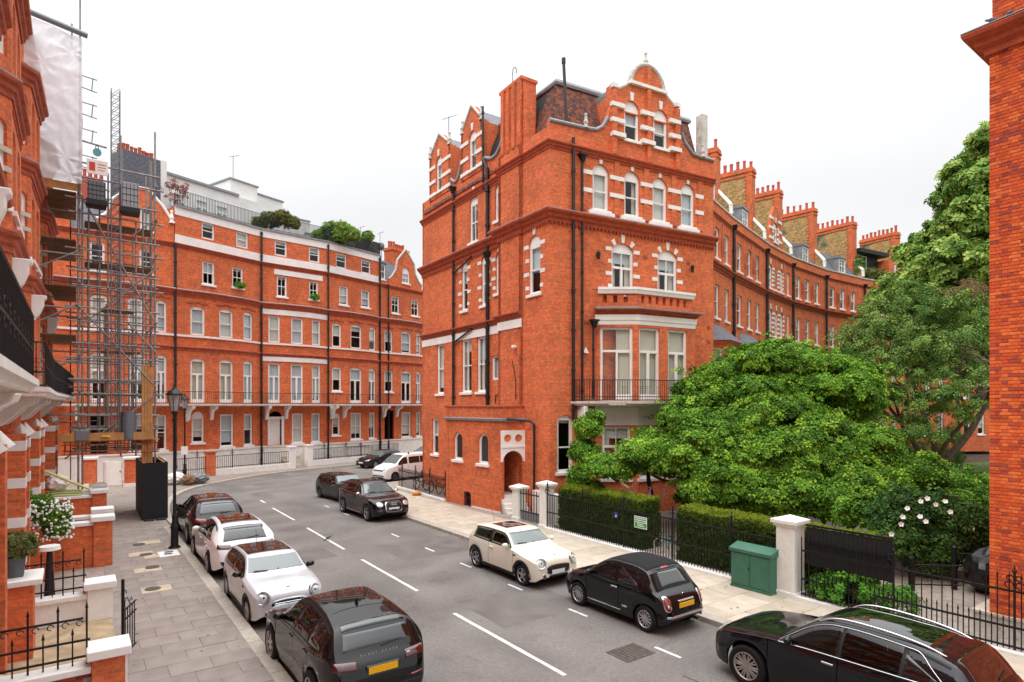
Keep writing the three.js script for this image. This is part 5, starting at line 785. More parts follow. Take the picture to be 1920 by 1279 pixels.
{ // entrance flags between the two low walls, and the yard steps
  const g = struct('entrance_path', [bx(-2.8, 0.05, -0.2, 0.11, -2.2, 2.2)], M.gravel); g.position.copy(at(road(0.65, 15.2))); g.rotation.y = RT;
  const p = thing('timber_plank', 'pale timber plank leaning against the near railing', 'plank', at(road(-1.3, 13.1), 0.75), RT); obj('plank', [bx(-0.9, 0.9, 0, 0.03, -0.05, 0.05).rotateZ(-0.28)], M.yorkC, p);
  const b = thing('bollard_lamp', 'dark post with pale oval top behind the spear railing', 'post', at(road(-0.55, 19.4)), RT); obj('post', [new THREE.CylinderGeometry(0.06, 0.14, 1.5, 10).translate(0, 0.75, 0)], M.ironMatt, b); obj('head', [new THREE.CylinderGeometry(0.22, 0.24, 0.1, 18).translate(0, 1.56, 0)], M.whiteWorn, b);
}
// ---------------------------------------------------------------- lamp posts
function lampPost(label, p) {
  const th = thing('street_lamp', label, 'street lamp', at(p), 0.3, 'black lamp posts with tapered lanterns');
  obj('base', [lathe([[0.2, 0], [0.2, 0.1], [0.13, 0.14], [0.12, 0.75], [0.15, 0.8], [0.12, 0.85], [0.085, 1.0], [0.085, 1.15], [0.1, 1.2], [0.06, 1.28]], 16)], M.iron, th); obj('post', [rod([0, 1.2, 0], [0, 5.0, 0], 0.058, 12, 0.045)], M.iron, th);
  obj('collar', [lathe([[0.05, 4.6], [0.09, 4.66], [0.05, 4.72], [0.05, 4.86], [0.11, 4.9], [0.12, 4.98], [0, 5.0]], 14)], M.iron, th);
  const glass = new THREE.MeshPhysicalMaterial({ color: 0xd9dbdc, transmission: 0.6, roughness: 0.35, thickness: 0 }); obj('lantern_glass', [new THREE.CylinderGeometry(0.235, 0.13, 0.58, 6, 1, true).translate(0, 5.29, 0)], glass, th);
  obj('lamp_holder', [new THREE.CylinderGeometry(0.05, 0.05, 0.3, 8).translate(0, 5.4, 0)], M.zinc, th);
  const fr = []; for (let i = 0; i < 6; i++) { const a = i / 6 * Math.PI * 2; fr.push(rod([0.135 * Math.sin(a), 5.0, 0.135 * Math.cos(a)], [0.24 * Math.sin(a), 5.58, 0.24 * Math.cos(a)], 0.01, 4)); } obj('lantern_frame', fr, M.iron, th);
  obj('lantern_roof', [lathe([[0.29, 5.57], [0.3, 5.61], [0.24, 5.64], [0.2, 5.72], [0.08, 5.78], [0.08, 5.83], [0.03, 5.87], [0.05, 5.92], [0, 6.02]], 12)], M.iron, th);
  return th;
}
lampPost('tall black lamp post with frosted lantern at the pavement edge beside the SUVs', road(2.88, 24.77)); lampPost('black lamp post across the street in front of the brick pier', [-22.0, 40.5]);
{ const n = thing('street_notice', 'small white notice fixed to the far lamp post', 'sign', at([-21.95, 40.4], 1.9), 0.3); obj('board', [rbx(-0.2, 0.2, 0, 0.55, 0.06, 0.08, 0.005)], M.white, n); obj('bracket', [bx(-0.05, 0.05, 0.2, 0.3, 0, 0.07)], M.iron, n); }
// ---------------------------------------------------------------- cabinet, sign, bicycles, sacks, birds
{
  const th = thing('utility_cabinet', 'green metal utility cabinet with sloping lid against the railing', 'cabinet', at(road(15.36, 9.68)), RT);
  obj('body', [rbx(-0.2, 0.2, 0.0, 1.08, -0.6, 0.6, 0.012)], M.green, th); obj('lid', [new THREE.ExtrudeGeometry(shapeOf([[-0.24, 1.08], [0.22, 1.08], [0.22, 1.26], [0.16, 1.27], [-0.24, 1.15]]), { depth: 1.28, bevelEnabled: true, bevelSize: 0.008, bevelThickness: 0.008, bevelSegments: 1 }).translate(0, 0, -0.64)], M.green, th);
  for (const z of [-0.3, 0.3]) obj('door', [rbx(-0.215, -0.2, 0.16, 1.04, z - 0.285, z + 0.285, 0.006)], M.green, th); obj('plinth', [rbx(-0.22, 0.22, -0.05, 0.12, -0.62, 0.62, 0.01)], M.green, th); obj('lock', [rbx(-0.23, -0.21, 0.62, 0.68, -0.05, -0.02, 0.004)], M.iron, th);
}
{
  const c = document.createElement('canvas'); c.width = 256; c.height = 176; const x = c.getContext('2d'); x.fillStyle = '#dfeee2'; x.fillRect(0, 0, 256, 176); x.fillStyle = '#2f8a4c'; x.fillRect(10, 10, 236, 156); x.fillStyle = '#e9f4ea'; let s2 = 5; const q = () => (s2 = (s2 * 16807) % 2147483647) / 2147483647;
  for (let r = 0; r < 5; r++) { let px = 20 + (r > 2 ? 44 : 0); while (px < (r > 2 ? 190 : 230)) { const w = 10 + q() * 26; x.fillRect(px, 22 + r * 28, w, 15); px += w + 7; } }
  const t = new THREE.CanvasTexture(c); t.colorSpace = THREE.SRGBColorSpace; const th = thing('notice_board', 'green and white notice board tied to the long railing', 'sign', at(road(15.68, 14.15), 0.98), RT); const m = new THREE.Mesh(new THREE.PlaneGeometry(0.56, 0.4).rotateY(-Math.PI / 2).translate(-0.012, 0.2, 0), new THREE.MeshStandardMaterial({ map: t, roughness: 0.6 })); m.name = 'print'; th.add(m); obj('board', [bx(-0.01, 0.005, 0, 0.4, -0.28, 0.28)], M.white, th);
  const b = thing('small_notice', 'tiny blue disc notice on the long railing', 'sign', at(road(15.73, 15.35), 1.15), RT); obj('board', [bx(-0.012, 0, 0, 0.2, -0.08, 0.08)], S(0x2d3f95, 0.5), b); obj('disc', [new THREE.CylinderGeometry(0.03, 0.03, 0.006, 12).rotateZ(Math.PI / 2).translate(-0.015, 0.07, 0)], M.white, b);
}
function bicycle(label, p, turn, frameMat, s = 1, wheelMat = M.rubber) {
  const th = thing('bicycle', label, 'bicycle', at(p, PAV), turn, 'bicycles'); th.scale.setScalar(s);
  for (const x of [-0.5, 0.5]) { const w = new THREE.Group(); w.name = 'wheel'; w.position.set(x, 0.33, 0); th.add(w); const sp = []; for (let i = 0; i < 10; i++) sp.push(rod([0, 0, 0], [0.3 * Math.cos(i * 0.628), 0.3 * Math.sin(i * 0.628), 0], 0.003, 3)); obj('tyre', [new THREE.TorusGeometry(0.315, 0.024, 6, 28)], wheelMat, w); obj('spokes', sp, M.steel, w); }
  const P = { bb: [-0.05, 0.3, 0], st: [-0.2, 0.82, 0], hd: [0.36, 0.8, 0], rr: [-0.5, 0.33, 0], fr: [0.5, 0.33, 0] }; obj('frame', [rod(P.bb, P.st, 0.02), rod(P.bb, P.hd, 0.024), rod([-0.17, 0.72, 0], [0.35, 0.76, 0], 0.02), rod(P.bb, P.rr, 0.014), rod([-0.17, 0.72, 0], P.rr, 0.012), rod([0.36, 0.86, 0], P.fr, 0.018)], frameMat, th);
  obj('saddle', [rbx(-0.34, -0.08, 0.84, 0.9, -0.06, 0.06, 0.03)], M.black, th); obj('handlebar', [rod([0.34, 0.95, -0.25], [0.34, 0.95, 0.25], 0.014), rod([0.36, 0.8, 0], [0.34, 0.95, 0], 0.016)], M.black, th); obj('crank', [new THREE.CylinderGeometry(0.08, 0.08, 0.02, 14).rotateX(Math.PI / 2).translate(-0.05, 0.3, 0), bx(-0.08, -0.02, 0.14, 0.3, 0.03, 0.05)], M.steel, th);
}
bicycle('small teal child bicycle with pale tyres behind the notice board', road(16.6, 13.75), RT + Math.PI / 2 + 0.05, S(0x2b8f93, 0.4), 0.72, S(0xd9b8b4, 0.8));
[[29.6, 'black bicycle leaning by the porch wall'], [31.2, 'black bicycle chained behind the railing, between two other bicycles'], [32.9, 'black bicycle at the van end of the railing']].forEach(([t, l], i) => bicycle(l, road(17.0, t), RT + Math.PI / 2 + (i - 1) * 0.15, S([0x202226, 0x26262b, 0x3a3d44][i], 0.5)));
{ const th = thing('cycle_cover', 'grey-blue and white covers draped over a bicycle by the porch', 'cover', at(road(17.1, 29.0), 0.6), 0.4); const g = new THREE.IcosahedronGeometry(0.5, 3); const p = g.attributes.position; for (let i = 0; i < p.count; i++) { const k = 1 + 0.22 * noise.noise(p.getX(i) * 4, p.getY(i) * 4, p.getZ(i) * 4); p.setXYZ(i, p.getX(i) * k * 1.2, p.getY(i) * k * 0.9, p.getZ(i) * k * 0.5); } g.computeVertexNormals(); obj('cover', [g.translate(0, 0.4, 0)], S(0x8f97a8, 0.8), th); obj('frame', [rod([0, -0.6, 0], [0, 0.3, 0], 0.03)], M.iron, th);
  const o = thing('orange_bag', 'orange plastic bag lying at the foot of the railing by the porch', 'bag', at(road(15.75, 31.1), PAV), 0.7); const s = new THREE.IcosahedronGeometry(0.2, 2).scale(1.5, 0.55, 0.9), q = s.attributes.position; for (let i = 0; i < q.count; i++) { const k = 1 + 0.3 * noise.noise(q.getX(i) * 9, q.getY(i) * 9, q.getZ(i) * 9); q.setXYZ(i, q.getX(i) * k, q.getY(i) * k, q.getZ(i) * k); } s.computeVertexNormals(); obj('bag', [s.translate(0, 0.1, 0)], S(0xe08a1e, 0.6), o); }
function sack(label, p, r, mat, seed2) { const th = thing('rubble_sack', label, 'sack', at(p, PAV), seed2, 'sacks by the far lamp post'); const g = new THREE.IcosahedronGeometry(r, 3), q = g.attributes.position; for (let i = 0; i < q.count; i++) { const k = 1 + 0.3 * noise.noise(q.getX(i) * 3 / r + seed2, q.getY(i) * 3 / r, q.getZ(i) * 3 / r); q.setXYZ(i, q.getX(i) * k * 1.2, q.getY(i) * k * 0.8, q.getZ(i) * k); } g.computeVertexNormals(); obj('bag', [g.translate(0, r * 0.75, 0)], mat, th); obj('knot', [new THREE.ConeGeometry(r * 0.2, r * 0.5, 7).translate(r * 0.1, r * 1.55, 0)], mat, th); }
sack('clear and white rubbish sack beside the far lamp post', [-21.9, 39.2], 0.5, M.render, 1); sack('brown sack leaning by the far lamp post', [-20.9, 38.9], 0.42, M.board, 2.2); sack('grey sack lying on the far pavement', [-20.5, 39.6], 0.45, M.zinc, 3.7); sack('white sack on the scaffold wall', road(-0.6, 31.2), 0.4, M.white, 5.1); scene.getObjectByName('rubble_sack_003').position.y = 1.72;
function pigeon(label, pos, turn) {
  const th = thing('pigeon', label, 'bird', pos, turn, 'pigeons'); th.scale.setScalar(0.82); const prof = [[0, -0.13], [0.03, -0.12], [0.055, -0.06], [0.065, 0], [0.055, 0.06], [0.035, 0.1], [0.028, 0.13], [0.034, 0.155], [0.026, 0.18], [0, 0.195]];
  const g = lathe(prof, 12).rotateZ(-Math.PI / 2 + 0.45).translate(0, 0.13, 0); obj('body', [g], S(0x54565e, 0.7), th); obj('tail', [bx(-0.24, -0.1, -0.008, 0.008, -0.035, 0.035).rotateZ(0.25).translate(0, 0.09, 0)], S(0x33353b, 0.7), th); obj('beak', [new THREE.ConeGeometry(0.01, 0.035, 5).rotateZ(-Math.PI / 2).translate(0.195, 0.215, 0)], S(0x2a2622, 0.6), th); for (const z of [-0.025, 0.025]) obj('leg', [rod([0.01, 0, z], [0.0, 0.08, z], 0.006, 4)], S(0x9a4a44, 0.7), th);
}
pigeon('grey pigeon standing on the road beside a centre line dash', at(road(7.95, 23.2), RD), 0.5); { const b = scene.getObjectByName('right_house'); const v = x => new THREE.Vector3(x, 13.6, 0.22).applyAxisAngle(new THREE.Vector3(0, 1, 0), b.rotation.y).add(b.position); pigeon('dark pigeon perched on the corner of the brick cornice', v(0.12), 2); pigeon('paler pigeon perched further along the brick cornice', v(0.42), 1); }
// ---------------------------------------------------------------- scaffold over the left pavement
{
  const th = thing('scaffold', 'tubular steel scaffold tower standing over the left pavement', 'scaffold', at(road(0, 32.2)), RT); // x = n, z = -(t - 32.2)
  const pole = (a, b, name = 'tube', r = 0.04) => obj(name, [rod(a, b, r, 6)], M.steel, th);
  const ns = [0.08, 1.15, 2.0, 2.95], zs = [0, -2.2, -4.4];
  for (const z of zs) { pole([0.08, 1.5, z], [0.08, z ? 14.5 : 15.5, z], 'standard', 0.042); pole([2.95, 0.1, z], [2.95, z ? 17.2 : 17.8, z], 'standard', 0.042); if (!z) { pole([2.82, 0.1, z - 0.2], [2.82, 16.5, z - 0.2], 'standard', 0.042); pole([0.22, 1.5, -0.25], [0.22, 14.4, -0.25], 'standard', 0.042); } pole([1.15, 3.4, z], [1.15, z ? 10 : 15.5, z], 'standard'); pole([1.62, 2.9, z], [1.62, z ? 12 : 17.3, z], 'standard'); pole([2.2, 2.9, z], [2.2, z ? 9 : 13.5, z], 'standard'); }
  for (let y = 3.2, k = 0; y < 16.6; y += k % 2 ? 0.62 : 0.95, k++) { for (const z of y > 12 ? [0] : [0, -2.2, -4.4]) pole([-0.15 - (k % 3) * 0.12, y, z + 0.04], [3.15 + (k % 2) * 0.15, y - 0.04, z + 0.04], 'ledger'); if (k % 2 && y < 15) pole([-2.0, y + 0.3, -1.2], [0.4, y + 0.3, -1.2], 'ledger'); if (k % 2) for (const n of [0.08, 2.95]) pole([n + 0.05, y + 0.1, 0.35], [n + 0.05, y + 0.1, -4.8], 'ledger'); }
  for (const [a, y0, b, y1] of [[0.0, 14.6, 3.0, 8.9], [0.1, 8.6, 3.1, 11.6], [0.0, 9.6, 3.0, 6.0], [-0.4, 2.9, 3.0, 5.7], [1.9, 8.9, 3.0, 7.6], [2.0, 12.8, 3.0, 13.8]]) pole([a, y0, 0.1], [b, y1, 0.1], 'brace', 0.036);
  for (let y = 5; y < 14; y += 2.3) { pole([-1.8, y - 1.2, 0.05], [0.1, y, 0.05], 'brace'); pole([-2.0, y - 0.2, 0.05], [0.3, y - 0.2, 0.05], 'ledger'); }
  for (const y of [14.35, 12.3, 10.3, 8.2]) for (let i = 0; i < 20; i++) obj('board', [bx(-1.95, 0.0, y, y + 0.04, -0.1 - i * 0.24, 0.12 - i * 0.24)], M.board, th);
  for (let i = 0; i < 18; i++) obj('board', [bx(-0.4, 3.1, 3.62, 3.66, 0.1 - i * 0.25, 0.33 - i * 0.25)], i % 3 ? M.board : M.timber, th);
  for (const [y, n0, n1] of [[5.7, 1.0, 2.3], [7.6, 0.9, 2.4], [9.5, 0.9, 2.2], [11.5, 0.3, 2.9], [13.3, 0.3, 2.9]]) for (let i = 0; i < 5; i++) obj('board', [bx(n0, n1, y, y + 0.045, -0.6 - i * 0.25, -0.37 - i * 0.25)], M.board, th);
  for (const [n, z] of [[0.6, -0.9], [1.95, -0.5]]) { for (const s of [-0.18, 0.18]) obj('ladder_rail', [rod([n + s, 3.7, z + 0.3], [n + s, 13.4, z - 0.2], 0.022, 5)], M.zinc, th); const rg = []; for (let y = 3.9; y < 13.3; y += 0.3) rg.push(rod([n - 0.18, y, z + 0.3 - (y - 3.7) * 0.05], [n + 0.18, y, z + 0.3 - (y - 3.7) * 0.05], 0.014, 4)); obj('ladder_rungs', rg, M.zinc, th); }
  for (const n of [0.45, 0.85, 2.5]) pole([n, 3.4, -0.4], [n, 14.2, -0.4], 'standard');
  obj('toe_board', [bx(-0.6, 2.85, 3.66, 4.0, 0.36, 0.4)], M.timber, th); obj('toe_board', [bx(-1.9, 0.05, 14.42, 14.75, 0.14, 0.18)], M.timber, th);
  const beam = (y, z) => { const g = [rod([-0.5, y, z], [3.1, y, z], 0.028, 6), rod([-0.5, y - 0.42, z], [3.1, y - 0.42, z], 0.028, 6)]; for (let i = 0; i < 10; i++) g.push(rod([-0.4 + i * 0.38, y, z], [-0.4 + i * 0.38, y - 0.42, z], 0.018, 5)); obj('lattice_beam', g, M.moulding, th); }; beam(3.5, 0.2); beam(3.5, -2.2);
  for (let k = 0; k < 4; k++) { const y = 15.6 + k * 1.15; obj('bracket', [rod([0.1, y, 0], [0.75, y - 0.1, 0], 0.024, 5), rod([0.1, y + 0.5, 0], [0.75, y + 0.45, 0], 0.024, 5), rod([0.55, y - 0.1, 0], [0.6, y + 0.5, 0], 0.02, 5)], M.zinc, th); } pole([0.12, 14.5, 0], [0.14, 23.0, 0], 'standard', 0.042); pole([-0.15, 20.5, 0.1], [-0.15, 21.6, 0.1], 'standard'); pole([0.1, 15.0, 0.05], [1.2, 14.7, 0.05], 'bracket_pole');
  const pu = thing('pulley_wheel', 'turquoise pulley block hanging from a scaffold pole', 'pulley', at(road(0.75, 32.25), 16.35), RT); obj('sheave', [new THREE.CylinderGeometry(0.16, 0.16, 0.1, 16).rotateX(Math.PI / 2)], S(0x5fa8a8, 0.5), pu); obj('hook', [new THREE.TorusGeometry(0.06, 0.015, 5, 14).translate(0, 0.22, 0)], M.iron, pu);
  pole([0.1, 16.7, 0.05], [1.1, 16.6, 0.05], 'bracket_pole');
  // hoist mast, cages and loose materials
  const ma = thing('hoist_mast', 'lattice hoist mast rising above the scaffold', 'mast', at(road(1.42, 32.1)), RT), mg = []; for (const [x, z] of [[-0.16, -0.16], [0.16, -0.16], [0.16, 0.16], [-0.16, 0.16]]) obj('mast_leg', [rod([x, 3.66, z], [x, 19.2, z], 0.024, 6)], M.zinc, ma); for (let y = 3.8; y < 19; y += 0.36) for (const z of [-0.16, 0.16]) mg.push(rod([-0.16, y, z], [0.16, y + 0.36, z], 0.012, 4), rod([-0.16, y, z], [0.16, y, z], 0.012, 4)); obj('lattice', mg, M.zinc, ma);
  const ca = (n, y, h2, l, mat) => { const c = thing('hoist_cage', l, 'hoist cage', at(road(n, 32.0), y), RT); c.scale.set(0.78, 0.85, 0.8); obj('panel', [rbx(-0.42, 0.42, 0, h2, -0.5, 0.45, 0.02)], mat, c); const m2 = []; for (let i = -2; i <= 2; i++) m2.push(bx(i * 0.18 - 0.01, i * 0.18 + 0.01, 0.05, h2 - 0.05, 0.45, 0.47)); for (let i = 1; i < 4; i++) m2.push(bx(-0.4, 0.4, i * h2 / 4 - 0.01, i * h2 / 4 + 0.01, 0.451, 0.472)); obj('mesh', m2, M.ironMatt, c); obj('base', [bx(-0.48, 0.48, -0.25, 0, -0.55, 0.5)], M.black, c); };
  ca(0.72, 14.1, 0.95, 'dark grey hoist cage left of the lattice mast', S(0x6a6d72, 0.6)); ca(1.95, 14.0, 1.3, 'pale grey hoist cage right of the lattice mast', S(0x9da1a6, 0.5));
  { const b = thing('site_sign', 'white panel with red print fixed above the hoist cage', 'sign', at(road(0.75, 31.7), 15.2), RT); obj('board', [rbx(-0.38, 0.38, 0, 0.62, -0.02, 0.02, 0.01)], M.white, b); const red = S(0xd2402c, 0.6); obj('print', [bx(-0.3, -0.08, 0.12, 0.5, 0.02, 0.024), bx(0.0, 0.3, 0.42, 0.46, 0.02, 0.024), bx(0.0, 0.3, 0.3, 0.33, 0.02, 0.024), bx(0.0, 0.26, 0.18, 0.21, 0.02, 0.024)], red, b); }
  { const l = thing('timber_column', 'tall bundle of raw timber posts standing in the black hoarding', 'timber', at(road(2.62, 32.2)), RT); for (let i = 0; i < 4; i++) obj('timber', [bx(-0.2 + i * 0.11, -0.1 + i * 0.11, 0.1, 6.95 + rr(-0.1, 0.1), -0.1, 0.1)], M.timber, l); }
  { const c = thing('flue_drum', 'upright grey ribbed drum on the scaffold platform', 'drum', at(road(1.9, 32.0), 3.68), RT), g = [new THREE.CylinderGeometry(0.27, 0.27, 1.2, 20).translate(0, 0.6, 0)]; for (let i = 0; i < 6; i++) g.push(new THREE.TorusGeometry(0.272, 0.012, 5, 20).rotateX(Math.PI / 2).translate(0, 0.1 + i * 0.2, 0)); obj('drum', g, S(0x747c86, 0.5, { metalness: 0.3 }), c); obj('lid', [new THREE.CylinderGeometry(0.28, 0.28, 0.04, 20).translate(0, 1.22, 0)], M.zinc, c); }
  for (const [n, y, w, mat, l] of [[0.2, 3.68, 0.5, M.zinc, 'grey tool box on the scaffold platform'], [1.05, 3.68, 0.3, S(0xd9b33c, 0.7), 'yellow coil of hose on the scaffold platform']]) { const c = thing('site_tool', l, 'tool', at(road(n, 31.95), y), RT); obj('body', [w > 0.4 ? rbx(-w / 2, w / 2, 0, 0.45, -0.2, 0.2, 0.03) : new THREE.TorusGeometry(0.2, 0.05, 6, 18).rotateX(1.3).translate(0, 0.1, 0)], mat, c); if (w > 0.4) obj('handle', [new THREE.TorusGeometry(0.08, 0.015, 5, 12, Math.PI).translate(0, 0.45, 0)], M.iron, c); }
  for (const [n, t, l, len, yy] of [[-0.6, 30.9, 'pale yellow tube leaning across the scaffold wall', 2.6, 1.5]]) { const c = thing('site_pole', l, 'pole', at(road(n, t), yy), RT); obj('pole', [rod([-0.9, 1.3, 0], [1.4, 0, 0.1], 0.05, 8)], S(0xd9d48c, 0.6), c); } for (let i = 0; i < 3; i++) { const c = thing('site_hose', ['pale green tube lying lowest on the scaffold wall', 'pale green tube lying between two others on the scaffold wall', 'pale green tube lying topmost on the scaffold wall'][i], 'tube', at(road(-0.9, 30.8 + i * 0.12), 1.46 + i * 0.08), RT); obj('tube', [tube([[-1.0, 0.04, 0], [-0.3, 0.02, 0.05], [0.4, 0.05, -0.03], [1.1, 0.02, 0]], 0.05, 7)], S(0xb9c286, 0.7), c); }
  // white sheeting on the upper end of the scaffold
  const sh = thing('scaffold_sheeting', 'creased white plastic sheeting hanging on the top of the scaffold', 'sheeting', at(road(-2.1, 31.75)), RT), NX = 60, NY = 150, v = [], id = [];
  const pins = []; for (let i = 0; i < 9; i++) pins.push([rr(0.1, 2.1), 15 + i * 0.75, rr(0.5, 1)]);
  for (let j = 0; j <= NY; j++) for (let i = 0; i <= NX; i++) { const x = i / NX * 2.3, y = 14.7 + j / NY * 6.6 - x * 0.16 * j / NY; let z = 0.07 * noise.noise(x * 1.2, y * 0.7, 3) + 0.06 * noise.noise(x * 3 + y, y * 1.6 - x, 7) + 0.03 * noise.noise(x * 6 - y * 3, y * 4, 2); for (const [px, py, a] of pins) { const dx = x - px, dy = y - py, d = Math.hypot(dx, dy), an = Math.atan2(dy, dx); z += 0.08 * a * Math.exp(-d * 0.9) * Math.sin(an * 7 + px * 9) * Math.min(1, d * 3) - 0.06 * a * Math.exp(-d * d * 14); } z += 0.03 * Math.sin((x * 0.8 + y * 2.4) * 2.2 + noise.noise(x, y, 1) * 4) * noise.noise(x * 0.8, y * 0.8, 20); v.push([x, y, z + (i === NX ? -0.05 : 0)]); }
  for (let j = 0; j < NY; j++) for (let i = 0; i < NX; i++) { const a = j * (NX + 1) + i; id.push(a, a + 1, a + NX + 1, a + 1, a + NX + 2, a + NX + 1); } const g = new THREE.BufferGeometry(); g.setAttribute('position', new THREE.Float32BufferAttribute(v.flat(), 3)); g.setIndex(id); g.computeVertexNormals(); const sm = new THREE.MeshPhysicalMaterial({ color: 0xf4f6fa, roughness: 0.75, transmission: 0.45, thickness: 0 }); obj('sheet', [g], sm, sh);
  const gr = new THREE.PlaneGeometry(3.0, 6.4, 30, 60), pp = gr.attributes.position; for (let i = 0; i < pp.count; i++) pp.setZ(i, 0.06 * noise.noise(pp.getX(i) * 1.4, pp.getY(i) * 1.2, 5)); gr.computeVertexNormals(); obj('side_sheet', [gr.rotateY(Math.PI / 2).translate(2.3, 17.75, -1.55)], sm, sh); obj('top_beam', [rod([-0.1, 21.5, 0.02], [2.5, 21.1, 0.02], 0.12, 10)], M.zinc, sh);
  // black hoarding round the feet of the scaffold
  const ho = thing('hoarding', 'tall black plywood hoarding boxing in the feet of the scaffold', 'hoarding', at(road(2.88, 31.35)), RT);
  obj('front_panel', [bx(-0.5, 0.5, 0.08, 2.62, -0.06, 0)], M.hoard, ho); for (const x of [-0.5, 0.46]) obj('side_panel', [bx(x, x + 0.04, 0.08, 2.62, -3.6, -0.065)], M.hoard, ho); obj('back_panel', [bx(-0.455, 0.455, 0.08, 2.62, -3.6, -3.55)], M.hoard, ho); for (const x of [-0.44, 0.36]) obj('top_timber', [bx(x, x + 0.08, 2.52, 2.6, -3.5, -0.07)], M.timber, ho); for (const x of [-0.25, 0.22]) obj('sandbag', [rbx(x - 0.2, x + 0.2, 0.0, 0.13, 0.02, 0.3, 0.05)], M.ironMatt, ho);
}
// ---------------------------------------------------------------- roof clutter
function aerial(label, p, y, turn, hgt = 1.6) { const th = thing('tv_aerial', label, 'aerial', at(p, y), turn, 'roof aerials'); obj('mast', [rod([0, 0, 0], [0, hgt, 0], 0.025, 6)], M.zinc, th); const g = [rod([-0.4, hgt - 0.25, 0], [0.6, hgt + 0.25, 0], 0.014, 4)]; for (let i = 0; i < 7; i++) { const x = -0.35 + i * 0.13; g.push(rod([x, hgt - 0.23 + i * 0.06, -0.16], [x, hgt - 0.23 + i * 0.06, 0.16], 0.009, 4)); } obj('antenna', g, M.zinc, th); }
const houseAt = (name, x, z) => { const h = scene.getObjectByName(name), v = new THREE.Vector3(x, 0, z).applyAxisAngle(new THREE.Vector3(0, 1, 0), h.rotation.y).add(h.position); return [v.x, -v.z]; };
aerial('aerial on the flank gable of the corner house', houseAt('corner_house', -0.2, -11.6), 20.9, 0.4, 2.3); aerial('aerial beside the chimney pots of the corner house', houseAt('corner_house', 8.1, -4.5), 20.3, 2.0, 3.0); aerial('aerial on the white penthouse roof', houseAt('terraced_house', 7.0, -4), 24.4, 1.0, 2.2); aerial('aerial behind the roof of the house with downpipes', houseAt('terraced_house_002', 5.7, -2.5), 20.6, 1.0, 2.2); aerial('aerial on the gabled end house', houseAt('terraced_house_003', 2.7, -3), 20, 1, 3); aerial('aerial over the garden terrace chimneys', houseAt('garden_terrace_house_005', 1.2, -3), 21.3, 1.5, 2.2); aerial('aerial on the second garden terrace stack', houseAt('garden_terrace_house_001', 7.4, -2.2), 23.2, 1.2, 0.9); aerial('aerial beside a garden terrace stack', houseAt('garden_terrace_house_002', 6, -2.2), 23.2, 1.2, 0.9);
function dish(label, p, y, turn) { const th = thing('satellite_dish', label, 'satellite dish', at(p, y), turn, 'satellite dishes'); obj('bowl', [new THREE.SphereGeometry(0.6, 18, 8, 0, Math.PI * 2, 0, 0.75).translate(0, -0.6, 0).rotateX(Math.PI / 2 + 0.35).translate(0, 1.2, 0.1)], M.zinc, th); obj('arm', [rod([0, 0.9, 0], [0, 1.1, 0.5], 0.015, 4)], M.iron, th); obj('mast', [rod([0, 0, 0], [0, 1.25, 0], 0.03, 6)], M.iron, th); }
dish('round satellite dish on a pole at the roof edge by the fenced terrace', houseAt('terraced_house_003', 0.3, -0.5), 18.3, 0.9); dish('dark satellite dish on a pole above the gabled end house', houseAt('terraced_house_003', 2.0, -2), 20, 0.8);
// ---------------------------------------------------------------- cars: a lofted shell with cut shut lines, glass and trim laid on the same surface
const paint = (c, o = {}) => new THREE.MeshPhysicalMaterial({ color: c, roughness: 0.4, metalness: 0, specularIntensity: 0.08, clearcoat: 1, clearcoatRoughness: 0.03, ...o });
const CM = {
  glass: new THREE.MeshPhysicalMaterial({ color: 0x0d1112, roughness: 0.02, clearcoat: 1, clearcoatRoughness: 0.01, ior: 1.55 }), screen: new THREE.MeshPhysicalMaterial({ color: 0x93a5a4, transmission: 0.55, thickness: 0, roughness: 0.03, clearcoat: 1, clearcoatRoughness: 0.01, ior: 1.6 }),
  clear: new THREE.MeshPhysicalMaterial({ color: 0xb9c8c0, transmission: 1, thickness: 0, roughness: 0.01, ior: 1.52 }), privacy: new THREE.MeshPhysicalMaterial({ color: 0x454d4f, transmission: 1, thickness: 0, roughness: 0.01, ior: 1.52 }), seat: S(0x4a4743, 0.85), dash: S(0x2b2b2d, 0.8),
  trim: S(0x151617, 0.65), gap: S(0x060606, 1), chrome: S(0xd8dade, 0.12, { metalness: 1 }), alloy: S(0xa9abb0, 0.3, { metalness: 0.85 }), alloyDark: S(0x55575c, 0.35, { metalness: 0.8 }), tyre: S(0x161617, 0.88),
  lens: new THREE.MeshPhysicalMaterial({ color: 0xcfd6da, roughness: 0.08, metalness: 0.5, clearcoat: 1 }), lampIn: S(0x55585c, 0.2, { metalness: 0.7 }), tail: new THREE.MeshPhysicalMaterial({ color: 0x8e1014, roughness: 0.12, clearcoat: 1 }), tailDark: new THREE.MeshPhysicalMaterial({ color: 0x4a0c0e, roughness: 0.1, clearcoat: 1 }),
  amber: S(0xd98a1c, 0.4), plateY: S(0xf0b400, 0.5), plateW: S(0xeeeeec, 0.5), plateBlue: S(0x1d3c96, 0.5), grille: S(0x0c0c0d, 0.5), soft: S(0x1b1c1f, 0.95), redTrim: S(0x4d1716, 0.4)
};
const font = await new FontLoader().loadAsync('fonts/droid/droid_sans_bold.typeface.json');
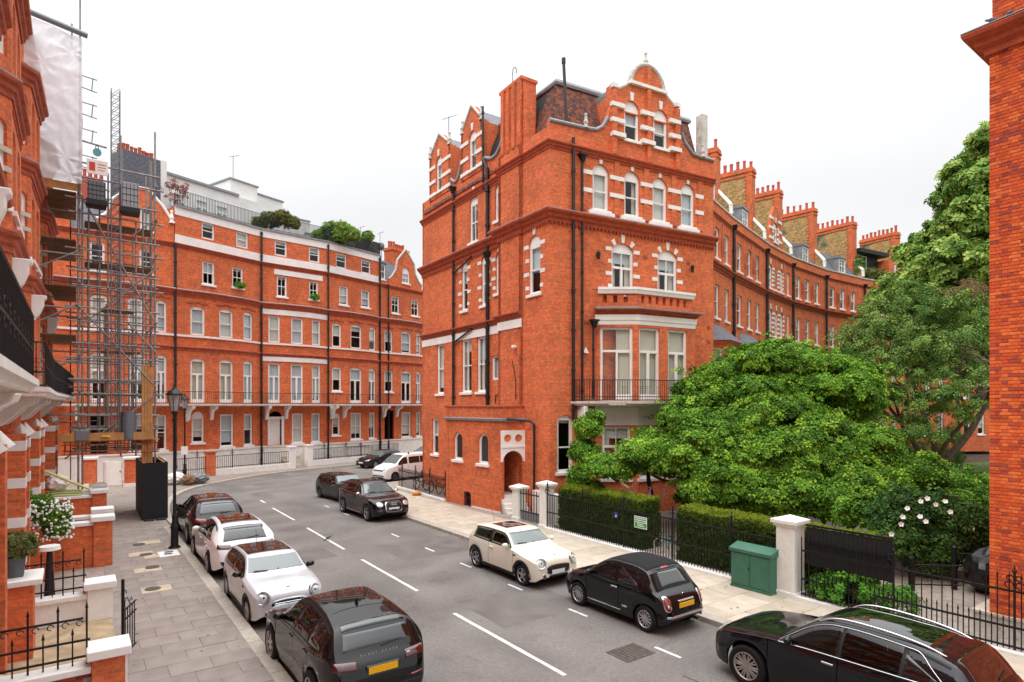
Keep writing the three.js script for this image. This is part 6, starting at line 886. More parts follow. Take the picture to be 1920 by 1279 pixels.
function pchip(k) { // monotone cubic through [[x, y], ...]
  const n = k.length, d = [], m = [];
  for (let i = 0; i < n - 1; i++) d[i] = (k[i + 1][1] - k[i][1]) / (k[i + 1][0] - k[i][0]);
  for (let i = 0; i < n; i++) m[i] = i === 0 ? d[0] : i === n - 1 ? d[n - 2] : d[i - 1] * d[i] <= 0 ? 0 : 2 * d[i - 1] * d[i] / (d[i - 1] + d[i]);
  return x => { if (x <= k[0][0]) return k[0][1]; if (x >= k[n - 1][0]) return k[n - 1][1]; let i = 0; while (x > k[i + 1][0]) i++; const h = k[i + 1][0] - k[i][0], t = (x - k[i][0]) / h, t2 = t * t, t3 = t2 * t; return (2 * t3 - 3 * t2 + 1) * k[i][1] + (t3 - 2 * t2 + t) * h * m[i] + (-2 * t3 + 3 * t2) * k[i + 1][1] + (t3 - t2) * h * m[i + 1]; };
}
const wheelCache = {};
function wheelGeos(R, w, n, twin) {
  const key = [R, w, n, twin].join(); if (wheelCache[key]) return wheelCache[key];
  const r = R * 0.68, tyre = metreUV(prep(lathe([[r, -w / 2 + 0.01], [R * 0.86, -w / 2], [R * 0.96, -w / 2 + 0.012], [R, -w / 2 + 0.045], [R, w / 2 - 0.045], [R * 0.96, w / 2 - 0.012], [R * 0.86, w / 2], [r, w / 2 - 0.01], [r * 0.97, w / 2 - 0.03], [r * 0.95, 0]], 36).rotateX(Math.PI / 2)));
  const ring = lathe([[r * 0.9, w / 2 - 0.035], [r * 0.93, w / 2 - 0.012], [r * 1.0, w / 2 - 0.006], [r * 1.005, w / 2 - 0.03]], 36).rotateX(Math.PI / 2), sp = [ring];
  for (let i = 0; i < n; i++) { const a = i / n * Math.PI * 2; const one = (da, wd) => { const s = shapeOf([[-wd, r * 0.14], [wd, r * 0.14], [wd * 0.75, r * 0.93], [-wd * 0.75, r * 0.93]]); return new THREE.ExtrudeGeometry(s, { depth: 0.018, bevelEnabled: true, bevelSize: 0.004, bevelThickness: 0.004, bevelSegments: 1 }).translate(0, 0, w / 2 - 0.045).rotateZ(a + da); }; if (twin) sp.push(one(-twin, 0.012), one(twin, 0.012)); else sp.push(one(0, n > 8 ? 0.013 : 0.03)); }
  sp.push(new THREE.CylinderGeometry(r * 0.2, r * 0.22, 0.03, 16).rotateX(Math.PI / 2).translate(0, 0, w / 2 - 0.035));
  const disc = new THREE.CylinderGeometry(r * 0.94, r * 0.94, 0.01, 28).rotateX(Math.PI / 2).translate(0, 0, w / 2 - 0.1);
  return wheelCache[key] = { tyre, rim: merge(sp), disc: metreUV(prep(disc)) };
}
function car(o) {
  const L = o.L, T = pchip(o.top), Bf = pchip(o.belt), Wf = pchip(o.plan), fl = pchip(o.floor || [[0, 0.32], [0.12, 0.22], [0.4, 0.19], [L - 0.5, 0.2], [L - 0.12, 0.26], [L, 0.36]]);
  const roofY = o.roofY, roofW = o.roofW, R = o.wheelR, arch = R + (o.archGap ?? 0.055), ax = [o.axle, o.axle + o.wb], crown = o.crown ?? 0.07;
  const belt = s => Math.min(Bf(s), T(s) - 0.05);
  const edge = s => { const t = T(s), b = belt(s), c = Math.min(crown, (t - b) * 0.55), y = t - c, g = clamp((y - b) / (roofY - crown - Bf(L / 2)), 0, 1.05), w = lerp(Wf(s) - 0.07, Math.min(roofW, Wf(s) - 0.07), g); return [w, y]; };
  const bottom = s => { let y = fl(s); for (const a of ax) { const d = Math.abs(s - a); if (d < arch) y = Math.max(y, R + Math.sqrt(arch * arch - d * d) * 1.0); } return y; };
  const NJ = 24;
  const section = s => { // half section, bottom to top centre
    const w = Wf(s), b = belt(s), yb = Math.min(bottom(s), b - 0.06), t = T(s), [ew, ey] = edge(s), g = ey - b;
    const key = [[w * (o.tuck ?? 0.965), yb], [w * 0.993, lerp(yb, b, 0.28)], [w, lerp(yb, b, 0.55)], [w * 0.985, lerp(yb, b, 0.86)], [lerp(w, ew, 0.12) - 0.01, b + Math.min(0.02, g * 0.1)], [lerp(w, ew, 0.52) + 0.012 * (g > 0.15), lerp(b, ey, 0.5)], [ew + 0.006, ey - Math.min(0.02, g * 0.1)], [ew * 0.93, lerp(ey, t, 0.42)], [ew * 0.6, lerp(ey, t, 0.84)], [0, t]];
    const out = [], per = [3, 3, 3, 2, 3, 3, 2, 3, 2];
    for (let i = 0; i < 9; i++) { const p0 = key[Math.max(0, i - 1)], p1 = key[i], p2 = key[i + 1], p3 = i < 8 ? key[i + 2] : [-p2[0] - 0.2, p2[1]]; for (let k = 0; k < per[i]; k++) { const u = k / per[i], q = c => { const a = p0[c], bb = p1[c], cc = p2[c], d = p3[c]; return 0.5 * (2 * bb + (cc - a) * u + (2 * a - 5 * bb + 4 * cc - d) * u * u + (3 * bb - a - 3 * cc + d) * u * u * u); }; const lin = c => lerp(p1[c], p2[c], u); out.push([lerp(lin(0), q(0), 0.7), lerp(lin(1), q(1), 0.7)]); } }
    out.push([0, t]); return out;
  };
  const secCache = new Map(), sec = s => { const k = Math.round(s * 400); if (!secCache.has(k)) secCache.set(k, section(k / 400)); return secCache.get(k); };
  const hw = (s, y) => { const p = sec(s); if (y > p[p.length - 1][1] || y < p[0][1]) return y < p[0][1] ? p[0][0] : -1; for (let i = p.length - 2; i >= 0; i--) if (y >= p[i][1] && y <= p[i + 1][1] + 1e-9) return lerp(p[i][0], p[i + 1][0], (y - p[i][1]) / Math.max(1e-6, p[i + 1][1] - p[i][1])); return p[0][0]; };
  const topY = (s, w) => { const p = sec(s); for (let i = p.length - 2; i >= 0; i--) if (Math.abs(w) <= p[i][0]) return lerp(p[i + 1][1], p[i][1], (Math.abs(w) - p[i + 1][0]) / Math.max(1e-6, p[i][0] - p[i + 1][0])); return p[0][1]; };
  const frontS = (w, y, lo = 0, hi = L * 0.55) => { for (let k = 0; k < 22; k++) { const m = (lo + hi) / 2; hw(m, y) >= Math.abs(w) ? hi = m : lo = m; } return hi; };
  const rearS = (w, y, lo = L * 0.5, hi = L) => { for (let k = 0; k < 22; k++) { const m = (lo + hi) / 2; hw(m, y) >= Math.abs(w) ? lo = m : hi = m; } return lo; };
  const X = s => L / 2 - s;   // local x, front positive
  // shell
  const st = new Set([0, L]); for (const d of [0.015, 0.035, 0.06, 0.09, 0.13, 0.18, 0.24, 0.31]) { st.add(d); st.add(L - d); }
  for (let s = 0.36; s < L - 0.34; s += 0.07) st.add(+s.toFixed(3)); for (const a of ax) for (let k = -10; k <= 10; k++) st.add(+(a + arch * Math.sin(k / 10 * Math.PI / 2) * 1.0005).toFixed(4)); for (const q of o.seams || []) { st.add(q - 0.007); st.add(q + 0.007); }
  const ss = [...st].sort((a, b) => a - b).filter((v, i, a) => !i || v - a[i - 1] > 0.0012), cols = NJ * 2 + 1, pos = [];
  for (const s of ss) { const p = section(s); for (let j = 0; j <= NJ; j++) pos.push(X(s), p[j][1], p[j][0]); for (let j = NJ - 1; j >= 0; j--) pos.push(X(s), p[j][1], -p[j][0]); }
  const full = [], parts = { body: [], door: [], doorB: [] };
  const seams = o.seams || [];
  for (let i = 0; i < ss.length - 1; i++) for (let j = 0; j < cols - 1; j++) {
    const a = i * cols + j, b = a + cols, q = [a, a + 1, b, b, a + 1, b + 1]; full.push(...q);
    const jj = j < NJ ? j : cols - 2 - j, mid = (ss[i] + ss[i + 1]) / 2, inDoor = seams.length > 1 && jj >= 2 && jj < 11;
    if (inDoor && seams.some(v => Math.abs(v - mid) < 0.0065)) continue;
    if (seams.length && jj === 11 && mid > seams[0] && mid < seams[seams.length - 1] && 0) continue;
    if (jj >= 12 && jj <= 15 && (o.sideGlass || []).some(([a, b, tp]) => !tp && ss[i] > a + 0.02 && ss[i + 1] < b - 0.02 && edge(mid)[1] - belt(mid) > 0.2)) continue; if (jj >= 20 && ss[i] > o.ws[0] + 0.04 && ss[i + 1] < o.ws[1] - 0.03) continue;
    const dn = inDoor && mid > seams[0] && mid < seams[seams.length - 1] ? (j < NJ ? 'door' : 'doorB') : 'body'; parts[dn].push(...q);
  }
  const fullGeo = new THREE.BufferGeometry(); fullGeo.setAttribute('position', new THREE.Float32BufferAttribute(pos, 3)); fullGeo.setIndex(full); fullGeo.computeVertexNormals();
  const nm = fullGeo.attributes.normal; const th = thing(o.name, o.label, o.cat || 'car', o.pos, o.turn, o.group);
  const part = (idx, name, extra = []) => { if (!idx.length) return; const g = new THREE.BufferGeometry(); g.setAttribute('position', fullGeo.attributes.position); g.setAttribute('normal', nm); g.setIndex(idx); return obj(name, [g, ...extra], o.paint, th); };
  const cap = i => { const v = [], id = [], c = i * cols, mid = [X(ss[i]), 0, 0]; let my = 0; for (let j = 0; j < cols; j++) { v.push([pos[(c + j) * 3], pos[(c + j) * 3 + 1], pos[(c + j) * 3 + 2]]); my += pos[(c + j) * 3 + 1]; } mid[1] = my / cols; v.push(mid); for (let j = 0; j < cols; j++) id.push(j, (j + 1) % cols, cols); return tri(v, id); };
  const bodyMesh = part(parts.body, 'body', [cap(0), cap(ss.length - 1)]);
  const splitDoor = idx => { const n = seams.length - 1; for (let d = 0; d < n; d++) { const sel = []; for (let k = 0; k < idx.length; k += 3) { const cx = (pos[idx[k] * 3] + pos[idx[k + 1] * 3] + pos[idx[k + 2] * 3]) / 3, s = L / 2 - cx; if (s > seams[d] && s < seams[d + 1]) sel.push(idx[k], idx[k + 1], idx[k + 2]); } part(sel, 'door'); } };
  splitDoor(parts.door); splitDoor(parts.doorB);
  obj('underbody', [bx(X(L - 0.25), X(0.3), 0.2, o.belt[Math.floor(o.belt.length / 2)][1] - 0.15, -roofW * 0.92 + 0.05, roofW * 0.92 - 0.05), bx(X(L - 0.5), X(0.5), 0.17, 0.24, -Wf(L / 2) + 0.12, Wf(L / 2) - 0.12)], CM.gap, th);
  // a patch laid on the surface: grid between two edges, with a skirt at its rim
  const patch = (name, mat, proj, n, m, fn, off = 0.004, parent = th) => {
    const v = [], id = [];
    for (let i = -1; i <= n + 1; i++) for (let j = -1; j <= m + 1; j++) { const rim = i < 0 || i > n || j < 0 || j > m, [a, b] = fn(clamp(i, 0, n) / n, clamp(j, 0, m) / m); v.push(proj(a, b, rim ? -0.012 : off)); }
    const c = m + 3; for (let i = 0; i < n + 2; i++) for (let j = 0; j < m + 2; j++) { const a = i * c + j; id.push(a, a + 1, a + c, a + c, a + 1, a + c + 1); }
    const g = new THREE.BufferGeometry(); g.setAttribute('position', new THREE.Float32BufferAttribute(v.flat(), 3)); g.setIndex(id); g.computeVertexNormals(); return obj(name, [g], mat, parent);
  };
  const side = sg => (s, y, of) => [X(s), y, sg * (hw(s, y) + of)], front = (w, y, of) => [X(frontS(w, y) - of), y, w], rear = (w, y, of) => [X(rearS(w, y) + of), y, w], up = (s, w, of) => [X(s), topY(s, w) + of, w];
  const oval = (cx, cy, rx, ry, pw = 1) => (u, v) => { const a = u * Math.PI * 2, r = Math.sqrt(v) * 0.5 + v * 0.5; const c = Math.cos(a), sn = Math.sin(a); return [cx + rx * r * Math.sign(c) * Math.abs(c) ** pw, cy + ry * r * Math.sign(sn) * Math.abs(sn) ** pw]; };
  const quad = (x00, y00, x10, y10, x01, y01, x11, y11) => (u, v) => [lerp(lerp(x00, x10, u), lerp(x01, x11, u), v), lerp(lerp(y00, y10, u), lerp(y01, y11, u), v)];
  const K = { th, patch, side, front, rear, up, oval, quad, X, hw, topY, frontS, rearS, T, belt, edge, L, Wf, bodyMesh };
  // glass
  const wsB = T(o.ws[0]) + 0.035, wsT = T(o.ws[1]) - 0.03;
  const wEdge = (y, lo, hi) => { let a = lo, b = hi; const inc = edge(hi)[1] > edge(lo)[1]; for (let k = 0; k < 20; k++) { const m = (a + b) / 2; (edge(m)[1] < y) === inc ? a = m : b = m; } return edge((a + b) / 2)[0]; };
  patch('windscreen', o.screenMat || CM.screen, front, 14, 8, (u, v) => { const y = lerp(wsB, wsT, v), w = wEdge(y, o.ws[0] - 0.1, o.ws[1] + 0.25) * 0.965 - 0.03, x = (u * 2 - 1); return [x * w, y - 0.015 * x * x * (1 - v) * 0]; }, 0.006);
  if (o.rs) patch('rear_window', o.rearMat || CM.glass, rear, 12, 6, (u, v) => { const y = lerp(o.rs[0], o.rs[1], v), x = u * 2 - 1, w = lerp(o.rs[2], o.rs[3], v); return [x * w, y - 0.02 * x * x * (1 - v)]; }, 0.006);
  for (const sg of [-1, 1]) (o.sideGlass || []).forEach(([a, b, tp], gi) => patch('side_window', tp ? CM.glass : gi && o.tint ? CM.privacy : CM.clear, side(sg), 12, 4, (u, v) => { const s = lerp(a, b, u), lo = belt(s) + 0.03, hi = Math.max(lo + 0.012, Math.min(edge(s)[1] - 0.045, tp ? tp(u, lo) : 9)); return [s, lerp(lo, hi, v)]; }, 0.005));
  if (o.glassSurround) for (const sg of [-1, 1]) { const [a, b] = [o.sideGlass[0][0], o.sideGlass[o.sideGlass.length - 1][1]]; const strip = (f0, f1) => patch('window_surround', CM.trim, side(sg), 18, 1, (u, v) => { const s = lerp(a - 0.03, b + 0.03, u), lo = belt(s) + 0.008, hi = Math.max(lo + 0.03, edge(s)[1] - 0.02); return [s, v ? f1(lo, hi) : f0(lo, hi)]; }, 0.004); strip((l, h) => l, (l, h) => Math.min(h, l + 0.03)); strip((l, h) => Math.max(l, h - 0.035), (l, h) => h); for (let k = 0; k < o.sideGlass.length - 1; k++) { const p0 = o.sideGlass[k][1] - 0.03, p1 = o.sideGlass[k + 1][0] + 0.03; patch('pillar', CM.trim, side(sg), 1, 4, (u, v) => { const s = lerp(p0, p1, u), lo = belt(s) + 0.01; return [s, lerp(lo, edge(s)[1] - 0.02, v)]; }, 0.004); } }
  { // seats and dashboard behind the glass
    const sb = o.ws[1] + 0.3, yb = Bf(sb), seat = (s, z, w2) => obj('seat', [rbx(X(s) - 0.07, X(s) + 0.07, 0.5, yb + 0.12, z - w2, z + w2, 0.05).rotateZ(0), rbx(X(s) - 0.05, X(s) + 0.05, yb + 0.14, yb + 0.3, z - 0.12, z + 0.12, 0.04)], o.seatMat || CM.seat, th);
    for (const z of [-0.36, 0.36]) seat(sb + 0.1, z, 0.23); if (o.L > 3) for (const z of [-0.32, 0.32]) seat(Math.min(sb + 1.0, L - 0.9), z, 0.27); obj('dashboard', [rbx(X(o.ws[0] + 0.62), X(o.ws[0] + 0.16), Bf(o.ws[0] + 0.3) - 0.2, Bf(o.ws[0] + 0.3) + 0.01, -roofW - 0.04, roofW + 0.04, 0.05)], CM.dash, th); obj('steering_wheel', [new THREE.TorusGeometry(0.18, 0.018, 6, 20).rotateY(Math.PI / 2).rotateZ(0.4).translate(X(o.ws[0] + 0.78), Bf(sb) - 0.02, 0.36)], CM.trim, th);
  }
  // wheels and arches
  for (const a of ax) for (const sg of [-1, 1]) {
    const w = new THREE.Group(); w.name = 'wheel'; w.position.set(X(a), R, sg * (Wf(a) - 0.115)); if (sg < 0) w.rotation.y = Math.PI; w.rotation.z = rr(0, 6); th.add(w);
    const wg = wheelGeos(R, o.wheelW || 0.22, o.spokes || 5, o.twin || 0);
    for (const [n2, g, m] of [['tyre', wg.tyre, CM.tyre], ['rim', wg.rim, o.rimMat || CM.alloy], ['brake_disc', wg.disc, CM.alloyDark]]) { const q = shade(new THREE.Mesh(g, m)); q.name = n2; w.add(q); }
    if (o.cladding) { const v = [], id = [], n = 22; for (let i = 0; i <= n; i++) { const an = Math.PI * (i / n), c = Math.cos(an), sn = Math.sin(an); for (const rr2 of [arch - 0.015, arch + 0.075]) { const s = a - c * rr2, y = Math.max(0.2, R + sn * rr2 - (sn < 0.1 ? 0.05 : 0)); v.push([X(s), y, sg * (hw(clamp(s, 0.02, L - 0.02), Math.max(y, 0.3)) + 0.012)]); } } for (let i = 0; i < n; i++) { const q = i * 2; id.push(q, q + 1, q + 2, q + 2, q + 1, q + 3); } const g = tri(v, id); obj('arch_cladding', [g], CM.trim, th); }
  }
  if (o.sillTrim) for (const sg of [-1, 1]) patch('sill', o.sillMat || CM.trim, side(sg), 10, 2, (u, v) => { const s = lerp(ax[0] + arch + 0.02, ax[1] - arch - 0.02, u), b = fl(s); return [s, lerp(b + 0.005, b + o.sillTrim, v)]; }, 0.012);
  // mirrors, handles
  for (const sg of [-1, 1]) { const s = o.mirror, y = belt(s) + 0.1, z = hw(s, y) + 0.12; obj('mirror', [new THREE.SphereGeometry(0.12, 12, 8).scale(0.55, 0.62, 0.95).translate(X(s), y, sg * z), rod([X(s), y - 0.05, sg * (z - 0.06)], [X(s - 0.05), y - 0.09, sg * (hw(s, y - 0.09) - 0.02)], 0.025, 6)], o.mirrorMat || o.paint, th); }
  for (const hs of o.handles || []) for (const sg of [-1, 1]) { const y = belt(hs) - 0.12; obj('door_handle', [rbx(X(hs) - 0.1, X(hs) + 0.1, y - 0.018, y + 0.018, sg * (hw(hs, y) + 0.0) - 0.02, sg * (hw(hs, y)) + 0.028 * (sg > 0 ? 1 : 0) + 0.008, 0.012)], o.handleMat || o.paint, th); }
  for (const sg of [-1, 1]) obj('wiper', [rod([X(frontS(sg * 0.1, wsB + 0.02) - 0.03), wsB + 0.015, sg * 0.12 + 0.1], [X(frontS(0.45, wsB + 0.03) - 0.035), wsB + 0.035, sg * 0.3 + 0.35 * 1 - 0.1], 0.012, 4)], CM.trim, th);
  if (o.extra) o.extra(K);
  return th;
}
const plate = (K, isRear, y, mat, blue) => { const z0 = 0.26, s = isRear ? K.rearS(0, y) : K.frontS(0, y), x = K.X(s) + (isRear ? -0.02 : 0.02); obj('number_plate', [bx(x - 0.008, x + 0.008, y - 0.056, y + 0.056, -z0, z0)], mat, K.th); if (blue) { const e = isRear ? -0.0095 : 0.0095; obj('plate_band', [bx(x + e - 0.002, x + e + 0.002, y - 0.054, y + 0.054, -z0 + 0.002, -z0 + 0.05)], CM.plateBlue, K.th); } };
const letters = (K, txt, y, size, z, mat, gap = 1.5) => { // raised lettering across the tailgate
  let x = 0; const gs = []; for (const ch of txt) { if (ch === ' ') { x += size * 1.2; continue; } const g = new TextGeometry(ch, { font, size, depth: 0.006, curveSegments: 3 }); g.computeBoundingBox(); const w = g.boundingBox.max.x; gs.push([g, x]); x += w + size * (gap - 1); }
  const tot = x; obj('lettering', gs.map(([g, gx]) => { const w = z - tot / 2 + gx; const s = K.rearS(w, y); return g.rotateY(-Math.PI / 2).translate(K.X(s) - 0.006, y - size / 2, w); }), mat, K.th);
};
const forward = (n, t, dirAway, extraTurn = 0) => { // car local +x along the road; away from the camera or towards it
  const d = dirAway ? [-0.586, 0.81] : [0.586, -0.81]; return { pos: at(road(n, t), RD + 0.002), turn: Math.atan2(d[1], d[0]) + extraTurn };
};
// ---- small three-door hatchbacks with round lamps
const hatchBase = { L: 3.82, wb: 2.495, axle: 0.68, wheelR: 0.305, wheelW: 0.2, roofY: 1.42, roofW: 0.635, crown: 0.05, tuck: 0.97,
  top: [[0, 0.55], [0.02, 0.7], [0.07, 0.8], [0.2, 0.87], [0.6, 0.94], [1.05, 0.995], [1.17, 1.02], [1.4, 1.18], [1.68, 1.365], [1.88, 1.41], [2.5, 1.425], [3.05, 1.41], [3.36, 1.375], [3.5, 1.22], [3.65, 1.01], [3.73, 0.95], [3.79, 0.82], [3.82, 0.55]],
  belt: [[0, 0.45], [0.08, 0.7], [0.6, 0.84], [1.2, 0.93], [2.5, 0.965], [3.4, 0.985], [3.65, 0.92], [3.82, 0.5]],
  plan: [[0, 0.6], [0.03, 0.7], [0.1, 0.785], [0.26, 0.84], [0.7, 0.862], [1.9, 0.845], [3.0, 0.86], [3.5, 0.83], [3.7, 0.77], [3.78, 0.7], [3.82, 0.6]],
  ws: [1.17, 1.7], rs: [1.0, 1.33, 0.58, 0.53], sideGlass: [[1.28, 2.3], [2.38, 3.3]], glassSurround: true, seams: [1.12, 2.42], mirror: 1.42, handles: [2.28], cladding: true, sillTrim: 0.1 };
function lampDisc(K, sg, w, y, r, yaw, pitch) { // round headlamp standing slightly proud of the wing
  const g = new THREE.Group(); g.name = 'headlight'; g.position.set(K.X(K.frontS(w, y)) - 0.035, y, sg * w); g.rotation.set(0, -sg * yaw, pitch, 'YXZ'); K.th.add(g);
  obj('bezel', [lathe([[r, -0.06], [r, 0.02], [r * 0.95, 0.035], [r * 0.85, 0.03], [r * 0.82, 0.015]], 30).rotateZ(-Math.PI / 2)], CM.chrome, g); obj('reflector', [lathe([[r * 0.84, 0.016], [r * 0.6, 0.005], [0, 0.0]], 24).rotateZ(-Math.PI / 2)], CM.alloy, g);
  obj('projector', [new THREE.SphereGeometry(r * 0.24, 14, 10).scale(0.6, 1, 1).translate(0.015, 0.01, 0)], CM.lampIn, g); obj('lens', [lathe([[r * 0.86, 0.024], [r * 0.7, 0.042], [r * 0.4, 0.056], [0, 0.062]], 26).rotateZ(-Math.PI / 2)], M.glass, g);
}
function hatch(o) {
  return car({ ...hatchBase, ...o, extra: K => {
    for (const sg of [-1, 1]) {
      lampDisc(K, sg, 0.6, 0.72, 0.165, 0.5, 0.42);
      K.patch('fog_lamp_rim', CM.chrome, K.front, 20, 2, K.oval(sg * 0.53, 0.36, 0.07, 0.07), 0.008); K.patch('fog_lamp', CM.lampIn, K.front, 20, 2, K.oval(sg * 0.53, 0.36, 0.05, 0.05), 0.012);
      K.patch('tail_light', CM.tail, K.rear, 20, 3, K.oval(sg * 0.6, 0.78, 0.09, 0.13, 0.7), 0.015);
      obj('side_indicator', [rbx(K.X(1.02) - 0.09, K.X(1.02) + 0.05, 0.8, 0.84, sg * K.hw(1.02, 0.82) - 0.01, sg * K.hw(1.02, 0.82) + 0.012, 0.008)], CM.trim, K.th);
    }
    K.patch('grille_surround', CM.chrome, K.front, 30, 3, K.oval(0, 0.515, 0.44, 0.15, 0.62), 0.006); K.patch('grille', CM.grille, K.front, 30, 4, K.oval(0, 0.515, 0.41, 0.125, 0.62), 0.012);
    for (const y of [0.57, 0.535]) K.patch('grille_bar', o.bars || CM.trim, K.front, 12, 1, K.quad(-0.37, y, 0.37, y, -0.37, y + 0.014, 0.37, y + 0.014), 0.022);
    K.patch('lower_intake', CM.grille, K.front, 20, 2, K.quad(-0.36, 0.31, 0.36, 0.31, -0.34, 0.365, 0.34, 0.365), 0.006);
    obj('badge', [new THREE.SphereGeometry(0.035, 8, 6).scale(0.4, 0.6, 1.3).translate(K.X(0.2), K.topY(0.2, 0) + 0.01, 0)], CM.chrome, K.th);
    if (o.roofMat) K.patch('roof_panel', o.roofMat, K.up, 16, 12, (u, v) => { const s = lerp(1.86, 3.42, u); return [s, (v * 2 - 1) * (K.edge(s)[0] - 0.0)]; }, 0.005);
    if (o.sunroof) K.patch('sunroof', CM.glass, K.up, 10, 8, K.quad(2.02, -0.42, 2.85, -0.42, 2.02, 0.42, 2.85, 0.42), 0.007);
    if (o.plate) plate(K, false, 0.455, CM.plateW, true);
    obj('aerial', [rod([K.X(3.3), 1.38, 0], [K.X(3.45), 1.72, 0], 0.006, 4)], CM.trim, K.th);
  } });
}
hatch({ name: 'hatchback', label: 'cream white three-door hatchback with black wheel arches and sunroof', cat: 'car', paint: paint(0xf1ead8), spokes: 5, sunroof: true, plate: true, ...forward(10.5 + 0.86, 15.3, false) });
hatch({ name: 'hatchback', label: 'silver three-door hatchback with black roof and black mirrors', cat: 'car', paint: paint(0xcfcfd2, { metalness: 0.35 }), bars: CM.chrome, spokes: 8, roofMat: paint(0x0c0c0e), mirrorMat: paint(0x0c0c0e), ...forward(3.3 + 0.86, 16.7, false) });
// longer dark green estate of the same family
{
  const k = 4.25 / 3.82, sc = a => a.map(([x, y]) => [x * k, y]);
  hatch({ name: 'estate_car', label: 'dark green estate car with round lamps parked behind the dark SUV with big chrome grille', paint: paint(0x0d1614), L: 4.25, wb: 2.67, axle: 0.78, top: sc(hatchBase.top), belt: sc(hatchBase.belt), plan: sc(hatchBase.plan).map(([x, y]) => [x, y * 1.03]), ws: [1.31, 1.89], sideGlass: [[1.44, 2.4], [2.46, 3.1], [3.16, 3.75]], seams: [1.26, 2.44, 3.3], mirror: 1.58, handles: [2.3, 3.15], spokes: 6, rimMat: CM.alloyDark, cladding: false, rs: [0.98, 1.3, 0.56, 0.5], ...forward(11.36 + 0.86, 33.0, false, 0.11) });
}
// ---- small rounded car with a fabric roof, seen from behind
car({ name: 'soft_top_hatchback', label: 'small black hatchback with black fabric roof and yellow rear plate', paint: paint(0x0e0d10), L: 3.57, wb: 2.3, axle: 0.66, wheelR: 0.3, wheelW: 0.2, roofY: 1.47, roofW: 0.59, crown: 0.06, tuck: 0.95, seatMat: S(0x8d867a, 0.8),
  top: [[0, 0.5], [0.04, 0.66], [0.14, 0.78], [0.4, 0.89], [0.8, 0.975], [0.95, 1.02], [1.3, 1.26], [1.6, 1.415], [1.9, 1.465], [2.4, 1.465], [2.8, 1.41], [2.95, 1.33], [3.1, 1.15], [3.25, 0.98], [3.4, 0.9], [3.5, 0.78], [3.57, 0.5]],
  belt: [[0, 0.42], [0.15, 0.68], [0.6, 0.84], [1.0, 0.92], [2, 0.95], [3, 0.96], [3.3, 0.86], [3.57, 0.45]], plan: [[0, 0.5], [0.05, 0.61], [0.16, 0.7], [0.4, 0.77], [0.8, 0.805], [1.8, 0.8], [2.8, 0.81], [3.2, 0.78], [3.42, 0.71], [3.53, 0.62], [3.57, 0.52]],
  ws: [1.0, 1.62], rs: [1.06, 1.31, 0.42, 0.36], rearMat: CM.screen, sideGlass: [[1.12, 2.02], [2.12, 2.72, (u, lo) => lo + 0.34 * (1 - u * 0.85)]], seams: [1.02, 2.16], mirror: 1.2, handles: [2.0], handleMat: CM.chrome, spokes: 12, rimMat: S(0xb9babd, 0.32, { metalness: 0.7 }), ...forward(10.66 + 0.8, 10.7, true),
  extra: K => {
    K.patch('fabric_roof', CM.soft, K.up, 18, 12, (u, v) => { const s = lerp(1.66, 2.86, u); return [s, (v * 2 - 1) * (K.edge(s)[0] - 0.035)]; }, 0.016);
    K.patch('fabric_rear', CM.soft, K.rear, 14, 6, (u, v) => { const x = u * 2 - 1, y = lerp(0.99, 1.36, v); return [x * lerp(0.6, 0.47, v), y]; }, 0.003);
    for (const sg of [-1, 1]) {
      K.patch('tail_light_rim', CM.chrome, K.rear, 24, 3, K.oval(sg * 0.59, 0.73, 0.085, 0.165, 0.7), 0.01); K.patch('tail_light', CM.tail, K.rear, 24, 3, K.oval(sg * 0.59, 0.73, 0.065, 0.145, 0.7), 0.018); K.patch('tail_light_lens', CM.lens, K.rear, 16, 2, K.oval(sg * 0.59, 0.68, 0.028, 0.04), 0.022);
      K.patch('side_strip', CM.chrome, K.side(sg), 10, 1, K.quad(1.05, 0.305, 2.2, 0.305, 1.05, 0.32, 2.2, 0.32), 0.01);
      obj('headlight', [new THREE.SphereGeometry(0.1, 12, 8).scale(0.8, 1, 0.6).translate(K.X(0.2), 0.7, sg * 0.58)], CM.lens, K.th); obj('side_badge', [rbx(K.X(2.35) - 0.08, K.X(2.35) + 0.08, 0.42, 0.46, sg * K.hw(2.35, 0.44) - 0.01, sg * K.hw(2.35, 0.44) + 0.012, 0.008)], CM.chrome, K.th);
    }
    K.patch('bumper_strip', CM.chrome, K.rear, 20, 1, K.quad(-0.64, 0.415, 0.64, 0.415, -0.64, 0.46, 0.64, 0.46), 0.016); K.patch('boot_line', CM.gap, K.rear, 16, 1, K.quad(-0.47, 0.572, 0.47, 0.572, -0.47, 0.58, 0.47, 0.58), 0.003);
    obj('boot_handle', [rbx(K.X(K.rearS(0, 0.76)) - 0.035, K.X(K.rearS(0, 0.76)) + 0.01, 0.745, 0.785, -0.27, 0.27, 0.015)], CM.chrome, K.th); obj('badge', [new THREE.CylinderGeometry(0.05, 0.05, 0.012, 18).rotateZ(Math.PI / 2).rotateY(0.4).translate(K.X(K.rearS(0, 0.865)) - 0.006, 0.865, 0)], CM.chrome, K.th);
    K.patch('brake_light', CM.tail, K.up, 4, 2, K.quad(2.86, -0.12, 2.92, -0.12, 2.86, 0.12, 2.92, 0.12), 0.012); plate(K, true, 0.665, CM.plateY);
    obj('exhaust', [new THREE.CylinderGeometry(0.035, 0.035, 0.14, 12).rotateZ(Math.PI / 2).translate(K.X(3.5), 0.24, 0.42)], CM.chrome, K.th);
  } });
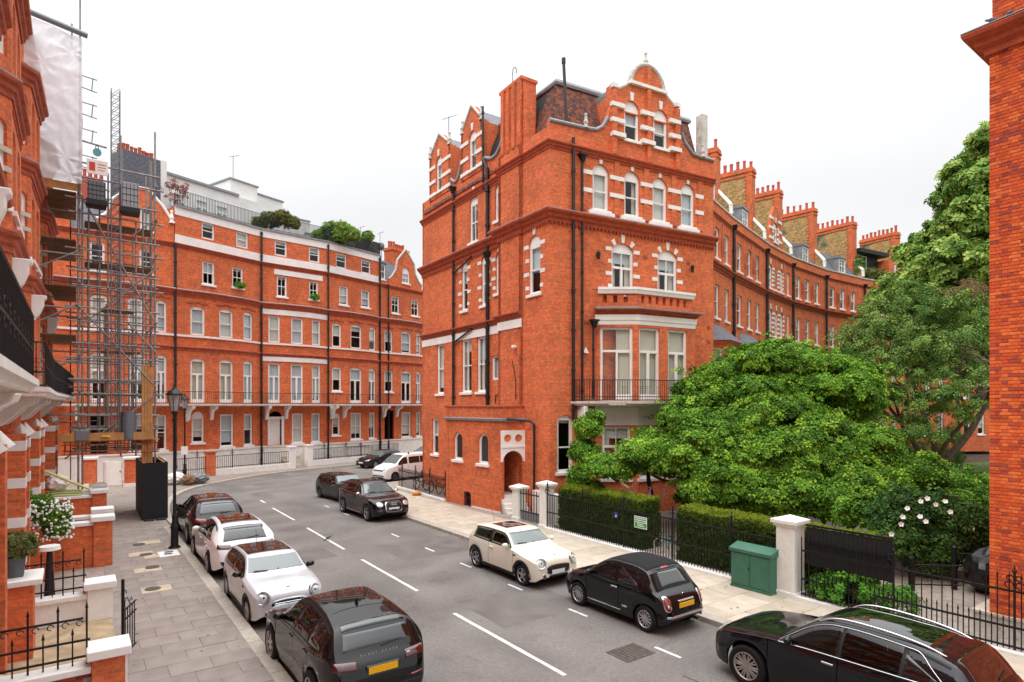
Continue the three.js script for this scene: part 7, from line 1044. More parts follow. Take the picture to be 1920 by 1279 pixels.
// ---- SUVs
const suv = (o) => { o.tint ??= true; const s = o.L / 4.68, q = a => a.map(([x, y]) => [x * s, y]), kh = o.H / 1.62, kw = o.Wd / 0.95; return { wheelR: 0.365, wheelW: 0.26, roofY: o.H, roofW: 0.6 * kw, crown: 0.06, tuck: 0.955,
  top: q([[0, 0.55], [0.04, 0.72], [0.14, 0.86], [0.4, 0.97], [0.9, 1.04], [1.3, 1.085], [1.42, 1.11], [1.75, 1.33], [2.05, 1.52], [2.35, 1.6], [2.8, 1.62], [3.4, 1.6], [3.9, 1.53], [4.12, 1.47], [4.3, 1.28], [4.46, 1.06], [4.56, 0.95], [4.63, 0.8], [4.68, 0.55]]).map(([x, y]) => [x, y * kh]),
  belt: q([[0, 0.45], [0.15, 0.75], [0.6, 0.92], [1.4, 1.02], [2.5, 1.06], [3.6, 1.1], [4.2, 1.12], [4.5, 0.95], [4.68, 0.5]]).map(([x, y]) => [x, y * kh]), plan: q([[0, 0.55], [0.05, 0.7], [0.15, 0.81], [0.35, 0.89], [0.8, 0.945], [2.2, 0.925], [3.6, 0.955], [4.1, 0.93], [4.45, 0.84], [4.6, 0.75], [4.68, 0.62]]).map(([x, y]) => [x, y * kw]),
  floor: q([[0, 0.38], [0.12, 0.28], [0.5, 0.24], [4.2, 0.25], [4.5, 0.32], [4.68, 0.42]]), wb: 2.807 * s, axle: 0.88 * s, ws: [1.42 * s, 2.08 * s], rs: [1.13 * kh, 1.42 * kh, 0.62 * kw, 0.54 * kw], sideGlass: [[1.56 * s, 2.5 * s], [2.55 * s, 3.42 * s], [3.47 * s, 4.02 * s, (u, lo) => lo + 0.3 * (1 - u)]], glassSurround: true, seams: [1.3 * s, 2.52 * s, 3.55 * s], mirror: 1.72 * s, handles: [2.36 * s, 3.4 * s], ...o }; };
const sportExtra = (o = {}) => K => {
  for (const sg of [-1, 1]) {
    K.patch('tail_light', o.tail || CM.tailDark, K.rear, 16, 3, K.quad(sg * 0.42, 0.9, sg * 0.83, 0.93, sg * 0.44, 1.02, sg * 0.8, 1.05), 0.014); K.patch('headlight', CM.lens, K.front, 18, 3, K.oval(sg * 0.64, 0.8, 0.14, 0.1, 0.8), 0.015);
    if (o.rails) obj('roof_rail', [tube([[K.X(2.0 * K.L / 4.68), K.T(2.0 * K.L / 4.68) - 0.06, sg * 0.585], [K.X(2.3 * K.L / 4.68), K.T(2.3 * K.L / 4.68) + 0.0, sg * 0.585], [K.X(3.0 * K.L / 4.68), K.T(3.0 * K.L / 4.68) + 0.015, sg * 0.58], [K.X(3.7 * K.L / 4.68), K.T(3.7 * K.L / 4.68) - 0.01, sg * 0.565], [K.X(4.0 * K.L / 4.68), K.T(4 * K.L / 4.68) - 0.05, sg * 0.555]], 0.022, 6, 30)], o.rails, K.th);
    if (o.line) obj('window_line', [tube(Array.from({ length: 12 }, (_, i) => { const s = lerp(1.5, 4.0, i / 11) * K.L / 4.68, y = K.belt(s) + 0.012; return [K.X(s), y, sg * (K.hw(s, y) + 0.008)]; }), 0.011, 4, 30), tube(Array.from({ length: 14 }, (_, i) => { const s = lerp(1.52, 4.02, i / 13) * K.L / 4.68, y = Math.max(K.belt(s) + 0.02, K.edge(s)[1] - 0.03 - (i > 11 ? (i - 11) * 0.12 : 0)); return [K.X(s), y, sg * (K.hw(s, y) + 0.008)]; }), 0.011, 4, 40)], o.line, K.th);
    obj('exhaust', [new THREE.CylinderGeometry(0.045, 0.045, 0.12, 12).rotateZ(Math.PI / 2).translate(K.X(K.L - 0.1), 0.36, sg * 0.5)], CM.chrome, K.th);
  }
  K.patch('rear_spoiler', o.spoiler || CM.glass, K.up, 4, 12, (u, v) => [lerp(K.L * 0.868, K.L * 0.893, u), (v * 2 - 1) * 0.57], 0.02);
  K.patch('rear_skirt', CM.trim, K.rear, 16, 2, K.quad(-0.68, 0.42, 0.68, 0.42, -0.76, 0.56, 0.76, 0.56), 0.01);
  K.patch('lower_intake', CM.grille, K.front, 16, 3, K.quad(-0.5, 0.42, 0.5, 0.42, -0.55, 0.62, 0.55, 0.62), 0.008);
  if (o.glassRoof) K.patch('glass_roof', CM.glass, K.up, 14, 10, (u, v) => { const s = lerp(2.25, 3.75, u) * K.L / 4.68; return [s, (v * 2 - 1) * (K.edge(s)[0] - 0.1)]; }, 0.008);
  obj('rear_wiper', [rod([K.X(K.rearS(0.05, 1.16)) - 0.02, 1.16, 0.05], [K.X(K.rearS(0.4, 1.2)) - 0.02, 1.2, 0.42], 0.011, 4)], CM.trim, K.th);
  if (o.script) letters(K, o.script, o.scriptY || 0.92, o.size || 0.05, 0, CM.chrome, 1.7);
  if (o.more) o.more(K);
};
car(suv({ name: 'sport_utility_vehicle', label: 'white coupe-shaped SUV with dark sunroof seen from behind', paint: paint(0xf4f4f4, { metalness: 0 }), L: 4.68, H: 1.62, Wd: 0.96, spokes: 5, ...forward(3.28 + 0.96, 22.0, true), extra: sportExtra({ glassRoof: true, script: 'PORSCHE', scriptY: 0.985, size: 0.04 }) }));
car(suv({ name: 'sport_utility_vehicle', label: 'large dark maroon-black SUV parked in front of the white one', paint: paint(0x120a0b), L: 4.85, H: 1.7, Wd: 0.97, spokes: 5, ...forward(3.4 + 0.97, 27.2, true), extra: sportExtra({ glassRoof: true, tail: CM.tail }) }));
car(suv({ name: 'sport_utility_vehicle', label: 'dark blue-black SUV with chrome window line, roof rails and lattice wheels', paint: paint(0x0d0e15), L: 4.72, H: 1.62, Wd: 0.97, spokes: 10, twin: 0.12, rimMat: S(0xb2aba4, 0.35, { metalness: 0.6 }), wheelR: 0.375, handleMat: CM.chrome, ...forward(10.15 + 0.97, 5.1, true), extra: sportExtra({ rails: CM.chrome, line: CM.chrome, glassRoof: true }) }));
car(suv({ name: 'sport_utility_vehicle', label: 'dark brown-black SUV with wide chrome-framed grille and white blank plate', paint: paint(0x140c0d), L: 4.64, H: 1.65, Wd: 0.95, spokes: 5, twin: 0.1, ...forward(10.62 + 0.95, 27.5, false, 0.03), mirrorMat: CM.chrome, extra: K => {
  sportExtra({ rails: CM.trim, line: CM.chrome })(K);
  K.patch('grille_frame', CM.chrome, K.front, 26, 3, K.oval(0, 0.68, 0.4, 0.235, 0.42), 0.014); K.patch('grille', CM.grille, K.front, 26, 4, K.oval(0, 0.68, 0.37, 0.205, 0.42), 0.02);
  for (let i = 0; i < 7; i++) K.patch('grille_bar', CM.alloyDark, K.front, 10, 1, K.quad(-0.34, 0.51 + i * 0.052, 0.34, 0.51 + i * 0.052, -0.34, 0.522 + i * 0.052, 0.34, 0.522 + i * 0.052), 0.03);
  for (let i = 0; i < 4; i++) obj('badge_ring', [new THREE.TorusGeometry(0.05, 0.009, 5, 18).rotateY(Math.PI / 2).translate(K.X(K.frontS(0, 0.8)) + 0.04, 0.8, -0.105 + i * 0.07)], CM.chrome, K.th);
  plate(K, false, 0.6, CM.plateW); const sgs = [-1, 1]; for (const sg of sgs) { obj('side_step', [rod([K.X(1.5), 0.3, sg * 0.93], [K.X(3.2), 0.3, sg * 0.93], 0.03, 6)], CM.alloy, K.th); K.patch('fog_lamp', CM.alloyDark, K.front, 10, 2, K.quad(sg * 0.55, 0.46, sg * 0.78, 0.5, sg * 0.55, 0.56, sg * 0.8, 0.58), 0.01); }
} }));
car(suv({ name: 'sport_utility_vehicle', label: 'glossy black SUV with yellow rear plate, roof fin and raised letters on its tailgate', paint: paint(0x0a090b), L: 4.37, H: 1.65, Wd: 0.96, spokes: 7, ...forward(3.2 + 0.98, 11.6, true), rs: [1.18, 1.4, 0.62, 0.56], archGap: 0.045,
  extra: sportExtra({ script: 'RANGE ROVER', scriptY: 1.075, size: 0.042, tail: CM.tailDark, more: K => {
    plate(K, true, 0.86, CM.plateY); obj('plate_frame', [rbx(K.X(K.rearS(0, 0.86)) - 0.018, K.X(K.rearS(0, 0.86)) + 0.03, 0.79, 0.935, -0.29, 0.29, 0.01)], CM.alloyDark, K.th);
    obj('shark_fin', [new THREE.ConeGeometry(0.05, 0.12, 8).scale(2, 1, 0.6).rotateZ(0.5).translate(K.X(3.15), K.T(3.15) + 0.05, 0)], CM.trim, K.th); obj('badge', [new THREE.SphereGeometry(0.05, 12, 8).scale(0.15, 0.6, 1).translate(K.X(K.rearS(0.5, 0.97)) - 0.008, 0.97, 0.5)], CM.chrome, K.th);
    K.patch('roof_seam', CM.gap, K.up, 2, 14, (u, v) => [3.3 + 0.008 * u + 0.06 * (v * 2 - 1) ** 2, (v * 2 - 1) * 0.54], 0.003); K.patch('reflector', CM.tail, K.rear, 6, 1, K.quad(0.5, 0.62, 0.72, 0.64, 0.5, 0.645, 0.72, 0.66), 0.012); K.patch('reflector', CM.tail, K.rear, 6, 1, K.quad(-0.5, 0.62, -0.72, 0.64, -0.5, 0.645, -0.72, 0.66), 0.012);
    for (const sg of [-1, 1]) K.patch('clam_crease', paint(0x16151a), K.side(sg), 12, 1, K.quad(1.2, 1.0, 4.0, 1.06, 1.2, 1.012, 4.0, 1.072), 0.008);
  } }) }));
// ---- white van and the two cars beyond it
const farDir = a => Math.atan2(-0.77, -0.63) + (a || 0);
car({ name: 'van', label: 'small white van with black side windows parked by the corner', cat: 'van', paint: paint(0xf2f3f4, { metalness: 0 }), L: 4.4, wb: 2.725, axle: 0.85, wheelR: 0.31, wheelW: 0.2, roofY: 1.86, roofW: 0.68, crown: 0.06, tuck: 0.97,
  top: [[0, 0.55], [0.04, 0.75], [0.15, 0.92], [0.5, 1.06], [0.85, 1.14], [0.95, 1.18], [1.4, 1.54], [1.8, 1.77], [2.1, 1.84], [3, 1.86], [4.1, 1.84], [4.25, 1.75], [4.33, 1.2], [4.38, 0.8], [4.4, 0.5]], belt: [[0, 0.45], [0.2, 0.78], [0.9, 1.05], [2, 1.12], [4, 1.14], [4.3, 1.0], [4.4, 0.45]], plan: [[0, 0.55], [0.06, 0.68], [0.2, 0.78], [0.6, 0.84], [1, 0.85], [4, 0.85], [4.3, 0.8], [4.4, 0.7]],
  ws: [0.95, 1.82], rs: [1.2, 1.6, 0.6, 0.6], sideGlass: [[1.12, 1.95, (u, lo) => lo + 0.46], [2.1, 3.1, (u, lo) => lo + 0.46], [3.15, 4.0, (u, lo) => lo + 0.46]], seams: [1.0, 2.02], mirror: 1.3, mirrorMat: CM.trim, spokes: 6, rimMat: CM.alloyDark, pos: at([-7.85, 43.2], RD + 0.002), turn: farDir(),
  extra: K => { for (const sg of [-1, 1]) { K.patch('headlight', CM.lens, K.front, 14, 3, K.quad(sg * 0.45, 0.78, sg * 0.76, 0.86, sg * 0.5, 0.9, sg * 0.74, 1.02), 0.012); obj('roof_mount', [rbx(K.X(2.2) - 0.05, K.X(2.2) + 0.05, 1.8, 1.92, sg * 0.64 - 0.04, sg * 0.64 + 0.04, 0.02)], CM.trim, K.th); } K.patch('grille', CM.grille, K.front, 16, 2, K.quad(-0.48, 0.72, 0.48, 0.72, -0.52, 0.8, 0.52, 0.8), 0.01); obj('badge', [new THREE.CylinderGeometry(0.07, 0.07, 0.02, 16).rotateZ(Math.PI / 2).translate(K.X(K.frontS(0, 0.77)) + 0.02, 0.77, 0)], CM.chrome, K.th); plate(K, false, 0.5, CM.plateW); K.patch('lower_intake', CM.grille, K.front, 14, 2, K.quad(-0.6, 0.36, 0.6, 0.36, -0.62, 0.43, 0.62, 0.43), 0.008); } });
const saloon = o => car({ name: 'hatchback', cat: 'car', L: 4.3, wb: 2.64, axle: 0.85, wheelR: 0.315, wheelW: 0.21, roofY: 1.46, roofW: 0.6, crown: 0.06, top: [[0, 0.5], [0.05, 0.64], [0.2, 0.76], [0.6, 0.87], [1.1, 0.95], [1.25, 0.99], [1.7, 1.26], [2.1, 1.42], [2.6, 1.46], [3.3, 1.42], [3.7, 1.32], [3.95, 1.12], [4.15, 0.98], [4.25, 0.8], [4.3, 0.5]], belt: [[0, 0.42], [0.2, 0.68], [1.2, 0.9], [3, 0.98], [4, 0.95], [4.3, 0.45]], plan: [[0, 0.55], [0.06, 0.68], [0.2, 0.79], [0.5, 0.86], [1, 0.89], [3.4, 0.89], [4, 0.84], [4.2, 0.75], [4.3, 0.62]], ws: [1.25, 2.12], rs: [1.02, 1.3, 0.55, 0.5], sideGlass: [[1.4, 2.3], [2.36, 3.2], [3.25, 3.75, (u, lo) => lo + 0.25 * (1 - u)]], seams: [1.2, 2.33, 3.3], mirror: 1.55, handles: [2.2, 3.1], spokes: 6,
  extra: K => { for (const sg of [-1, 1]) K.patch('headlight', CM.lens, K.front, 14, 3, K.quad(sg * 0.4, 0.62, sg * 0.76, 0.66, sg * 0.42, 0.7, sg * 0.76, 0.78), 0.01); K.patch('grille', CM.grille, K.front, 14, 2, K.quad(-0.36, 0.6, 0.36, 0.6, -0.38, 0.68, 0.38, 0.68), 0.01); K.patch('lower_intake', CM.grille, K.front, 14, 2, K.quad(-0.6, 0.28, 0.6, 0.28, -0.62, 0.42, 0.62, 0.42), 0.008); plate(K, false, 0.49, CM.plateW); }, ...o });
saloon({ label: 'dark grey hatchback parked by the far railings beyond the white van', paint: paint(0x24262a), pos: at([-11.3, 51.8], RD + 0.002), turn: farDir(0.06) });
saloon({ label: 'silver-beige car parked behind the dark grey hatchback', paint: paint(0x9a9288, { metalness: 0.4 }), pos: at([-8.0, 56.2], RD + 0.002), turn: farDir(0.06) });
// ---------------------------------------------------------------- vegetation: leaf sprays spread through lumpy crowns
function spray(n, len, wid, spread) { // one small spray of folded leaves
  const v = [], id = [];
  for (let i = 0; i < n; i++) {
    const a = (i / n) * Math.PI * 2 + rr(-0.4, 0.4), el = rr(-0.2, 0.75), r0 = spread * rr(0.1, 0.5), d = [Math.cos(a) * Math.cos(el), Math.sin(el) * 0.8, Math.sin(a) * Math.cos(el)], s = [-Math.sin(a), rr(-0.3, 0.3), Math.cos(a)], l = len * rr(0.75, 1.2), w = wid * rr(0.8, 1.2), o = [d[0] * r0, rr(-0.3, 0.3) * spread, d[2] * r0], k = v.length;
    const P = (t, q, drop) => [o[0] + d[0] * l * t + s[0] * w * q, o[1] + d[1] * l * t + s[1] * w * q - drop, o[2] + d[2] * l * t + s[2] * w * q];
    v.push(P(0, 0, 0), P(0.45, 0.5, -0.02), P(1, 0, l * 0.25), P(0.45, -0.5, -0.02), P(0.5, 0, l * 0.05)); id.push(k, k + 1, k + 4, k + 1, k + 2, k + 4, k + 2, k + 3, k + 4, k + 3, k, k + 4);
  }
  return metreUV(tri(v, id));
}
const leafMat = new THREE.MeshPhysicalMaterial({ color: 0xffffff, roughness: 0.8, specularIntensity: 0.35, transmission: 0.22, thickness: 0, side: THREE.DoubleSide });
const SP = { wist: spray(7, 0.16, 0.09, 0.18), broad: spray(7, 0.26, 0.21, 0.3), fine: spray(8, 0.1, 0.06, 0.1), hedge: spray(7, 0.05, 0.028, 0.05), far: spray(9, 0.19, 0.095, 0.3) };
const lin = (r, g, b) => new THREE.Color().setRGB(r, g, b, THREE.LinearSRGBColorSpace);
const mxT = new THREE.Matrix4(), qT = new THREE.Quaternion(), eT = new THREE.Euler(), vT = new THREE.Vector3(), sT = new THREE.Vector3(), cT = new THREE.Color();
function leaves(name, parent, geo, pts, pal, s0 = 0.8, s1 = 1.25, tilt = 0.7) { // pts: [x, y, z, nx, ny, nz, tint]
  const im = new THREE.InstancedMesh(geo, leafMat, pts.length); im.name = name; im.userData.kind = 'stuff'; const up = new THREE.Vector3(0, 1, 0), nv = new THREE.Vector3();
  pts.forEach((p, i) => { nv.set(p[3], p[4] + 0.5, p[5]).normalize(); qT.setFromUnitVectors(up, nv); eT.set(rr(-tilt, tilt), rr(0, 6.28), rr(-tilt, tilt)); qT.multiply(new THREE.Quaternion().setFromEuler(eT)); const s = rr(s0, s1); im.setMatrixAt(i, mxT.compose(vT.set(p[0], p[1], p[2]), qT, sT.set(s, s, s))); const k = clamp((p[6] ?? 0.5) * 0.25 + Math.pow(rnd(), 1.15) * 0.85 - 0.05, 0, 0.999) * (pal.length - 1), a = Math.floor(k); cT.copy(pal[a]).lerp(pal[a + 1], k - a); im.setColorAt(i, cT); });
  parent.add(im); return im;
}
function crown(name, parent, clumps, geo, dens, pal, o = {}) { // clumps: [x, y, z, r, squash]
  const pts = [];
  if (o.lumps) clumps = clumps.flatMap(([x, y, z, r, sq = 0.85]) => [[x, y, z, r * 0.78, sq], ...Array.from({ length: o.lumps }, () => { const u = rr(-0.35, 1), a = rr(0, 6.283), w = Math.sqrt(1 - u * u), k = rr(0.66, 0.9); return [x + w * Math.cos(a) * r * k, y + u * r * k * sq, z + w * Math.sin(a) * r * k, r * rr(0.26, 0.46), 0.62]; })]);
  clumps.forEach(([x, y, z, r, sq = 0.85], ci) => {
    const n = Math.round(4 * Math.PI * r * r * dens), tint = hash(ci, 3.3 + clumps.length);
    for (let i = 0; i < n; i++) {
      const u = rr(o.low ?? -0.75, 1), a = rr(0, 6.283), w = Math.sqrt(1 - u * u), d = [w * Math.cos(a), u, w * Math.sin(a)];
      const lump = 1 + 0.3 * noise.noise(d[0] * 2.3 + ci * 5, d[1] * 2.3, d[2] * 2.3) + 0.14 * noise.noise(d[0] * 6, d[1] * 6 + ci, d[2] * 6), k = lump * (rnd() < (o.inner ?? 0.25) ? rr(0.45, 0.85) : rnd() < 0.1 ? rr(1.02, 1.24) : rr(0.86, 1.04));
      const p = [x + d[0] * r * k, y + d[1] * r * k * sq, z + d[2] * r * k];
      if (p[1] < (o.floor ?? 0.1) || noise.noise(p[0] * 1.5, p[1] * 1.5, p[2] * 1.5 + 40) + 0.5 * noise.noise(p[0] * 4, p[1] * 4, p[2] * 4) < (o.gaps ?? -0.6)) continue;
      if (clumps.some((c, cj) => cj !== ci && Math.hypot(p[0] - c[0], (p[1] - c[1]) / (c[4] ?? 0.85), p[2] - c[2]) < c[3] * 0.62)) continue;
      pts.push([...p, d[0], d[1], d[2], tint]);
    }
  });
  for (let k = 0, n = pts.length; k < (o.shoots || 0); k++) { // arching young shoots that break the outline
    const p = pts[Math.floor(rnd() * n)], l = rr(0.35, 1.0) * (o.reach || 1); if (p[4] < 0.05) continue; for (let i = 1; i <= 7; i++) { const t = i / 7; pts.push([p[0] + p[3] * l * t, p[1] + (p[4] * 0.7 + 0.5) * l * t - l * t * t * 0.75, p[2] + p[5] * l * t, p[3], 0.4, p[5], 0.95]); }
  }
  return leaves(name, parent, geo, pts, pal, o.s0, o.s1, o.tilt);
}
const PAL = { wist: [lin(0.026, 0.085, 0.01), lin(0.085, 0.22, 0.018), lin(0.18, 0.38, 0.03), lin(0.38, 0.57, 0.055)], tree: [lin(0.04, 0.1, 0.022), lin(0.11, 0.22, 0.045), lin(0.21, 0.34, 0.07), lin(0.34, 0.43, 0.11)], plane: [lin(0.07, 0.16, 0.03), lin(0.18, 0.33, 0.06), lin(0.3, 0.46, 0.09), lin(0.48, 0.56, 0.14)], hedge: [lin(0.03, 0.065, 0.012), lin(0.08, 0.14, 0.02), lin(0.16, 0.23, 0.03)], hedgeTop: [lin(0.13, 0.22, 0.02), lin(0.3, 0.4, 0.035), lin(0.44, 0.46, 0.05)], olive: [lin(0.08, 0.12, 0.04), lin(0.18, 0.22, 0.06), lin(0.3, 0.22, 0.09)], red: [lin(0.3, 0.07, 0.07), lin(0.45, 0.2, 0.16)], bright: [lin(0.08, 0.24, 0.03), lin(0.2, 0.5, 0.06)] };
// garden ground
sheet([road(16.0, 3), road(16.0, 22), [2.5, 29], [12, 34], [60, 66], [70, 20]], 0.02, M.gravel, 'garden_path');
sheet([[11, 22], [13, 30], [22, 38], [34, 52], [60, 60], [60, 24], [24, 18]], 0.03, M.lawn, 'lawn');
sheet([road(16.3, 3.5), road(16.3, 7.3), road(20.5, 7.6), road(20.5, 3.5)], 0.035, M.redPave, 'red_paving');
{ // blades standing in the lawn
  const pts = []; for (let i = 0; i < 14000; i++) { const X = rr(20, 38), Z = rr(30, 46); if (X > 11 + (Z - 22) * 1.25 || X < (Z - 22) * 0.7 + 11 - 3) continue; pts.push([X, 0.05, -Z, 0, 1, 0, 0.6]); }
  const g = new THREE.Group(); g.name = 'grass'; g.userData.kind = 'stuff'; const im = leaves('grass', scene, SP.fine, pts, [lin(0.06, 0.13, 0.02), lin(0.13, 0.24, 0.04), lin(0.2, 0.24, 0.07)], 0.7, 1.3);
}
// clipped hedges
function hedge(label, t0, t1, h) {
  const th = thing('hedge', label, 'hedge', at(road(16.35, t0)), RT, 'clipped hedges behind the long railing'), L = t1 - t0, D = 0.95; // x 0..D, z 0..-L
  obj('core', [bx(0.06, D - 0.06, 0, h - 0.07, -L + 0.06, -0.06)], S(0x5c6b2c, 1), th); const pts = [], top = [];
  for (let i = 0; i < L * h * 420; i++) { const s = rnd() < 0.8 ? -1 : 1; pts.push([(s < 0 ? 0 : D) + 0.09 * noise.noise(i * 0.37 % 7, i * 0.11 % 5, 1) + rr(-0.08, 0.05), rr(0.05, h - 0.02), -rr(0, L), s, 0.2, 0, rnd()]); } for (let i = 0; i < h * D * 500; i++) for (const z of [0, -L]) pts.push([rr(0, D), rr(0.05, h), z + rr(-0.05, 0.05), 0, 0.2, z ? -1 : 1, rnd()]);
  for (let i = 0; i < L * D * 620; i++) { const x = rr(0, D), z = -rr(0, L); top.push([x, h + 0.13 * noise.noise(x * 3, z * 1.5, 2) + rr(-0.07, 0.09), z, 0, 1, 0, rnd()]); }
  leaves('foliage', th, SP.hedge, pts, PAL.hedge, 0.9, 1.6, 1.1); leaves('new_growth', th, SP.hedge, top, PAL.hedgeTop, 0.9, 1.6, 1.1);
}
hedge('clipped hedge block between the gate pier and the notice board', 14.7, 19.2, 1.76); hedge('longer clipped hedge block behind the green cabinet', 7.3, 13.1, 1.7);
// wisteria over its frame
{
  const th = thing('wisteria', 'great mound of wisteria spilling over a garden frame', 'climbing plant', at([10, 25])), C = [[4.12, 2.6, 24.5, 1.0], [5.6, 3.01, 24.8, 1.4], [6.86, 3.12, 23.5, 1.5], [7.82, 4.51, 26, 1.5], [9.2, 5.68, 27, 1.5], [8.24, 3.68, 24.5, 1.9], [8.36, 2.41, 22.5, 1.6], [11.4, 6.5, 28, 2.0], [10.61, 4.52, 25.5, 2.3], [10.08, 2.76, 23, 2.0], [13.6, 6.7, 29, 2.1], [14.12, 5.2, 28, 2.4], [12.36, 3.25, 24.5, 2.2], [10.8, 1.9, 21.8, 1.5], [9.4, 1.6, 22.0, 1.2], [12.0, 1.5, 22.0, 1.3], [7.6, 1.7, 23.0, 1.1], [16.6, 6.1, 31, 1.8]].map(([x, y, z, r]) => [x - 10, y, -z + 25, r * 1.05, 0.72]);
  crown('foliage', th, C, SP.wist, 135, PAL.wist, { shoots: 900, inner: 0.12, low: -0.45, floor: 0.55, s0: 0.5, s1: 1.1, gaps: -0.3, tilt: 0.55, lumps: 11 }); const st = []; for (const [x, z] of [[-4.2, -0.2], [-2.6, 1.6], [0.2, 2.3], [2.6, 0.6], [1, -1.5]]) { const m = obj('stem', [tube([[x, 0, z], [x + 0.1, 1.2, z - 0.1], [x - 0.1, 2.3, z + 0.05], [x + 0.2, 3.2, z]], 0.09, 7)], M.bark, th); }
  for (let i = 0; i < 5; i++) obj('frame_beam', [bx(-5.8 + i * 1.9, -5.7 + i * 1.9, 2.1, 2.2, -1.5, 3)], M.board, th); const fl = []; const lil = S(0x9a8fb0, 0.9);
  for (const [x, y, z] of [[6.6, 1.9, 22.3], [7.0, 1.8, 22.2], [5.4, 2.0, 23.6], [5.9, 1.95, 23.4], [13.2, 6.6, 27.0], [13.5, 5.6, 26.2], [12.9, 7.6, 27.6], [14.6, 6.3, 26.4], [4.8, 2.0, 23.9]]) for (let k = 0; k < 16; k++) fl.push(new THREE.IcosahedronGeometry(0.028, 0).translate(x - 10 + rr(-0.05, 0.05) * (1 - k / 18), y - k * 0.022, -z + 25 + rr(-0.05, 0.05))); stuff(obj('flower_sprays', fl, lil, th));
}
{
  const th = thing('ivy_shrub', 'broad dark shrub spreading right of the wisteria over timber posts', 'shrub', at([14, 22.5])), C = [[12.74, 2.3, 22.5, 1.6], [13.94, 2.1, 22.5, 1.5], [15.23, 1.9, 22.5, 1.5], [16.4, 1.5, 22.5, 1.3], [17.6, 1.6, 23.2, 1.2], [15.6, 1.3, 20.8, 0.9], [16.6, 1.5, 21, 0.8], [11.61, 1.75, 20.5, 1.1], [13.2, 1.4, 20.6, 1.1]].map(([x, y, z, r]) => [x - 14, y, -z + 22.5, r, 0.8]);
  crown('foliage', th, C, SP.wist, 110, PAL.wist, { shoots: 250, inner: 0.12, floor: 0.5, s0: 0.6, s1: 1.1, lumps: 8 }); for (const [x, z] of [[-2.6, 2.2], [-0.9, 2.1], [1.2, 1.8]]) obj('post', [bx(x - 0.1, x + 0.1, 0, 2.1, z - 0.1, z + 0.1)], M.board, th);
}
{
  const th = thing('hibiscus', 'dark green bush with large white flowers beside the brick wall', 'shrub', at([12.6, 18.4])), C = [[12.12, 1.7, 18.5, 0.95], [13.1, 1.6, 18.5, 0.95], [13.8, 1.35, 18.5, 0.9], [11.47, 1.3, 18, 0.65], [12.6, 0.9, 18.2, 0.8]].map(([x, y, z, r]) => [x - 12.6, y, -z + 18.4, r, 0.9]);
  crown('foliage', th, C, SP.wist, 120, [lin(0.025, 0.07, 0.015), lin(0.06, 0.15, 0.03), lin(0.12, 0.24, 0.045)], { inner: 0.3, floor: 0.2, s0: 0.55, s1: 0.95 }); obj('stem', [tube([[0, 0, 0], [0.1, 0.6, 0], [-0.2, 1.4, 0.1]], 0.05, 6)], M.bark, th);
  const pet = S(0xf1eef0, 0.8), eye = S(0x8d2f52, 0.8); for (const [x, y, z] of [[11.87, 2.41, 17.5], [11.49, 2.2, 17.5], [12.3, 2.32, 17.5], [12.58, 2.4, 17.5], [12.74, 2.1, 17.5], [11.25, 1.98, 17.35], [11.92, 1.85, 17.35], [11.17, 1.78, 17.3], [11.79, 1.98, 17.4], [12.2, 2.46, 17.7], [10.9, 1.5, 17.3], [13.4, 1.6, 17.55]]) { const f = new THREE.Group(); f.name = 'flower'; f.position.set(x - 12.6, y, -z + 18.4); f.lookAt(new THREE.Vector3(-3 - x, y + 3, 18)); f.rotation.set(-0.4 + rr(-0.3, 0.3), -0.5 + rr(-0.3, 0.3), 0); th.add(f); const g = []; for (let i = 0; i < 5; i++) g.push(new THREE.CircleGeometry(0.036, 8).scale(1, 1.25, 1).translate(0, 0.036, 0).rotateX(0.35).rotateZ(i * 1.2566)); obj('petals', g, pet, f); obj('eye', [new THREE.SphereGeometry(0.011, 6, 5)], eye, f); }
}
{ // climber on the corner house and by its balcony
  const th = thing('wall_climber', 'climbing plant on the corner house wall beside the ground-floor window', 'climbing plant', at([3.2, 26.2])); crown('foliage', th, [[3.26, 4.2, 26.1, 0.55], [3.11, 3.2, 25.9, 0.6], [3.6, 4.6, 26.2, 0.4], [2.9, 2.1, 25.7, 0.5], [3.4, 2.6, 25.7, 0.5], [3.5, 1.5, 25.5, 0.5]].map(([x, y, z, r]) => [x - 3.2, y, -z + 26.2, r]), SP.wist, 100, PAL.wist, { s0: 0.6, s1: 1, gaps: -0.25 }); obj('stem', [tube([[0.3, 0, 0.4], [0.2, 2, 0.2], [0.1, 4.4, 0.1]], 0.03, 5)], M.bark, th);
  const b = thing('balcony_climber', 'green climber hanging over the right end of the bay balcony', 'climbing plant', at([9.3, 28.6])); crown('foliage', b, [[9.0, 6.1, 29, 0.6], [9.5, 5.7, 28.4, 0.8], [8.6, 5.9, 28.6, 0.45]].map(([x, y, z, r]) => [x - 9.3, y, -z + 28.6, r]), SP.wist, 100, PAL.wist, { s0: 0.6, s1: 1 }); obj('stem', [tube([[0.3, 3.5, 0], [0.2, 5, 0], [0, 6, 0]], 0.03, 5)], M.bark, b);
}
{ const th = thing('yard_shrub', 'yellow-green leafy plants showing under the dark screen panel', 'shrub', at(road(16.2, 7.4))); crown('foliage', th, [[0.2, 0.5, -0.5, 0.5], [-0.2, 0.55, 0.3, 0.5], [0.5, 0.45, 0.9, 0.45], [-0.5, 0.4, -0.3, 0.4]], SP.fine, 130, PAL.bright, { s0: 0.6, s1: 1.1, gaps: -0.1 }); obj('stem', [rod([0, 0, 0], [0, 0.5, 0], 0.02, 5)], M.bark, th); }
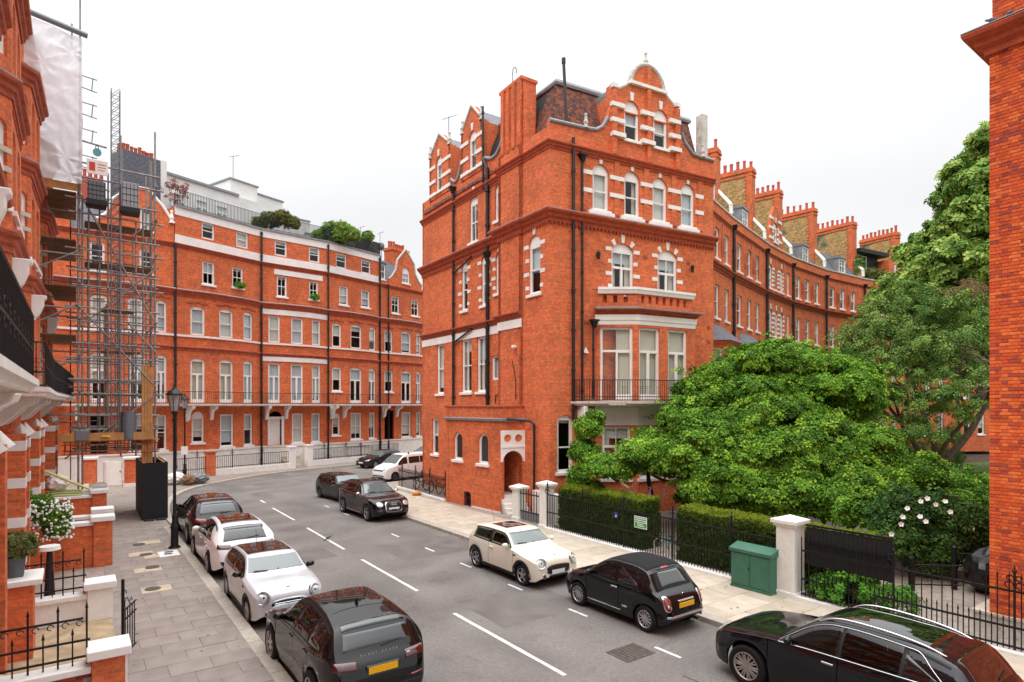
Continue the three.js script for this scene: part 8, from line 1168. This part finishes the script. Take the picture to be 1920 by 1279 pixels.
// trees
function limb(list, a, b, r0, r1, bend = 0.4, seg = 7) { const m = a.clone().lerp(b, 0.5).add(new THREE.Vector3(rr(-bend, bend), rr(-bend, bend) * 0.5, rr(-bend, bend))), c = new THREE.CatmullRomCurve3([a, m, b]), n = 8, v = [], id = []; const fr = c.computeFrenetFrames(n); for (let i = 0; i <= n; i++) { const p = c.getPoint(i / n), r = lerp(r0, r1, i / n); for (let j = 0; j < seg; j++) { const t = j / seg * 6.283; v.push([p.x + r * (Math.cos(t) * fr.normals[i].x + Math.sin(t) * fr.binormals[i].x), p.y + r * (Math.cos(t) * fr.normals[i].y + Math.sin(t) * fr.binormals[i].y), p.z + r * (Math.cos(t) * fr.normals[i].z + Math.sin(t) * fr.binormals[i].z)]); } } for (let i = 0; i < n; i++) for (let j = 0; j < seg; j++) { const q = (j + 1) % seg; id.push(i * seg + j, (i + 1) * seg + j, i * seg + q, i * seg + q, (i + 1) * seg + j, (i + 1) * seg + q); } list.push(tri(v, id)); return c; }
{
  const th = thing('garden_tree', 'spreading garden tree with forked dark trunk and some bare twigs', 'tree', at([25.3, 36])), tr = [], br = [], V3 = (x, y, z) => new THREE.Vector3(x, y, z), tips = [];
  limb(tr, V3(0, -0.1, 0), V3(0.1, 1.7, 0), 0.42, 0.36, 0.05, 9);
  for (const [x, y, z, r] of [[-2.4, 4.2, 0.5, 0.2], [-0.3, 5, -0.8, 0.2], [2.6, 5.4, 0.6, 0.24], [0.8, 4.6, 1.6, 0.16]]) { const e = V3(x, y, z); limb(tr, V3(0.1, 1.4, 0), e, r, r * 0.6, 0.4); for (let k = 0; k < 4; k++) { const f = e.clone().add(V3(rr(-3.2, 2.8), rr(1.2, 4.4), rr(-2, 2.6))); limb(br, e, f, r * 0.5, 0.05, 0.5, 5); tips.push(f); for (let q = 0; q < 3; q++) { const h = f.clone().add(V3(rr(-1.8, 1.8), rr(-0.4, 1.8), rr(-1.4, 1.6))); limb(br, f, h, 0.045, 0.018, 0.3, 4); tips.push(h); } } }
  obj('trunk', tr, M.bark, th); obj('branches', br, M.bark, th);
  const C = [[-5.4, 8.3, 1, 1.5], [-4, 9.4, 0, 1.8], [-2.4, 10.3, -0.5, 1.8], [-0.6, 10.6, 0.5, 1.7], [1.4, 10.2, 0, 1.6], [-5.6, 6.6, 1, 1.2], [-4.2, 7.4, 2, 1.6], [-2.2, 8.3, 2.2, 1.8], [0, 8.8, 2.2, 1.5], [-3.6, 5.4, 2.2, 1.5], [-1.8, 6, 2.8, 1.5], [-2.6, 3.8, 2.4, 1.3], [-0.8, 4.6, 2.8, 1.3], [0.4, 6.6, 2.6, 1.3], [-4.4, 3.8, 1.6, 1.2], [3.2, 9.4, -0.5, 1.5], [4.6, 8.4, -1, 1.6], [3.4, 11.2, -2, 1.6], [2.2, 7.6, -1.5, 1.3], [4.4, 5.4, -1.5, 1.2], [-3.4, 2.4, 1.4, 1.0], [1.6, 3.2, -1, 0.9], [-6.4, 7.4, 0, 1.0], [-1, 11.6, -1, 1.3]];
  crown('crown', th, C, SP.far, 26, PAL.tree, { lumps: 4, shoots: 260, reach: 1.3, inner: 0.4, gaps: 0.12, low: -0.5, s0: 0.65, s1: 1.1 });
  const rusty = crown('crown_rusty', th, [[2.4, 12.0, -1, 1.1], [3.8, 10.6, 0.5, 1.0], [4.6, 7.2, 0.5, 1.1], [1.6, 11.6, 0.5, 0.9]], SP.far, 16, [lin(0.08, 0.1, 0.03), lin(0.2, 0.14, 0.06), lin(0.26, 0.14, 0.07)], { gaps: -0.05, s0: 0.6, s1: 0.9 });
  const tw = []; for (let i = 0; i < 34; i++) { const a = V3(rr(0.4, 2.6), rr(5.5, 8.2), rr(1.6, 2.8)), b = a.clone().add(V3(rr(-1.6, 2.0), rr(-0.3, 1.3), rr(-0.3, 0.8))); limb(tw, a, b, 0.035, 0.012, 0.35, 4); limb(tw, a.clone().lerp(b, 0.5), b.clone().add(V3(rr(-0.7, 0.7), rr(-0.4, 0.7), 0.2)), 0.018, 0.008, 0.2, 4); } obj('bare_twigs', tw, M.twig, th);
}
{
  const th = thing('plane_tree', 'very tall broad-leaved tree rising behind the brick house', 'tree', at([40.4, 46])), tr = [], V3 = (x, y, z) => new THREE.Vector3(x, y, z); limb(tr, V3(0, -0.1, 0), V3(0.3, 9, 0), 0.7, 0.5, 0.2, 10); obj('trunk', tr, M.bark, th); const br = []; const C = [];
  for (let i = 0; i < 44; i++) { const y = rr(8, 24), k = (y - 8) / 20, R = y > 25 ? 3.2 : y > 20 ? 6.4 : y > 14 ? 9.2 : 10.4, a = rr(0, 6.283), q = Math.sqrt(rr(0.25, 1)) * R; C.push([Math.cos(a) * q, y, Math.sin(a) * q * 0.9, rr(1.9, 2.9)]); }
  for (const e of [[-9.8, 12, 2, 2.2], [-9.2, 15, 3, 2.2], [-8, 18, 3, 2.3], [-6.6, 21, 3, 2.4], [-4.6, 23.6, 3, 2.4], [-2.6, 25, 2, 2.3], [-8.6, 9.5, 4, 2.2], [-5, 12, 7, 2.8], [-3, 16, 7, 2.8], [-1.5, 20, 6, 2.8], [-7, 14, 5, 2.6], [-5, 18.5, 5.5, 2.6], [-3, 22, 4.5, 2.4], [-6, 9.6, 6.5, 2.6], [-1, 26.4, 0, 2.4], [-4.2, 24.6, 1, 2.2], [-6.4, 22, 1, 2.1], [-2, 12, 8, 2.6]]) C.push(e);
  for (const c of C.slice(-18)) limb(br, V3(0.2, rr(6, 12), 0), V3(c[0] * 0.9, c[1], c[2] * 0.9), 0.2, 0.05, 0.8, 5); obj('branches', br, M.bark, th); crown('crown', th, C, SP.broad, 19, PAL.plane, { inner: 0.2, low: -0.6, gaps: -0.25, s0: 0.7, s1: 1.25, lumps: 6, shoots: 700, reach: 1.2 });
}
// shrubs along the garden beds, roof terrace plants, window planters
function bush(name, label, p, y, C, geo, dens, pal, o = {}, cat = 'shrub', grp2) { const th = thing(name, label, cat, at(p, y), 0, grp2); crown('foliage', th, C, geo, dens, pal, { floor: -0.5, ...o }); obj('stem', [rod([0, 0, 0], [0.02, C[0][1], 0], 0.04, 5)], M.bark, th); return th; }
for (const [X, Z, l, s] of [[29.5, 36, 'low rose bush on the lawn beyond the ivy', 0.9], [32, 37.5, 'rounded rose bush beside the lawn edge', 0.8], [27, 48, 'low bed shrub before the garden terrace, left of the tree trunk', 1.3], [31, 51, 'low bed shrub before the garden terrace, behind the tree trunk', 1.3], [36, 52, 'low bed shrub before the garden terrace, right of the tree trunk', 1.4], [21, 43, 'dark bed shrub near the slate-roofed bays', 1.5], [24.5, 46, 'dark bed shrub between two others by the terrace', 1.4]]) bush('bed_shrub', l, [X, Z], 0, [[0, s * 0.7, 0, s], [s, s * 0.5, 0.3, s * 0.8], [-s, s * 0.5, -0.2, s * 0.8]], SP.far, 30, PAL.tree, { s0: 0.5, s1: 0.9 }, 'shrub', 'shrubs in the garden beds');
const RTp = (i, x, z) => houseAt(['terraced_house', 'terraced_house_001', 'terraced_house_002'][i], x, z);
bush('roof_shrub', 'pink-leaved potted shrub on the roof terrace by the slate chimney', RTp(0, 0.6, -1.2), 19.5, [[0, 1.5, 0, 0.8], [0.3, 2.0, 0, 0.6], [-0.3, 1.9, 0, 0.5]], SP.fine, 40, PAL.red, { gaps: 0.05 }); bush('roof_shrub', 'brownish-green shrub over the middle of the roof railing', RTp(1, 1.2, -1.0), 19.5, [[0, 1.3, 0, 0.75], [0.9, 1.5, -0.2, 0.8], [-0.8, 1.0, 0.3, 0.6], [1.7, 1.2, -0.3, 0.6]], SP.fine, 120, PAL.olive, { s0: 0.8, s1: 1.2 }); bush('roof_shrub', 'green climber hanging over the black roof fence', RTp(2, 1.4, -0.6), 19.5, [[-0.4, 1.6, 0, 0.85], [0.6, 1.6, 0.2, 0.8], [1.5, 1.1, 0.4, 0.7], [-1.6, 1.1, -0.2, 0.7], [0.4, 0.8, 0.6, 0.7]], SP.fine, 130, PAL.plane, { s0: 0.8, s1: 1.3 }); bush('roof_shrub', 'small green shrub at the far end of the black roof fence', RTp(2, 4.6, -0.8), 19.5, [[0, 1.1, 0, 0.7], [0.4, 1.8, 0, 0.5]], SP.wist, 70, PAL.plane); bush('roof_shrub', 'grey-green shrub on the terrace of the black roof extension', houseAt('garden_terrace_house_005', 2.0, -0.6), 18.1, [[0, 0.7, 0, 0.7], [0.9, 0.6, 0, 0.6]], SP.wist, 70, PAL.olive); bush('roof_shrub', 'green climber on the end of a chimney stack by the roof extension', houseAt('garden_terrace_house_005', 0.3, -0.8), 18.1, [[0, 1.6, 0, 0.6], [0, 0.8, 0, 0.6], [0, 2.3, -0.3, 0.4]], SP.wist, 70, PAL.tree);
bush('window_plant', 'bright green plant in a third-floor window of the house by the scaffold', houseAt('terraced_house', 4.9, 0.15), 14.4, [[0, 0.3, 0, 0.28], [0.3, 0.25, 0, 0.2]], SP.fine, 90, PAL.bright, {}, 'plant'); bush('window_plant', 'dark green plant in a third-floor window of the house with white fascias', houseAt('terraced_house_001', 4.5, 0.15), 14.3, [[0, 0.3, 0, 0.3], [0.2, 0.3, 0, 0.2]], SP.fine, 90, PAL.bright, {}, 'plant');
{ // planters on the left front walls
  const p = thing('flower_planter', 'planter of small white flowers and bright ferns on the front wall ledge', 'planter', at([-14.05, 18.0], 1.62), RT); obj('trough', [rbx(-0.9, 0.5, 0, 0.2, -0.25, 0.25, 0.03)], M.whiteWorn, p); obj('ledge', [bx(-1.6, 0.3, -1.7, 0, -0.35, 0.35)], M.brick, p);
  crown('foliage', p, [[-0.5, 0.55, 0, 0.4], [0, 0.5, 0.1, 0.42], [0.3, 0.3, 0.2, 0.4], [-0.9, 0.3, 0.2, 0.3], [0.35, -0.1, 0.3, 0.3]], SP.fine, 160, PAL.wist, { floor: -0.6, s0: 0.6, s1: 1.1 }); const f = []; for (let i = 0; i < 260; i++) f.push(new THREE.IcosahedronGeometry(rr(0.025, 0.048), 0).translate(rr(-0.4, 0.78), rr(-0.4, 0.8), rr(0.25, 0.75))); stuff(obj('white_flowers', f, S(0xf4f4f2, 0.8), p)); crown('fern', p, [[-0.55, 0.95, 0, 0.26]], SP.fine, 260, PAL.bright, { floor: -1 });
  const q = thing('potted_shrub', 'clipped grey-green shrub in a dark grey pot on a pale ledge', 'planter', at([-10.1, 12.25], 1.72), RT); obj('pot', [new THREE.CylinderGeometry(0.24, 0.19, 0.4, 4).rotateY(Math.PI / 4).translate(0, 0.2, 0)], S(0x5b5f63, 0.7), q); obj('ledge', [rbx(-0.6, 0.45, -0.12, 0, -0.5, 0.5, 0.02)], M.whiteWorn, q); obj('ledge_wall', [bx(-0.6, 0.3, -1.8, -0.12, -0.4, 0.4)], M.brick, q); crown('foliage', q, [[0, 0.62, 0, 0.33]], SP.fine, 260, PAL.olive, { floor: -1, s0: 0.5, s1: 0.8 });
}
// black posts and rails round the paved yard on the right
for (const [n, t, l] of [[17.6, 6.6, 'black iron post in the paved yard nearest the screen'], [18.3, 4.9, 'black iron post between the yard steps and the covered barbecue'], [19.9, 6.4, 'black iron post by the hibiscus']]) { const th = thing('yard_post', l, 'post', at(road(n, t)), RT, 'black posts round the paved yard'); obj('post', [rbx(-0.06, 0.06, 0, 1.15, -0.06, 0.06, 0.01)], M.iron, th); obj('knob', [new THREE.SphereGeometry(0.08, 8, 6).translate(0, 1.2, 0)], M.iron, th); obj('rail', [rod([0, 1.05, 0], [0.9, 1.05, 0.8], 0.025, 6)], M.iron, th); obj('rail', [rod([0, 0.55, 0], [0.9, 0.55, 0.8], 0.02, 6)], M.iron, th); }
{ const th = thing('covered_barbecue', 'black plastic cover over a garden barbecue', 'cover', at(road(20.6, 5.6), 0.05), 0.3), g = new THREE.IcosahedronGeometry(0.75, 4), q = g.attributes.position; for (let i = 0; i < q.count; i++) { const k = 1 + 0.22 * noise.noise(q.getX(i) * 3, q.getY(i) * 3, q.getZ(i) * 3) + 0.1 * Math.abs(noise.noise(q.getX(i) * 9, q.getY(i) * 9, q.getZ(i) * 9)); q.setXYZ(i, q.getX(i) * k * 1.25, Math.max(-0.6, q.getY(i) * k * 0.85), q.getZ(i) * k * 0.8); } g.computeVertexNormals(); obj('cover', [g.translate(0, 0.62, 0)], S(0x17181a, 0.35), th); obj('foot', [bx(-0.5, 0.5, 0, 0.1, -0.3, 0.3)], M.iron, th); }
{ const th = thing('yard_wall', 'pale rendered low wall with dark slate top beside the steps behind the railing', 'wall', at(road(16.6, 4.6)), RT); obj('wall', [bx(0, 1.3, -0.3, 0.5, -0.35, 1.2)], M.stone, th); obj('coping', [bx(-0.04, 1.35, 0.5, 0.56, -0.4, 1.25)], M.yorkA, th); obj('hatch', [bx(0.3, 1.2, 0, 0.06, -0.2, 1.0).rotateX(0.35).translate(0, 0.72, 0)], M.hoard, th); }
scene.traverse(o => { if (o.isMesh) { o.castShadow = true; o.receiveShadow = true; } });
renderer.render(scene, camera);
